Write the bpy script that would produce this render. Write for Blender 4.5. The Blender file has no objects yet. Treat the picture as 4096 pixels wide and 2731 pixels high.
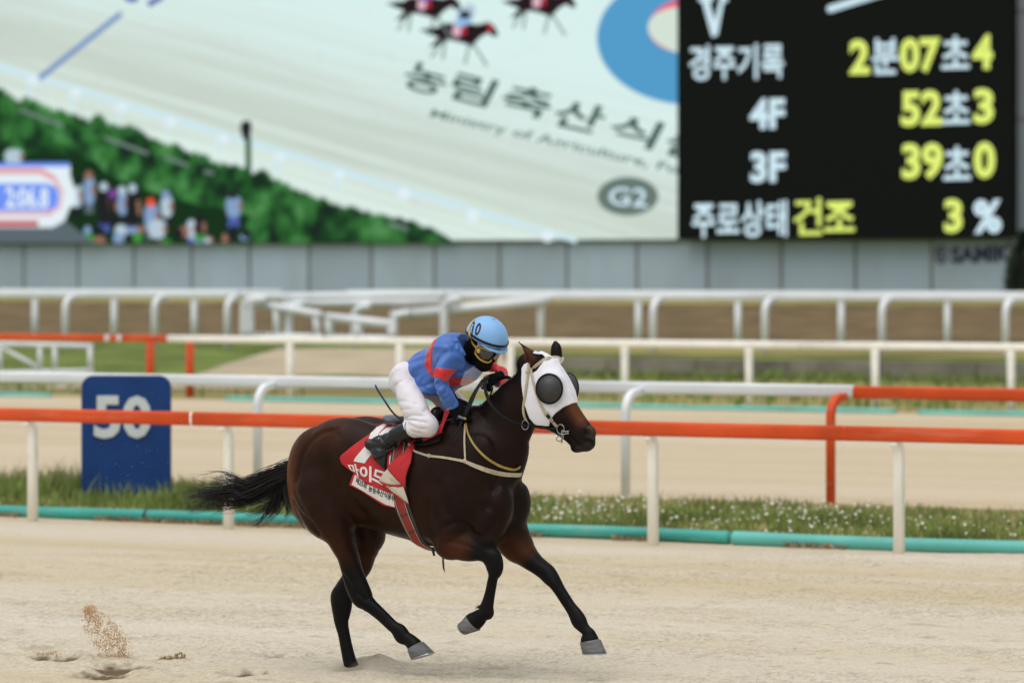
import bpy, bmesh, math, random
import numpy as np
from mathutils import Vector, Matrix
from mathutils.bvhtree import BVHTree
from mathutils.geometry import tessellate_polygon

random.seed(7)
RNG = np.random.default_rng(7)
scene = bpy.context.scene
COL = scene.collection

# ------------------------------------------------------------------ camera
FPX, CX, HORIZON, CAMZ = 16240.0, 2048.0, 1088.0, 2.45      # focal length and image axes in photo pixels
cam_data = bpy.data.cameras.new('camera')
cam_data.sensor_width = 36.0
cam_data.lens = 36.0 * FPX / 4096.0
cam_data.shift_y = -(1365.5 - HORIZON) / 4096.0
cam_data.clip_start = 0.5
cam_data.clip_end = 3000.0
cam_data.dof.use_dof = True
cam_data.dof.focus_distance = 24.2
cam_data.dof.aperture_fstop = 2.4
cam = bpy.data.objects.new('camera', cam_data)
COL.objects.link(cam)
cam.location = (0, 0, CAMZ)
cam.rotation_euler = (math.radians(90), 0, 0)
scene.camera = cam

# ------------------------------------------------------------------ overcast daylight
SUN_EL, SUN_AZ = 72.0, 215.0        # high behind thin cloud, a little to the left
world = bpy.data.worlds.new('World')
scene.world = world
world.use_nodes = True
wn = world.node_tree.nodes
wl = world.node_tree.links
wn.clear()
sky = wn.new('ShaderNodeTexSky')
sky.sky_type = 'NISHITA'
sky.sun_disc = False
sky.sun_elevation = math.radians(SUN_EL)
sky.sun_rotation = math.radians(SUN_AZ)
sky.air_density = 1.2
sky.dust_density = 2.5
sky.ozone_density = 0.6
hsv = wn.new('ShaderNodeHueSaturation')
hsv.inputs['Saturation'].default_value = 0.28       # cloud cover takes the blue out of the sky
bgn = wn.new('ShaderNodeBackground')
bgn.inputs['Strength'].default_value = 0.15
won = wn.new('ShaderNodeOutputWorld')
wl.new(sky.outputs[0], hsv.inputs['Color'])
wl.new(hsv.outputs[0], bgn.inputs['Color'])
wl.new(bgn.outputs[0], won.inputs['Surface'])
sun_data = bpy.data.lights.new('sun', 'SUN')
sun_data.energy = 1.5
sun_data.angle = math.radians(80)
sun_data.color = (1.0, 0.97, 0.93)
sun = bpy.data.objects.new('sun', sun_data)
COL.objects.link(sun)
el, az = math.radians(SUN_EL), math.radians(SUN_AZ)
sdir = Vector((math.sin(az) * math.cos(el), math.cos(az) * math.cos(el), math.sin(el)))
sun.rotation_euler = sdir.to_track_quat('Z', 'Y').to_euler()
sun.location = (0, 0, 60)
vs = scene.view_settings
vs.view_transform = 'Standard'
vs.look = 'None'
vs.gamma = 1.0
vs.use_curve_mapping = False
vs.exposure = 0.0
scene.cycles.use_denoising = True
scene.cycles.max_bounces = 6
scene.cycles.diffuse_bounces = 3
scene.cycles.transparent_max_bounces = 12
scene.cycles.sample_clamp_indirect = 6.0

# ------------------------------------------------------------------ geometry helpers
TH = math.radians(30.6)                       # the rails recede to the left at this angle
NX, NY = math.sin(TH), math.cos(TH)           # across the track, away from the camera
UX, UY = math.cos(TH), -math.sin(TH)          # along the track, to the right


def nu(n, u, z=0.0):
    u -= n * NX / NY                              # u = 0 on the camera's own centre line
    return Vector((n * NX + u * UX, n * NY + u * UY, z))


def nvec(d):
    return Vector((NX * d, NY * d, 0))


def on_plane(px, py, n):
    a = (px - CX) / FPX
    Y = n / (NY + NX * a)
    return Vector((a * Y, Y, CAMZ - (py - HORIZON) / FPX * Y))


def u_at(px, n):
    p = on_plane(px, 0, n)
    return p.x * UX + p.y * UY + n * NX / NY


def disp(v):
    return v * 4096.0 / 2352.0


def link(o, parent=None):
    COL.objects.link(o)
    if parent is not None:
        o.parent = parent
    return o


def tag(o, label=None, cat=None, group=None, kind=None):
    if label: o['label'] = label
    if cat: o['category'] = cat
    if group: o['group'] = group
    if kind: o['kind'] = kind
    return o


def empty(name, loc=(0, 0, 0), rz=0.0, label=None, cat=None, group=None):
    o = bpy.data.objects.new(name, None)
    o.empty_display_size = 0.2
    o.location = loc
    o.rotation_euler = (0, 0, rz)
    link(o)
    return tag(o, label, cat, group)


def mesh_obj(name, verts, faces, mat=None, parent=None, smooth=False, origin=None):
    me = bpy.data.meshes.new(name)
    verts = [tuple(v) for v in verts] if not isinstance(verts, np.ndarray) else verts
    if origin is not None:
        ox, oy, oz = origin
        verts = [(v[0] - ox, v[1] - oy, v[2] - oz) for v in verts]
    me.from_pydata(verts if not isinstance(verts, np.ndarray) else verts.tolist(), [], faces if not isinstance(faces, np.ndarray) else faces.tolist())
    if mat is not None:
        me.materials.append(mat)
    if smooth:
        me.polygons.foreach_set('use_smooth', [True] * len(me.polygons))
    me.update()
    o = bpy.data.objects.new(name, me)
    link(o, parent)
    if origin is not None:
        o.location = origin
    return o


class MB:
    """collects boxes, tubes and prisms into one mesh"""
    def __init__(self):
        self.v, self.f = [], []

    def add(self, vs, fs):
        b = len(self.v)
        self.v += [tuple(p) for p in vs]
        self.f += [tuple(i + b for i in q) for q in fs]

    def hexa(self, p):          # 8 points: bottom loop 0-3, top loop 4-7
        self.add(p, [(3, 2, 1, 0), (4, 5, 6, 7), (0, 1, 5, 4), (1, 2, 6, 5), (2, 3, 7, 6), (3, 0, 4, 7)])

    def box_nu(self, n0, n1, u0, u1, z0, z1):
        a, b, d, up = nu(n0, u0, z0), nu(n0, u1, z0), nvec(n1 - n0), Vector((0, 0, z1 - z0))
        self.hexa([a, b, b + d, a + d, a + up, b + up, b + d + up, a + d + up])

    def tube(self, pts, rad, sides=10, sect=None, up=None, cap=True, squash=1.0):
        pts = [Vector(p) for p in pts]
        n = len(pts)
        rads = rad if isinstance(rad, (list, tuple)) else [rad] * n
        rings = []
        ref = Vector(up) if up is not None else None
        for i, p in enumerate(pts):
            t = (pts[min(i + 1, n - 1)] - pts[max(i - 1, 0)]).normalized()
            if ref is None:
                ref = Vector((0, 0, 1)) if abs(t.z) < 0.9 else Vector((1, 0, 0))
            a = ref - t * ref.dot(t)
            if a.length < 1e-5:
                a = t.orthogonal()
            a.normalize()
            ref = a
            b = t.cross(a)
            if sect is None:
                ring = [p + (a * math.cos(2 * math.pi * k / sides) * squash + b * math.sin(2 * math.pi * k / sides)) * rads[i] for k in range(sides)]
            else:
                ring = [p + a * (s[1] * rads[i]) + b * (s[0] * rads[i]) for s in sect]
            rings.append(ring)
        m = len(rings[0])
        vs = [q for r in rings for q in r]
        fs = []
        for i in range(n - 1):
            for k in range(m):
                k2 = (k + 1) % m
                fs.append((i * m + k, i * m + k2, (i + 1) * m + k2, (i + 1) * m + k))
        if cap:
            fs.append(tuple(range(m - 1, -1, -1)))
            fs.append(tuple((n - 1) * m + k for k in range(m)))
        self.add(vs, fs)

    def build(self, name, mat, parent=None, smooth=False, origin=None):
        o = mesh_obj(name, self.v, self.f, mat, parent, smooth, origin)
        return o


def rounded_rect(w, h, r, n=4):
    out = []
    for cx, cy, a0 in ((w - r, h - r, 0), (-w + r, h - r, 90), (-w + r, -h + r, 180), (w - r, -h + r, 270)):
        for k in range(n + 1):
            a = math.radians(a0 + 90 * k / n)
            out.append((cx + r * math.cos(a), cy + r * math.sin(a)))
    return out


def crom(pts, m=8):
    """Catmull-Rom through points (tuples of any length)"""
    P = np.array(pts, float)
    if len(P) == 2:
        return [tuple(P[0] + (P[1] - P[0]) * t) for t in np.linspace(0, 1, m + 1)]
    P = np.vstack([2 * P[0] - P[1], P, 2 * P[-1] - P[-2]])
    out = []
    for i in range(1, len(P) - 2):
        for k in range(m):
            t = k / m
            a, b, c, d = P[i - 1], P[i], P[i + 1], P[i + 2]
            out.append(tuple(0.5 * (2 * b + (c - a) * t + (2 * a - 5 * b + 4 * c - d) * t * t + (3 * b - a - 3 * c + d) * t ** 3)))
    out.append(tuple(P[-2]))
    return out


# ------------------------------------------------------------------ materials
def srgb(r, g, b):
    f = lambda c: ((c / 255.0 + 0.055) / 1.055) ** 2.4 if c > 10 else c / 255.0 / 12.92
    return (f(r), f(g), f(b), 1.0)


def nodes_of(name):
    m = bpy.data.materials.new(name)
    m.use_nodes = True
    return m, m.node_tree.nodes, m.node_tree.links


def mat(name, col, rough=0.6, var=0.12, scale=6.0, bump=0.0, bscale=40.0, metal=0.0, spec=0.5, stretch=None, sheen=0.0, coat=0.0, detail=4.0, fold=0.0, fscale=5.0, fstretch=(1, 1, 1)):
    """principled surface with procedural colour variation and fine relief"""
    m, N, L = nodes_of(name)
    p = N['Principled BSDF']
    p.inputs['Roughness'].default_value = rough
    p.inputs['Metallic'].default_value = metal
    p.inputs['Specular IOR Level'].default_value = spec
    p.inputs['Sheen Weight'].default_value = sheen
    p.inputs['Coat Weight'].default_value = coat
    tc = N.new('ShaderNodeTexCoord')
    mp = N.new('ShaderNodeMapping')
    if stretch: mp.inputs['Scale'].default_value = stretch
    L.new(tc.outputs['Object'], mp.inputs['Vector'])
    nz = N.new('ShaderNodeTexNoise')
    nz.inputs['Scale'].default_value = scale
    nz.inputs['Detail'].default_value = detail
    L.new(mp.outputs[0], nz.inputs['Vector'])
    rp = N.new('ShaderNodeValToRGB')
    c = col[:3]
    rp.color_ramp.elements[0].position = 0.3
    rp.color_ramp.elements[1].position = 0.7
    rp.color_ramp.elements[0].color = (*[max(0, x * (1 - var)) for x in c], 1)
    rp.color_ramp.elements[1].color = (*[min(1, x * (1 + var)) for x in c], 1)
    L.new(nz.outputs['Fac'], rp.inputs['Fac'])
    L.new(rp.outputs[0], p.inputs['Base Color'])
    if bump > 0:
        nb = N.new('ShaderNodeTexNoise')
        nb.inputs['Scale'].default_value = bscale
        nb.inputs['Detail'].default_value = 5
        L.new(mp.outputs[0], nb.inputs['Vector'])
        bp = N.new('ShaderNodeBump')
        bp.inputs['Strength'].default_value = bump
        bp.inputs['Distance'].default_value = 0.02
        L.new(nb.outputs['Fac'], bp.inputs['Height'])
        L.new(bp.outputs[0], p.inputs['Normal'])
        if fold > 0:        # soft cloth folds: warped ridges
            mf = N.new('ShaderNodeMapping')
            mf.inputs['Scale'].default_value = fstretch
            mf.inputs['Rotation'].default_value = (0.3, 0.5, 0.4)
            L.new(tc.outputs['Object'], mf.inputs['Vector'])
            nf = N.new('ShaderNodeTexNoise')
            nf.noise_type = 'RIDGED_MULTIFRACTAL'
            nf.inputs['Scale'].default_value = fscale
            nf.inputs['Detail'].default_value = 2.5
            nf.inputs['Roughness'].default_value = 0.35
            nf.inputs['Distortion'].default_value = 0.6
            L.new(mf.outputs[0], nf.inputs['Vector'])
            b2 = N.new('ShaderNodeBump')
            b2.inputs['Strength'].default_value = fold
            b2.inputs['Distance'].default_value = 0.05
            L.new(nf.outputs['Fac'], b2.inputs['Height'])
            L.new(b2.outputs[0], bp.inputs['Normal'])
    return m


def emis(name, col, strength=1.0):
    m, N, L = nodes_of(name)
    N.remove(N['Principled BSDF'])
    e = N.new('ShaderNodeEmission')
    e.inputs['Color'].default_value = (*col[:3], 1)
    e.inputs['Strength'].default_value = strength
    L.new(e.outputs[0], N['Material Output'].inputs['Surface'])
    return m


def mix_rgb(N, L, fac, a, b):
    mx = N.new('ShaderNodeMix')
    mx.data_type = 'RGBA'
    for sock, v in ((mx.inputs[0], fac), (mx.inputs[6], a), (mx.inputs[7], b)):
        if hasattr(v, 'is_linked') or hasattr(v, 'links'):
            L.new(v, sock)
        elif isinstance(v, (int, float)):
            sock.default_value = v
        else:
            sock.default_value = v
    return mx.outputs[2]


def sand_material(name, base, dark, pale, coarse=1.0):
    """harrowed track sand: long pale and tan bands along the track, clods and grain"""
    m, N, L = nodes_of(name)
    p = N['Principled BSDF']
    p.inputs['Roughness'].default_value = 0.95
    p.inputs['Specular IOR Level'].default_value = 0.15
    g = N.new('ShaderNodeNewGeometry')
    mp = N.new('ShaderNodeMapping')
    mp.vector_type = 'POINT'
    mp.inputs['Rotation'].default_value = (0, 0, TH)
    L.new(g.outputs['Position'], mp.inputs['Vector'])
    def noise(scale, detail, st, rough=0.6):
        mm = N.new('ShaderNodeMapping')
        mm.inputs['Scale'].default_value = st
        L.new(mp.outputs[0], mm.inputs['Vector'])
        z = N.new('ShaderNodeTexNoise')
        z.inputs['Scale'].default_value = scale
        z.inputs['Detail'].default_value = detail
        z.inputs['Roughness'].default_value = rough
        L.new(mm.outputs[0], z.inputs['Vector'])
        return z.outputs['Fac']
    def ramp(fac, p0, p1, c0=(0, 0, 0, 1), c1=(1, 1, 1, 1)):
        r = N.new('ShaderNodeValToRGB')
        r.color_ramp.elements[0].position = p0
        r.color_ramp.elements[1].position = p1
        r.color_ramp.elements[0].color = c0
        r.color_ramp.elements[1].color = c1
        L.new(fac, r.inputs['Fac'])
        return r.outputs[0]
    bands = ramp(noise(0.30, 3, (0.06, 1, 1)), 0.36, 0.66)
    fine = ramp(noise(1.3, 2, (0.05, 1.0, 1)), 0.40, 0.85)
    grain = ramp(noise(46 * coarse, 4, (1, 1, 1), 0.8), 0.38, 0.54)
    clods = ramp(noise(9.0 * coarse, 6, (0.8, 1, 1), 0.8), 0.57, 0.72)
    c1 = mix_rgb(N, L, bands, base, pale)
    c2 = mix_rgb(N, L, fine, c1, pale)
    mul = N.new('ShaderNodeMath'); mul.operation = 'MULTIPLY'; mul.inputs[1].default_value = 0.75
    L.new(clods, mul.inputs[0])
    c3 = mix_rgb(N, L, mul.outputs[0], c2, dark)
    mul2 = N.new('ShaderNodeMath'); mul2.operation = 'MULTIPLY_ADD'; mul2.inputs[1].default_value = -0.34; mul2.inputs[2].default_value = 0.34
    L.new(grain, mul2.inputs[0])
    c4 = mix_rgb(N, L, mul2.outputs[0], c3, dark)
    L.new(c4, p.inputs['Base Color'])
    bp = N.new('ShaderNodeBump')
    bp.inputs['Strength'].default_value = 0.5
    bp.inputs['Distance'].default_value = 0.02
    L.new(noise(30 * coarse, 6, (1, 1, 1), 0.7), bp.inputs['Height'])
    L.new(bp.outputs[0], p.inputs['Normal'])
    return m


M = {}
SANDC = (srgb(196, 181, 150), srgb(140, 120, 88), srgb(207, 199, 181))
M['sand'] = sand_material('track_sand', *SANDC)
M['sand_far'] = sand_material('far_track_sand', srgb(192, 173, 138), srgb(142, 120, 88), srgb(203, 190, 166), 0.5)
M['soil'] = mat('verge_soil', srgb(140, 132, 84), 0.95, 0.3, 3.0, 0.6, 20, spec=0.1)
M['grass'] = mat('grass_blades', (0.155, 0.215, 0.050), 0.6, 0.45, 1.1, spec=0.25)
M['grass_dry'] = mat('dry_grass_blades', (0.30, 0.25, 0.12), 0.7, 0.3, 2.0, spec=0.2)
M['turf'] = mat('far_turf', (0.13, 0.17, 0.04), 0.95, 0.45, 0.6, 0.8, 8, spec=0.1)
M['verge2'] = mat('far_verge', srgb(140, 132, 82), 0.95, 0.4, 0.45, 0.8, 8, spec=0.1, stretch=(0.35, 1, 1))
M['path'] = mat('sandy_path', srgb(176, 162, 136), 0.95, 0.12, 0.7, 0.5, 10, spec=0.1)
M['bank'] = mat('earth_bank', srgb(108, 92, 66), 0.95, 0.34, 0.9, 0.8, 6, spec=0.1)
M['orange'] = mat('orange_rail_plastic', (0.64, 0.075, 0.012), 0.55, 0.12, 2.5, 0.05, 30, spec=0.3)
def scuffed(m, pale, amount, scale=1.2, stretch=(0.25, 3, 3), lo=0.55, hi=0.72):
    N, L = m.node_tree.nodes, m.node_tree.links
    p = N['Principled BSDF']
    src = p.inputs['Base Color'].links[0].from_socket
    g = N.new('ShaderNodeNewGeometry')
    a = N.new('ShaderNodeMapping'); a.inputs['Rotation'].default_value = (0, 0, TH)
    b = N.new('ShaderNodeMapping'); b.inputs['Scale'].default_value = stretch
    z = N.new('ShaderNodeTexNoise'); z.inputs['Scale'].default_value = scale * 3; z.inputs['Detail'].default_value = 6; z.inputs['Roughness'].default_value = 0.7
    r = N.new('ShaderNodeValToRGB'); r.color_ramp.elements[0].position = lo; r.color_ramp.elements[1].position = hi
    r.color_ramp.elements[1].color = (amount, amount, amount, 1)
    L.new(g.outputs['Position'], a.inputs['Vector']); L.new(a.outputs[0], b.inputs['Vector']); L.new(b.outputs[0], z.inputs['Vector']); L.new(z.outputs['Fac'], r.inputs['Fac'])
    L.new(mix_rgb(N, L, r.outputs[0], src, pale), p.inputs['Base Color'])


def toned(m, amt=0.12):
    N, L = m.node_tree.nodes, m.node_tree.links
    p = N['Principled BSDF']
    src = p.inputs['Base Color'].links[0].from_socket
    oi = N.new('ShaderNodeObjectInfo')
    ma = N.new('ShaderNodeMath'); ma.operation = 'MULTIPLY'; ma.inputs[1].default_value = amt
    L.new(oi.outputs['Random'], ma.inputs[0])
    L.new(mix_rgb(N, L, ma.outputs[0], src, (0.12, 0.13, 0.13, 1)), p.inputs['Base Color'])


scuffed(M['orange'], (0.62, 0.30, 0.20, 1), 0.45)
M['cream'] = mat('cream_post_plastic', srgb(246, 244, 234), 0.45, 0.06, 3)
M['white'] = mat('white_rail_plastic', srgb(224, 228, 230), 0.4, 0.05, 2)
M['teal'] = mat('teal_drain_pipe', (0.035, 0.33, 0.275), 0.4, 0.2, 1.3)
M['teal_pale'] = mat('faded_teal_drain_pipe', (0.11, 0.45, 0.39), 0.5, 0.14, 1.3)
M['signblue'] = mat('blue_sign_paint', (0.007, 0.046, 0.185), 0.55, 0.12, 3, spec=0.25)
M['signwhite'] = mat('white_sign_letters', srgb(205, 212, 210), 0.5, 0.04, 3)
M['panel'] = mat('grey_wall_panel', srgb(176, 192, 206), 0.5, 0.05, 0.35)
M['panel_warm'] = mat('grey_wall_panel_right', srgb(176, 182, 192), 0.5, 0.05, 0.35)
M['joint'] = mat('panel_joint', srgb(136, 138, 136), 0.7, 0.1, 1)
M['concrete'] = mat('weathered_concrete', srgb(126, 122, 110), 0.9, 0.35, 0.8, 0.6, 8, spec=0.1)
toned(M['panel'], 0.2)
scuffed(M['panel'], (0.30, 0.30, 0.27, 1), 0.4, 0.15, (1, 1, .4), .45, .75)
scuffed(M['cream'], (0.45, 0.40, 0.30, 1), 0.35, 2.0, (1, 1, 1))
scuffed(M['white'], (0.5, 0.48, 0.42, 1), 0.3, 1.0, (.4, 2, 2))
scuffed(M['teal'], (0.30, 0.42, 0.34, 1), 0.5, 1.0, (.5, 2, 2))
M['darkmetal'] = mat('dark_screen_frame', (0.02, 0.021, 0.022), 0.5, 0.1, 2)
M['logo'] = mat('navy_wall_lettering', srgb(40, 44, 78), 0.6, 0.08, 2)
# ================================================================== SETTING
_tabs = {}


def value_noise(x, y, seed):
    if seed not in _tabs:
        _tabs[seed] = np.random.default_rng(seed).random((256, 256)).astype(np.float32)
    tab = _tabs[seed]
    xi, yi = np.floor(x).astype(int), np.floor(y).astype(int)
    fx, fy = x - xi, y - yi
    fx, fy = fx * fx * (3 - 2 * fx), fy * fy * (3 - 2 * fy)
    a = tab[xi & 255, yi & 255]; b = tab[(xi + 1) & 255, yi & 255]
    c = tab[xi & 255, (yi + 1) & 255]; d = tab[(xi + 1) & 255, (yi + 1) & 255]
    return (a * (1 - fx) + b * fx) * (1 - fy) + (c * (1 - fx) + d * fx) * fy - 0.5


def ground_xy(px, py, z=0.0):
    Y = (CAMZ - z) * FPX / (py - HORIZON)
    return (px - CX) / FPX * Y, Y


# the sheet that reaches the horizon
ground = mesh_obj('ground', [(-900, -60, -0.012), (900, -60, -0.012), (900, 2200, -0.012), (-900, 2200, -0.012)], [(0, 1, 2, 3)], M['sand_far'])
tag(ground, kind='structure')


def strip(name, n0, n1, z0, z1, m, u0=-60, u1=60, parent=None):
    o = mesh_obj(name, [nu(n0, u0, z0), nu(n0, u1, z0), nu(n1, u1, z1), nu(n1, u0, z1)], [(0, 1, 2, 3)], m)
    return tag(o, kind='structure')


# near track: a finely modelled bed of loose sand with hoofprints
xs = np.arange(-5.2, 5.2, 0.020)
ys = np.concatenate([np.arange(22.6, 29.0, 0.020), np.arange(29.0, 35.5, 0.04)])
GX, GY = np.meshgrid(xs, ys, indexing='ij')
ua = GX * UX + GY * UY
na = GX * NX + GY * NY
H = np.zeros_like(GX)
for sc, amp, sd in ((1.2, 0.010, 1), (4.5, 0.009, 2), (11.0, 0.011, 3), (19.0, 0.012, 4)):
    H += amp * value_noise(ua * sc * 0.75 + 40, na * sc + 90, sd)
H += 0.006 * np.sin(na * 2 * math.pi / 0.9 + 3 * value_noise(ua * 0.2, na * 0.2, 9)) * (0.5 + value_noise(ua * 0.05, na * 0.6, 5))
_rw = np.random.default_rng(3)
spk = _rw.random(GX.shape) ** 6 * (0.35 + np.clip(value_noise(ua * 1.1, na * 1.6, 61) * 2.2 + 0.4, 0, 1))
H += 0.009 * spk - 0.002
MOIST = np.clip((value_noise(ua * 6.0, na * 9.0, 31) + 0.6 * value_noise(ua * 17, na * 17, 32) - 0.30) * 3.0, 0, 1) * 0.35
spk_moist = np.clip(spk * 1.5 - 0.45, 0, 0.28)
MOIST = np.maximum(MOIST, spk_moist)
prints = [(224, 2654, .15, .15), (474, 2690, .17, .16), (403, 2722, .17, .16), (1122, 2641, .14, .17), (990, 2712, .15, .2), (1960, 2690, .15, .06), (160, 2610, .12, .05)]
for px, py, w, dp in prints:
    gx, gy = ground_xy(px, py)
    wob = 0.25 * value_noise(GX * 9, GY * 9, 77)
    q = np.sqrt(((GX - gx) / w) ** 2 + ((GY - gy) / (w * 1.7)) ** 2) + wob
    H += -0.034 * (dp / 0.15) * np.exp(-(q * 1.1) ** 4) + 0.012 * np.exp(-((q - 1.3) / 0.25) ** 2) + 0.02 * np.exp(-(q * 1.2) ** 4) * value_noise(GX * 26, GY * 26, 78)
    MOIST = np.maximum(MOIST, np.clip((1.1 - q) * 2.2 + 1.2 * value_noise(GX * 30, GY * 14, 79), 0, 1) * min(1.0, dp / 0.15))
mx, my = ground_xy(1500, 2686)
q = ((GX - mx) / 0.17) ** 2 + ((GY - my) / 0.22) ** 2
H += 0.062 * np.exp(-q * 1.2) * (1 + 0.5 * value_noise(GX * 16, GY * 16, 95))
MOIST = np.maximum(MOIST, 0.5 * np.exp(-q * 1.6) * (0.7 + value_noise(GX * 25, GY * 12, 96)))
hx_, hy_ = ground_xy(1415, 2694)
qh = ((GX - hx_) / 0.12) ** 2 + ((GY - hy_) / 0.16) ** 2
H += -0.02 * np.exp(-qh * 1.5)
MOIST = np.maximum(MOIST, 0.55 * np.exp(-qh * 1.2))
edge = np.minimum(np.minimum(GX - xs[0], xs[-1] - GX), np.minimum(GY - ys[0], ys[-1] - GY))
fade = np.clip(edge / 0.8, 0, 1)
Z = 0.030 * fade + H * fade - 0.006 * (1 - fade) + 0.003
Z = np.where(fade > 0.9, np.maximum(Z, 0.002), Z)
nx_, ny_ = GX.shape
idx = np.arange(nx_ * ny_).reshape(nx_, ny_)
faces = np.stack([idx[:-1, :-1].ravel(), idx[1:, :-1].ravel(), idx[1:, 1:].ravel(), idx[:-1, 1:].ravel()], 1)
V = np.stack([GX.ravel(), GY.ravel(), Z.ravel()], 1)
bed = mesh_obj('race_track', V, faces, None, smooth=True)
at = bed.data.attributes.new('moist', 'FLOAT', 'POINT')
at.data.foreach_set('value', MOIST.ravel().astype(np.float32))
M['sand_bed'] = sand_material('loose_track_sand', *SANDC)
_m = M['sand_bed']; _N, _L = _m.node_tree.nodes, _m.node_tree.links
_p = _N['Principled BSDF']
_src = _p.inputs['Base Color'].links[0].from_socket
_a = _N.new('ShaderNodeAttribute'); _a.attribute_name = 'moist'
_L.new(mix_rgb(_N, _L, _a.outputs['Fac'], _src, srgb(104, 88, 66)), _p.inputs['Base Color'])
bed.data.materials.append(_m)
tag(bed, kind='structure')
strip('race_track_outer', -20, 32.75, -0.008, -0.008, M['sand'])

# verge between the rails, far track, far verge, raised infield and bank
strip('verge', 32.7, 38.4, 0.004, 0.02, M['soil'])
strip('far_race_track', 38.3, 64.6, 0.002, 0.002, M['sand_far'])
strip('far_verge', 64.5, 84.0, 0.006, 0.03, M['verge2'])
uw_ = lambda x, n: u_at(disp(x), n)
infield = mesh_obj('infield', [nu(82.88, uw_(1160, 82.9), 0.43), nu(82.88, 60, 0.43), nu(88, 60, 0.56), nu(97, 60, 0.6), nu(97, -60, 0.6), nu(88, -60, 0.56), nu(88, uw_(1160, 88), 0.56), nu(69, -60, 0.01), nu(69, uw_(560, 69), 0.01), nu(76, uw_(1100, 76), 0.01)],
                   [(0, 1, 2, 6), (6, 2, 3, 4, 5), (7, 8, 9, 6, 5), (9, 0, 6)], M['turf'])
tag(infield, kind='structure')
def gp_(px, py, z):
    Y = (CAMZ - z) * FPX / (disp(py) - HORIZON)
    return Vector(((disp(px) - CX) / FPX * Y, Y, z))
pth = mesh_obj('sandy_path', [gp_(-100, 893, 0.05), gp_(1160, 893, 0.05), gp_(1180, 868, 0.10), gp_(420, 872, 0.10), gp_(520, 835, 0.34), gp_(640, 800, 0.60), gp_(1150, 800, 0.60), gp_(1160, 826, 0.47)],
               [(0, 1, 2, 3), (3, 2, 7, 4), (4, 7, 6, 5)], M['path'])
strip('sandy_shoulder', 84.6, 89.5, 0.50, 0.60, M['verge2'], u_at(disp(1100), 86))
tag(pth, kind='structure')
strip('earth_bank', 96.5, 116, 0.58, 1.55, M['bank'])
strip('upper_ground', 115.8, 200, 1.56, 1.6, M['turf'], -110, 110)
BANKEDGE = tag(mesh_obj('grassy_crest', [nu(113.2, -60, 1.43), nu(113.2, 60, 1.43), nu(115.9, 60, 1.575), nu(115.9, -60, 1.575)], [(0, 1, 2, 3)], M['verge2']), kind='structure')

# low retaining wall at the far verge, in cast blocks
lw = empty('retaining_wall', nu(82.7, 10, 0), 0, 'low weathered concrete retaining wall beyond the far track', 'wall')
u = u_at(disp(1195), 82.7)
k = 0
while u < 34:
    w = 2.35
    mb = MB(); mb.box_nu(82.65 + 0.02 * (k % 2), 82.9, u, u + w - 0.03, -0.02, 0.455 + 0.01 * math.sin(k * 2.3))
    o = mb.build('block', M['concrete'], None); o.parent = lw; o.matrix_parent_inverse = Matrix.Translation(-lw.location)
    u += w; k += 1


def adopt(o, root):
    o.parent = root
    o.matrix_parent_inverse = Matrix.Translation(-root.location) if not any(root.rotation_euler) else (Matrix.Translation(root.location) @ root.rotation_euler.to_matrix().to_4x4()).inverted()
    return o


# ------------------------------------------------------------------ running rails
RAILSECT = rounded_rect(0.034, 0.066, 0.03, 4)
POSTSECT = rounded_rect(0.042, 0.042, 0.014, 2)


def rail_piece(root, name, n, u0, u1, zc, m, scale=1.0):
    mb = MB()
    k = max(2, int((u1 - u0) / 1.2))
    pts = [nu(n, u0 + (u1 - u0) * i / k, zc) for i in range(k + 1)]
    mb.tube(pts, scale, sect=RAILSECT, up=(0, 0, 1))
    return adopt(mb.build(name, m, None, True), root)


def post_piece(root, n, u, zg, zr, m, arm=0.0, lean=0.0, rad=1.0, curl=0.16):
    """vertical post whose top curls over to carry the rail; arm = signed reach across the track"""
    base = nu(n, u, zg - 0.05)
    at_ = lambda d, z: Vector((base.x, base.y, z)) + nvec(d)
    pts = [base]
    if abs(arm) > 1e-6:
        cl = min(curl, abs(arm))
        top = zr - 0.02
        pts.append(at_(lean, top - cl))
        for k in range(1, 7):
            a = math.pi / 2 * k / 6
            pts.append(at_(lean + math.copysign(cl * (1 - math.cos(a)), arm), top - cl + cl * math.sin(a)))
        pts.append(at_(lean + arm, top + 0.012))
    else:
        pts.append(at_(lean, zr - 0.05))
    mb = MB()
    mb.tube(pts, rad, sect=POSTSECT, up=(UX, UY, 0))
    return adopt(mb.build('post', m, None, True), root)


# 1. near rail: orange sections on cream posts that curl towards the track
rail1 = empty('running_rail', nu(31.9, 0, 0), 0, 'near orange running rail on cream curled posts, behind the galloping horse', 'rail')
NR, HR = 31.97, 1.045
cuts = [-16, u_at(disp(-560), NR), u_at(disp(442), NR), u_at(disp(1250), NR), u_at(disp(1940), NR), u_at(disp(3000), NR), 0.0]
cuts = sorted(c for c in cuts if c != 0.0)
cuts = [cuts[0] - 6] + cuts + [cuts[-1] + 6]
for a, b in zip(cuts[:-1], cuts[1:]):
    rail_piece(rail1, 'rail_section', NR, a + 0.012, b - 0.012, HR, M['orange'])
for c in cuts[1:-1]:
    cm = M['cream'] if abs(c - u_at(disp(442), NR)) < 0.01 else M['orange']
    mb = MB(); mb.tube([nu(NR, c - 0.013, HR), nu(NR, c + 0.013, HR)], 0.985, sect=RAILSECT, up=(0, 0, 1))
    adopt(mb.build('joint_sleeve', cm, None, True), rail1)
posts1 = [disp(v) for v in (75, 525, 1000, 1500, 2065)]
us1 = [u_at(p, 32.08) for p in posts1]
us1 = [us1[0] - 4.6, us1[0] - 2.3] + us1 + [us1[-1] + 2.3, us1[-1] + 4.6]
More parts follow.
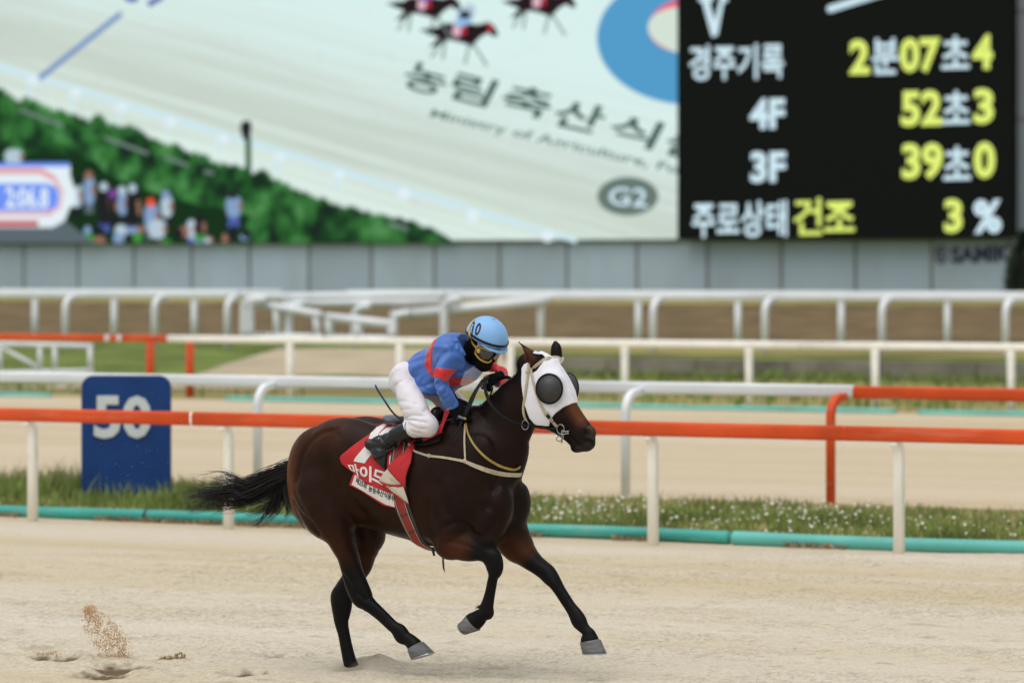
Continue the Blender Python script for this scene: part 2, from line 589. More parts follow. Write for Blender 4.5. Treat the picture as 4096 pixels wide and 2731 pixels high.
for uu in us1:
    post_piece(rail1, 32.08, uu, 0.0, HR - 0.05, M['cream'], arm=-0.11, curl=0.10)

# 2. rail on the far side of the verge: white, then orange at the right
N2, H2 = 38.85, 1.19
n2p = 38.5
rail2 = empty('running_rail', nu(n2p, 0, 0), 0, 'white running rail with hooked posts on the far edge of the grass verge', 'rail')
rail2b = empty('running_rail', nu(n2p, 4, 0), 0, 'bright orange end section of rail with hooked orange post, right of the white rail', 'rail')
uor = u_at(disp(1962), N2)
for a, b in ((-26, -19), (-19, -12), (-12, u_at(disp(1330), N2)), (u_at(disp(1330), N2), uor)):
    rail_piece(rail2, 'rail_section', N2, a + 0.01, b - 0.008, H2, M['white'])
rail_piece(rail2b, 'rail_section', N2, uor, uor + 6, H2 - 0.012, M['orange'], 1.02)
rail_piece(rail2b, 'rail_section', N2, uor + 6.01, uor + 12, H2 - 0.012, M['orange'], 1.02)
post_piece(rail2b, n2p, u_at(disp(1908), n2p), 0.0, H2 - 0.05, M['orange'], arm=0.35, curl=0.2)
post_piece(rail2b, n2p, u_at(disp(1908), n2p) + 5.5, 0.0, H2 - 0.05, M['orange'], arm=0.35, curl=0.2)
for p in (-900, -260, 592, 1437):
    post_piece(rail2, n2p, u_at(disp(p), n2p), 0.0, H2 - 0.03, M['white'], arm=0.35, curl=0.22)
BRSECT = rounded_rect(0.03, 0.05, 0.02, 3)

# 3. cream rail beyond the far track, orange at its left end
N3, H3 = 64.9, 1.15
rail3 = empty('running_rail', nu(65.1, 0, 0), 0, 'cream running rail on straight posts beyond the far track', 'rail')
rail3b = empty('running_rail', nu(65.1, -12, 0), 0, 'distant orange rail end with two orange posts, left of the blue sign', 'rail')
u3 = u_at(disp(385), N3)
for a, b in ((u3, u3 + 7.0), (u3 + 7, u3 + 14), (u3 + 14, u3 + 21), (u3 + 21, u3 + 30)):
    rail_piece(rail3, 'rail_section', N3, a + 0.01, b - 0.01, H3, M['cream'])
sl0, sl1 = u_at(disp(247), N3), u_at(disp(275), N3)
rail_piece(rail3b, 'rail_section', N3, u3 - 14, sl0 - 0.05, H3, M['orange'])
rail_piece(rail3b, 'rail_section', N3, sl0 + 0.05, sl1 - 0.05, H3, M['orange'])
rail_piece(rail3b, 'rail_section', N3, sl1 + 0.05, u3 - 0.01, H3, M['orange'])
for c in (sl0, sl1):
    rail_piece(rail3b, 'joint_sleeve', N3, c - 0.05, c + 0.05, H3, M['white'], 0.97)
for p in (345, 436):
    post_piece(rail3b, 65.15, u_at(disp(p), 65.15), 0.0, H3 + 0.02, M['orange'], lean=0.0, rad=1.5)
for p in (668, 920, 1175, 1437, 1722, 2012, 2324, 2650):
    post_piece(rail3, 65.15, u_at(disp(p), 65.15), 0.0, H3 + 0.02, M['cream'], lean=-0.05, rad=1.35)

# 4. pair of white rails in front of the earth bank
N4 = 86.0
rail4 = empty('running_rail', nu(N4, 0, 0.56), 0, 'far white running rail with hooked posts in front of the earth bank', 'rail')
rail5 = empty('running_rail', nu(N4 + 4.5, 0, 0.58), 0, 'farthest white running rail on straight posts, just behind the hooked one', 'rail')
G0, G1 = u_at(disp(545), N4), u_at(disp(1010), N4)
for a, b in ((-40, -28), (-28, G0), (G1, G1 + 9), (G1 + 9, G1 + 18), (G1 + 18, G1 + 34)):
    rail_piece(rail4, 'rail_section', N4, a + 0.01, b - 0.01, 1.86, M['white'], 1.35)
for p in (-60, 150, 355, 522, 1242, 1500, 1757, 2026, 2310, 2600):
    post_piece(rail4, N4 - 0.45, u_at(disp(p), N4 - 0.45), 0.5, 1.80, M['white'], arm=0.45, curl=0.3, rad=1.7)
for a, b in ((-45, -20), (-20, G0 + 1.0), (G1 - 3, G1 + 12), (G1 + 12, G1 + 36)):
    rail_piece(rail5, 'rail_section', N4 + 4.5, a + 0.01, b - 0.01, 1.90, M['white'], 1.25)
for p in (-140, 80, 262, 446, 1466, 1695, 1932, 2176, 2430):
    post_piece(rail5, N4 + 4.6, u_at(disp(p), N4 + 4.6), 0.5, 1.86, M['white'], rad=1.6)


# white swing gates between the far rails
def gate(label, pts_top, pts_bot, ups, n, thick=0.05, diag=None, n1=None):
    """bars through photo points set at depth n (or running from n to n1)"""
    n1 = n if n1 is None else n1
    xs_ = [p[0] for p in pts_top]
    x0, x1 = min(xs_), max(xs_)
    dep = lambda x: n + (n1 - n) * (x - x0) / max(1e-6, x1 - x0)
    P = lambda x, y: on_plane(disp(x), disp(y), dep(x))
    foot = P(*pts_bot[0])
    root = empty('field_gate', (foot.x, foot.y, foot.z), 0, label, 'gate')
    def bar(a, b, name, t=thick):
        mb = MB(); mb.tube([P(*a), P(*b)], t, sides=10, up=(0, 0, 1))
        adopt(mb.build(name, M['white'], None, True), root)
    bar(pts_top[0], pts_top[-1], 'top_bar')
    bar(pts_bot[0], pts_bot[-1], 'bottom_bar')
    for x in ups:
        t = (x - pts_top[0][0]) / (pts_top[-1][0] - pts_top[0][0])
        yt = pts_top[0][1] + t * (pts_top[-1][1] - pts_top[0][1])
        yb = pts_bot[0][1] + t * (pts_bot[-1][1] - pts_bot[0][1])
        bar((x, yt), (x, yb), 'upright', thick * 0.95)
    if diag:
        bar(*diag, 'diagonal_brace', thick * 0.8)
    return root


gate('white swing gate slanting down between the far hooked rails, left part', [(572, 694), (735, 722)], [(572, 772), (735, 776)], [576, 636, 728], 86.0, 0.10, None, 84.0)
gate('white swing gate slanting down between the far hooked rails, right part', [(752, 728), (905, 745)], [(752, 778), (905, 780)], [756, 824, 900], 84.2, 0.11, None, 83.6)
gate('white box-framed gate with diagonal brace standing on the infield grass at left', [(-70, 788), (212, 795)], [(-70, 858), (212, 852)], [-66, 0, 92, 126, 207], 70.0, 0.055, ((0, 795), (92, 846)))
# the leaning pair of hooked posts and bars that close the gap
gp = empty('rail_end', nu(85, 0, 0.5), 0, 'white double rail end with thick hooked posts right of the swing gates', 'rail')
for (a, b, t) in (((655, 697), (1010, 690), .11), ((900, 724), (1250, 690), .12), ((560, 682), (1020, 677), .10)):
    mb = MB(); mb.tube([on_plane(disp(a[0]), disp(a[1]), 85.4), on_plane(disp(b[0]), disp(b[1]), 85.4)], t, sides=10); adopt(mb.build('rail_section', M['white'], None, True), gp)
for x, y0, y1 in ((664, 700, 800), (815, 706, 800), (905, 722, 800), (1020, 690, 800), (560, 690, 775), (575, 690, 775)):
    pts = [on_plane(disp(x), disp(y1), 85.2), on_plane(disp(x), disp(y0 + 22), 85.2), on_plane(disp(x + 4), disp(y0 + 8), 85.2), on_plane(disp(x + 16), disp(y0), 85.2), on_plane(disp(x + 34), disp(y0 - 3), 85.2)]
    mb = MB(); mb.tube(crom(pts, 4), 0.10, sides=10); adopt(mb.build('post', M['white'], None, True), gp)


# ------------------------------------------------------------------ teal drain pipes
def pipe(n, u0, u1, z, rad, m, label, seed, ribs=True):
    r = random.Random(seed)
    mb = MB()
    pts, rads = [], []
    u = u0
    i = 0
    while u <= u1:
        wob = 0.02 * math.sin(u * 0.7 + seed) + 0.012 * math.sin(u * 1.9)
        pts.append(nu(n + wob, u, z + 0.008 * math.sin(u * 1.3)))
        rads.append(rad * (1.0 if not ribs or i % 2 else 0.94))
        u += 0.028 if ribs else 0.25; i += 1
    mb.tube(pts, rads, sides=14)
    o = mb.build('drain_pipe', m, None, True)
    return tag(o, label, 'pipe')


pa, pb_ = u_at(disp(338), 32.6), u_at(disp(1685), 32.6)
pipe(32.6, -22, pa, 0.05, 0.062, M['teal'], 'teal corrugated drain pipe left of the black clip, under the near rail', 1)
pipe(32.6, pa + 0.02, pb_ - 0.03, 0.05, 0.062, M['teal'], 'long teal corrugated drain pipe lying between the near rail posts behind the horse', 2)
pipe(32.58, pb_, 16, 0.052, 0.068, M['teal_pale'], 'paler faded teal corrugated drain pipe at the right under the near rail', 3)
mb = MB(); mb.tube([nu(32.6, pa - 0.05, 0.05), nu(32.6, pa + 0.06, 0.05)], 0.072, sides=14)
tag(mb.build('pipe_clip', M['darkmetal'], None, True), 'small black clip joining the two teal pipes left of the tail', 'clip')
for a, b, lab in ((-24, u_at(disp(120), 63.9), 'short far teal pipe at the left edge beyond the far track'), (u_at(disp(520), 63.9), u_at(disp(1140), 63.9), 'far teal pipe beside the sandy path beyond the far track'), (u_at(disp(1200), 63.9), u_at(disp(2085), 63.9), 'far teal pipe lying under the far cream rail'), (u_at(disp(2110), 63.9), 22, 'far teal pipe end at the right edge beyond the far track')):
    pipe(63.9, a, b, 0.03, 0.055, M['teal_pale'], lab, 4, False)


# ------------------------------------------------------------------ grass
def blades(name, pts, hts, m, width=0.007, lean=0.35, label=None, cat='grass', seed=1):
    r = np.random.default_rng(seed)
    n = len(pts)
    P = np.array(pts, float)
    h = np.array(hts, float)
    ang = r.uniform(0, 2 * math.pi, n)
    la = r.uniform(0, 2 * math.pi, n)
    ln = np.abs(r.normal(0, lean, n)) * h
    w = width * r.uniform(0.6, 1.4, n)
    side = np.stack([np.cos(ang) * w, np.sin(ang) * w, np.zeros(n)], 1)
    ld = np.stack([np.cos(la) * ln, np.sin(la) * ln, np.zeros(n)], 1)
    up = np.stack([np.zeros(n), np.zeros(n), h], 1)
    V = np.stack([P - side, P + side, P + ld * 0.3 + up * 0.55 + side * 0.7, P + ld * 0.3 + up * 0.55 - side * 0.7, P + ld + up], 1).reshape(-1, 3)
    b = np.arange(n)[:, None] * 5
    F = [tuple(q) for q in (b + np.array([0, 1, 2, 3])).tolist()] + [tuple(q) for q in (b + np.array([3, 2, 4])).tolist()]
    o = mesh_obj(name, V, F, m)
    return tag(o, label, cat, kind='stuff')


pts, hts, dry, dh = [], [], [], []
ul, ur = u_at(disp(-250), 35) , u_at(disp(2600), 35)
uL = u_at(disp(420), 34)
for i in range(30000):
    uu = random.uniform(ul, ur)
    nn = random.uniform(32.78, 37.9)
    clump = float(value_noise(np.array(uu * 1.3), np.array(nn * 1.3), 12)) + 0.5 * float(value_noise(np.array(uu * 4.0), np.array(nn * 4.0), 13))
    if random.random() > 0.62 + clump: continue
    left = min(1.0, max(0.0, (uL + 1.6 - uu) / 2.5))
    h = 0.05 + 0.07 * random.random() + 0.10 * max(0, clump) + left * (0.06 + 0.20 * random.random() * max(0.0, 0.2 + 1.6 * clump))
    if nn < 33.3: h *= 0.55
    if nn < 35.7 and u_at(disp(170), nn) < uu < u_at(disp(410), nn) and random.random() < 0.85: h *= 0.4
    if random.random() < (0.10 if nn < 36.5 else 0.35):
        dry.append(nu(nn, uu, 0.0)); dh.append(h * random.uniform(0.7, 1.25))
    else:
        pts.append(nu(nn, uu, 0.0)); hts.append(h)
blades('verge_grass', pts, hts, M['grass'], 0.008, 0.4, 'green tufted grass on the verge between the two rails', seed=3)
blades('dry_grass', dry, dh, M['grass_dry'], 0.005, 0.5, 'dry straw-coloured stems among the verge grass', seed=4)
# tall tufts round the foot of the sign
pts, hts = [], []
for i in range(700):
    px = disp(random.choice([random.gauss(190, 40), random.gauss(330, 45), random.gauss(430, 40)])); nn = random.uniform(34.0, 35.7)
    uu = u_at(px, nn)
    c = 0.5 + float(value_noise(np.array(uu * 3.1), np.array(nn), 21))
    pts.append(nu(nn, uu, 0)); hts.append(0.08 + 0.26 * c * random.random())
blades('tall_grass', pts, hts, M['grass'], 0.009, 0.3, 'tall green grass growing up in front of the blue sign', seed=5)
pts, hts = [], []
for i in range(9000):
    nn = random.choice([random.uniform(65.0, 82.4), random.uniform(80.5, 82.6)]); uu = random.uniform(-24, 24)
    c = float(value_noise(np.array(uu * 0.5), np.array(nn * 0.7), 41))
    if c < -0.02 and nn < 81: continue
    if u_at(disp(400), nn) < uu < u_at(disp(1180), nn) and nn > 66 and random.random() < 0.93: continue
    pts.append(nu(nn, uu, 0.0)); hts.append(0.1 + 0.35 * random.random() * (0.6 + c))
blades('far_grass', pts, hts, M['grass'], 0.03, 0.5, 'patchy green weeds on the far verge below the retaining wall', seed=6)
# white wild flowers
fl = MB()
r = random.Random(5)
for i in range(260):
    px = disp(r.choice([r.gauss(1830, 130), r.gauss(1560, 160), r.gauss(1300, 60), r.uniform(1210, 2352)]))
    nn = r.uniform(33.0, 36.6)
    c = nu(nn, u_at(px, nn), r.uniform(0.07, 0.20))
    s = r.uniform(0.007, 0.022)
    a0 = r.random() * 6
    ring = [c + Vector((math.cos(a0 + k * 1.2566) * s, math.sin(a0 + k * 1.2566) * s * 0.8, s * 0.5 * (1 if k % 2 else -0.4))) for k in range(5)]
    fl.add([c + Vector((0, 0, s * 0.9)), c - Vector((0, 0, s * 0.6))] + ring, [(0, 2 + k, 2 + (k + 1) % 5) for k in range(5)] + [(1, 2 + (k + 1) % 5, 2 + k) for k in range(5)])
M['petal'] = mat('white_petals', srgb(225, 226, 215), 0.7, 0.05, 4)
tag(fl.build('wild_flowers', M['petal']), 'small white wild flowers scattered in the verge grass at right', 'flowers', kind='stuff')
# debris under the pipe: clumps of dead stems and sand
pts, hts = [], []
for i in range(3200):
    uu = random.uniform(ul, ur)
    if value_noise(np.array(uu * 2.2), np.array(0.0), 51) < 0.03: continue
    pts.append(nu(random.uniform(32.42, 32.56), uu, 0)); hts.append(random.uniform(0.01, 0.06))
M['debris'] = mat('dead_stems', srgb(150, 126, 92), 0.9, 0.4, 6)
blades('dead_stems', pts, hts, M['debris'], 0.012, 1.2, 'brown dead stems and litter along the front of the teal pipe', seed=8)

# ------------------------------------------------------------------ distance marker 50
def text_mesh(s, bold=0.0, res=3):
    """glyph outline of a string, fitted to the unit square (x right, y down)"""
    cu = bpy.data.curves.new('glyphs', 'FONT')
    cu.body = s
    cu.resolution_u = res
    cu.offset = bold
    cu.fill_mode = 'FRONT'
    ob = bpy.data.objects.new('glyphs', cu)
    COL.objects.link(ob)
    bpy.context.view_layer.update()
    me = ob.to_mesh()
    vs_ = np.array([v.co[:] for v in me.vertices])
    fs_ = [tuple(p.vertices) for p in me.polygons]
    ob.to_mesh_clear()
    bpy.data.objects.remove(ob)
    bpy.data.curves.remove(cu)
    lo, hi = vs_[:, :2].min(0), vs_[:, :2].max(0)
    q = (vs_[:, :2] - lo) / (hi - lo)
    q[:, 1] = 1 - q[:, 1]
    return q, fs_


def quad_map(q, tl, tr, bl, br=None):
    tl, tr, bl = np.array(tl, float), np.array(tr, float), np.array(bl, float)
    br = tr + bl - tl if br is None else np.array(br, float)
    x, y = q[:, :1], q[:, 1:2]
    return tl * (1 - x) * (1 - y) + tr * x * (1 - y) + bl * (1 - x) * y + br * x * y


NS = 35.6
s0, s1 = on_plane(disp(187), disp(1145), NS), on_plane(disp(395), disp(1145), NS)
sc_ = (s1 - s0).length
pole = (s0 + s1) / 2
marker = empty('distance_marker', (pole.x, pole.y, 0), 0, 'blue board with rounded top reading 50 behind the near rail', 'sign')
hw = 0.5 * 205 * 4096 / 2352 / FPX * pole.y
ztop = CAMZ - (disp(862) - HORIZON) / FPX * pole.y
rot_s = math.radians(2)
ax = Vector((math.cos(rot_s), -math.sin(rot_s), 0)); bx = Vector((math.sin(rot_s), math.cos(rot_s), 0))
outline = [(-hw, -0.02), (hw, -0.02)]
rr = 0.13
for cxx, a0 in ((hw - rr, 0), (-hw + rr, 90)):
    for k in range(9):
        a = math.radians(a0 + 90 * k / 8)
        outline.append((cxx + rr * math.cos(a), ztop - rr + rr * math.sin(a)))
vsb = [pole * 1 + ax * p[0] + Vector((0, 0, p[1] - pole.z)) + bx * off for off in (-0.05, 0.05) for p in outline]
nn_ = len(outline)
fsb = [tuple(range(nn_)), tuple(range(2 * nn_ - 1, nn_ - 1, -1))] + [(k, nn_ + k, nn_ + (k + 1) % nn_, (k + 1) % nn_) for k in range(nn_)]
adopt(mesh_obj('board', vsb, fsb, M['signblue']), marker)
for ch, x0, x1 in (('5', 218, 279), ('0', 284, 350)):
    q, fs_ = text_mesh(ch, 0.035)
    mxx = lambda x: (x - 291) / 205 * 2 * hw
    zz = lambda y: CAMZ - (disp(y) - HORIZON) / FPX * pole.y
    pts2 = quad_map(q, (mxx(x0), zz(908)), (mxx(x1), zz(908)), (mxx(x0), zz(1006)))
    fr = [pole + ax * a - Vector((0, 0, pole.z)) + Vector((0, 0, b)) - bx * 0.068 for a, b in pts2]
    bk = [p + bx * 0.02 for p in fr]
    m_ = len(fr)
    ec = {}
    for f in fs_:
        for a, b in zip(f, f[1:] + f[:1]):
            if (b, a) in ec: del ec[(b, a)]
            else: ec[(a, b)] = 1
    adopt(mesh_obj('digit', fr + bk, fs_ + [(b, a, a + m_, b + m_) for a, b in ec], M['signwhite']), marker)
# ------------------------------------------------------------------ panelled wall and big screen
NW = 129.0
wall = empty('panel_wall', nu(NW, 0, 1.5), 0, 'long grey panelled wall running under the big video screen', 'wall')
jx = [-340, -205, -72, 55, 180, 308, 440, 573, 710, 853, 998, 1148, 1303, 1463, 1625, 1795, 1965, 2140, 2320, 2505, 2700]
ZT, ZB = 3.58, 1.5
mb = MB(); mb.box_nu(NW + 0.06, NW + 0.5, -60, 60, ZB, ZT - 0.02)
adopt(mb.build('backing', M['joint'], None), wall)
for a, b in zip(jx[:-1], jx[1:]):
    ua_, ub_ = u_at(disp(a), NW), u_at(disp(b), NW)
    mb = MB(); mb.box_nu(NW, NW + 0.055, ua_ + 0.07, ub_ - 0.07, ZB + 0.02, ZT - 0.05)
    adopt(mb.build('panel', M['panel'], None), wall)
mb = MB(); mb.box_nu(NW - 0.05, NW + 0.06, -60, 60, ZT - 0.045, ZT + 0.03)
adopt(mb.build('coping', M['joint'], None), wall)
# letters on the wall, cut off by the frame's edge in the photo
lg = 580.0
q, fs_ = text_mesh('SAMIK', 0.045)
pp = quad_map(q, (disp(2184), disp(566)), (disp(2322), disp(561)), (disp(2184), disp(606)))
adopt(mesh_obj('lettering', [on_plane(a, b, NW - 0.02) for a, b in pp], fs_, M['logo']), wall)
mb_v, mb_f = [], []
for k in range(28):
    a = 2 * math.pi * k / 28
    for rr_ in (1.0, 0.74):
        mb_v.append(on_plane(disp(2162 + 15 * rr_ * math.cos(a)), disp(585 + 22 * rr_ * math.sin(a)), NW - 0.02))
for k in range(28):
    k2 = (k + 1) % 28
    mb_f.append((2 * k, 2 * k2, 2 * k2 + 1, 2 * k + 1))
b0 = len(mb_v)
for (x, y) in ((2156, 572), (2168, 578), (2162, 584), (2170, 592), (2157, 598), (2154, 592), (2160, 588), (2153, 580)):
    mb_v.append(on_plane(disp(x), disp(y), NW - 0.02))
mb_f.append(tuple(range(b0, b0 + 8)))
adopt(mesh_obj('emblem', mb_v, mb_f, M['logo']), wall)
# the building face right of the scoreboard, in large panels
ann = empty('screen_tower', nu(NW + 0.9, 25, 1.5), 0, 'grey panelled tower wall at the right edge beside the scoreboard', 'building')
mb = MB(); mb.box_nu(NW + 0.6, NW + 8, u_at(disp(1000), NW), u_at(disp(3300), NW), ZB, 16); adopt(mb.build('wall', M['joint'], None), ann)
zs = [3.7]
for yy in (275, 28, -220, -480, -740):
    zs.append(on_plane(disp(2335), disp(yy), NW + 0.55).z)
uw = [u_at(disp(x), NW + 0.55) for x in (2200, 2460, 2720, 2980)]
for z0, z1 in zip(zs[:-1], zs[1:]):
    for a, b in zip(uw[:-1], uw[1:]):
        mb = MB(); mb.box_nu(NW + 0.55, NW + 0.6, a + 0.05, b - 0.05, z0 + 0.05, z1 - 0.05)
        adopt(mb.build('panel', M['panel_warm'], None), ann)

# ---- the video screen
NSC = 128.75
E = 1.0            # screen brightness
def feather(m):
    """video pictures are soft: shapes fade out over their own rim (attribute 'soft')"""
    N, L = m.node_tree.nodes, m.node_tree.links
    out = N['Material Output']
    src = out.inputs['Surface'].links[0].from_socket
    at = N.new('ShaderNodeAttribute'); at.attribute_name = 'soft'
    su = N.new('ShaderNodeMath'); su.operation = 'SUBTRACT'; su.inputs[0].default_value = 1.0
    tr = N.new('ShaderNodeBsdfTransparent'); mx = N.new('ShaderNodeMixShader')
    L.new(at.outputs['Fac'], su.inputs[1]); L.new(su.outputs[0], mx.inputs[0]); L.new(tr.outputs[0], mx.inputs[1]); L.new(src, mx.inputs[2]); L.new(mx.outputs[0], out.inputs['Surface'])
    return m


def em(name, r, g, b, s=1.0):
    return feather(emis(name, srgb(r, g, b), E * s))

screen = empty('video_screen', nu(NSC, -10, 3.6), 0, 'giant video screen showing a race finish, above the grey wall', 'screen')
# screen face: pale track picture, made of light
m, N, L = nodes_of('screen_track_picture')
N.remove(N['Principled BSDF'])
e = N.new('ShaderNodeEmission')
tc = N.new('ShaderNodeTexCoord')
mr = N.new('ShaderNodeMapping')
mr.inputs['Rotation'].default_value = (0, 0, math.radians(14.5))
L.new(tc.outputs['UV'], mr.inputs['Vector'])
mp = N.new('ShaderNodeMapping')
mp.inputs['Scale'].default_value = (0.4, 13.0, 1)
L.new(mr.outputs[0], mp.inputs['Vector'])
n1 = N.new('ShaderNodeTexNoise'); n1.inputs['Scale'].default_value = 2.2; n1.inputs['Detail'].default_value = 4
L.new(mp.outputs[0], n1.inputs['Vector'])
sx = N.new('ShaderNodeSeparateXYZ'); L.new(mr.outputs[0], sx.inputs[0])
ma = N.new('ShaderNodeMath'); ma.operation = 'MULTIPLY_ADD'; ma.inputs[1].default_value = 0.5
L.new(n1.outputs['Fac'], ma.inputs[0]); L.new(sx.outputs['Y'], ma.inputs[2])
mh = N.new('ShaderNodeMath'); mh.operation = 'MULTIPLY_ADD'; mh.inputs[1].default_value = 0.5; mh.inputs[2].default_value = -0.18
L.new(ma.outputs[0], mh.inputs[0])
rp = N.new('ShaderNodeValToRGB'); cr = rp.color_ramp
cr.elements[0].position = 0.0; cr.elements[0].color = srgb(216, 236, 230)
cr.elements[1].position = 1.0; cr.elements[1].color = srgb(217, 243, 241)
for ps, c_ in ((0.28, (222, 241, 234)), (0.34, (214, 229, 219)), (0.385, (200, 212, 201)), (0.43, (205, 218, 208)), (0.49, (215, 233, 227)), (0.60, (219, 243, 240))):
    q_ = cr.elements.new(ps); q_.color = srgb(*c_)
L.new(mh.outputs[0], rp.inputs['Fac'])
n2 = N.new('ShaderNodeTexNoise'); n2.inputs['Scale'].default_value = 14; n2.inputs['Detail'].default_value = 4
L.new(tc.outputs['UV'], n2.inputs['Vector'])
rp2 = N.new('ShaderNodeValToRGB')
rp2.color_ramp.elements[0].position = 0.62; rp2.color_ramp.elements[0].color = (0, 0, 0, 1)
rp2.color_ramp.elements[1].position = 0.85; rp2.color_ramp.elements[1].color = (0.35, 0.35, 0.35, 1)
L.new(n2.outputs['Fac'], rp2.inputs['Fac'])
cc = mix_rgb(N, L, rp2.outputs[0], rp.outputs[0], srgb(178, 186, 176))
wv = N.new('ShaderNodeTexWave'); wv.wave_type = 'BANDS'; wv.bands_direction = 'Y'; wv.inputs['Scale'].default_value = 34.0
L.new(tc.outputs['UV'], wv.inputs['Vector'])
mm = N.new('ShaderNodeMath'); mm.operation = 'MULTIPLY'; mm.inputs[1].default_value = 0.10
L.new(wv.outputs['Fac'], mm.inputs[0])
cc2 = mix_rgb(N, L, mm.outputs[0], cc, srgb(170, 182, 175))
L.new(cc2, e.inputs['Color'])
e.inputs['Strength'].default_value = E
L.new(e.outputs[0], N['Material Output'].inputs['Surface'])
M['screenpic'] = m

SB = 546.0          # bottom edge of the scoreboard, reading pixels
u_split = u_at(disp(1556), NSC)
u_left = u_at(disp(-420), NSC)
ZS0, ZS1 = 3.63, 15.0
p4 = [nu(NSC, u_left, ZS0), nu(NSC, u_split, ZS0), nu(NSC, u_split, ZS1), nu(NSC, u_left, ZS1)]
pic = mesh_obj('picture', p4, [(0, 1, 2, 3)], M['screenpic'])
uvl = pic.data.uv_layers.new(name='UVMap')
asp = (u_split - u_left) / (ZS1 - ZS0)
for li, (a, b) in enumerate(((0, 0), (asp, 0), (asp, 1), (0, 1))):
    uvl.data[li].uv = (a, b)
adopt(pic, screen)
mb = MB(); mb.box_nu(NSC + 0.02, NSC + 0.22, u_left, u_split, ZS0 - 0.02, ZS1); adopt(mb.build('housing', M['darkmetal'], None), screen)

c3 = lambda x, y: (x / 1.568, y / 1.568)                     # crop at the left of the screen -> photo pixels
c2 = lambda x, y: (1400 + x / 1.568, y / 1.568)
c1 = lambda x, y: (2600 + x / 1.568, y / 1.568)
_lay = [0]


def clip_bottom(poly, ymax):
    out = []
    for (x0, y0), (x1, y1) in zip(poly, poly[1:] + poly[:1]):
        if y0 <= ymax: out.append((x0, y0))
        if (y0 <= ymax) != (y1 <= ymax):
            t = (ymax - y0) / (y1 - y0); out.append((x0 + (x1 - x0) * t, ymax))
    return out


def lit(name, poly, m_, off=None, parent=None, n=NSC, smoothp=0, soft=9.0):
    """flat lit shape on the screen face"""
    _lay[0] += 1
    off = 0.012 + 0.0011 * _lay[0] if off is None else off
    if smoothp:
        poly = crom(list(poly) + [poly[0]], smoothp)[:-1]
    poly = clip_bottom([tuple(p) for p in poly], disp(557.5))
    if len(poly) < 3: return None
    tri = [tuple(t) for t in tessellate_polygon([[Vector((p[0], p[1], 0)) for p in poly]])]
    K = len(poly)
    fw_ = soft if n == NSC else 0.0
    ring = []
    if fw_ > 0:
        A = sum(poly[i][0] * poly[(i + 1) % K][1] - poly[(i + 1) % K][0] * poly[i][1] for i in range(K))
        sg = 1 if A > 0 else -1
        for i in range(K):
            (x0, y0), (x1, y1), (x2, y2) = poly[i - 1], poly[i], poly[(i + 1) % K]
            nx_ = (y2 - y0) * sg; ny_ = -(x2 - x0) * sg
            l_ = math.hypot(nx_, ny_) + 1e-6
            ring.append((x1 + nx_ / l_ * fw_, min(y1 + ny_ / l_ * fw_, disp(558))))
        tri += [(i, (i + 1) % K, K + (i + 1) % K, K + i) for i in range(K)]
    o = mesh_obj(name, [on_plane(p[0], p[1], n - off) for p in list(poly) + ring], tri, m_)
    if ring:
        at = o.data.attributes.new('soft', 'FLOAT', 'POINT')
        at.data.foreach_set('value', [0.0] * K + [1.0] * K)
    return adopt(o, parent or screen)


def ell(cx, cy, rx, ry, k=28, rot=0.0):
    c, s = math.cos(rot), math.sin(rot)
    return [(cx + rx * math.cos(2 * math.pi * i / k) * c - ry * math.sin(2 * math.pi * i / k) * s, cy + rx * math.cos(2 * math.pi * i / k) * s + ry * math.sin(2 * math.pi * i / k) * c) for i in range(k)]


def lit_text(s, m_, tl, tr, bl, br=None, bold=0.02, name='lettering', parent=None, n=NSC, off=0.2):
    q, fs_ = text_mesh(s, bold)
    pp = quad_map(q, tl, tr, bl, br)
    o = mesh_obj(name, [on_plane(a, b, n - off) for a, b in pp], fs_, m_)
    return adopt(o, parent or screen)


def thick_line(a, b, w):
    a, b = np.array(a, float), np.array(b, float)
    d = (b - a) / np.linalg.norm(b - a); n_ = np.array([-d[1], d[0]]) * w / 2
    return [tuple(a + n_), tuple(b + n_), tuple(b - n_), tuple(a - n_)]


S = {k: em('screen_' + k, *v) for k, v in dict(railblue=(205, 232, 240), white=(226, 240, 246), blueline=(110, 142, 196), navy=(84, 100, 176), g1=(34, 84, 38), g2=(48, 116, 50), g3=(66, 146, 64), g4=(26, 52, 30), dark=(34, 36, 38),
     brown=(40, 28, 32), red=(196, 44, 56), pink=(226, 180, 196), skyb=(150, 190, 232), logoblue=(84, 156, 202), logored=(236, 100, 120), pale=(212, 226, 214), glyph=(76, 104, 96), glyph2=(112, 134, 124), g2oval=(104, 122, 114),
     timerblue=(112, 148, 246), timerred=(226, 160, 164), slate=(92, 106, 112), person1=(132, 160, 196), person2=(180, 200, 212), skin=(150, 110, 96), orangecap=(236, 84, 60), purple=(128, 70, 150), yellowtxt=(226, 242, 120), whitetxt=(208, 234, 244), leafhi=(84, 150, 92)).items()}
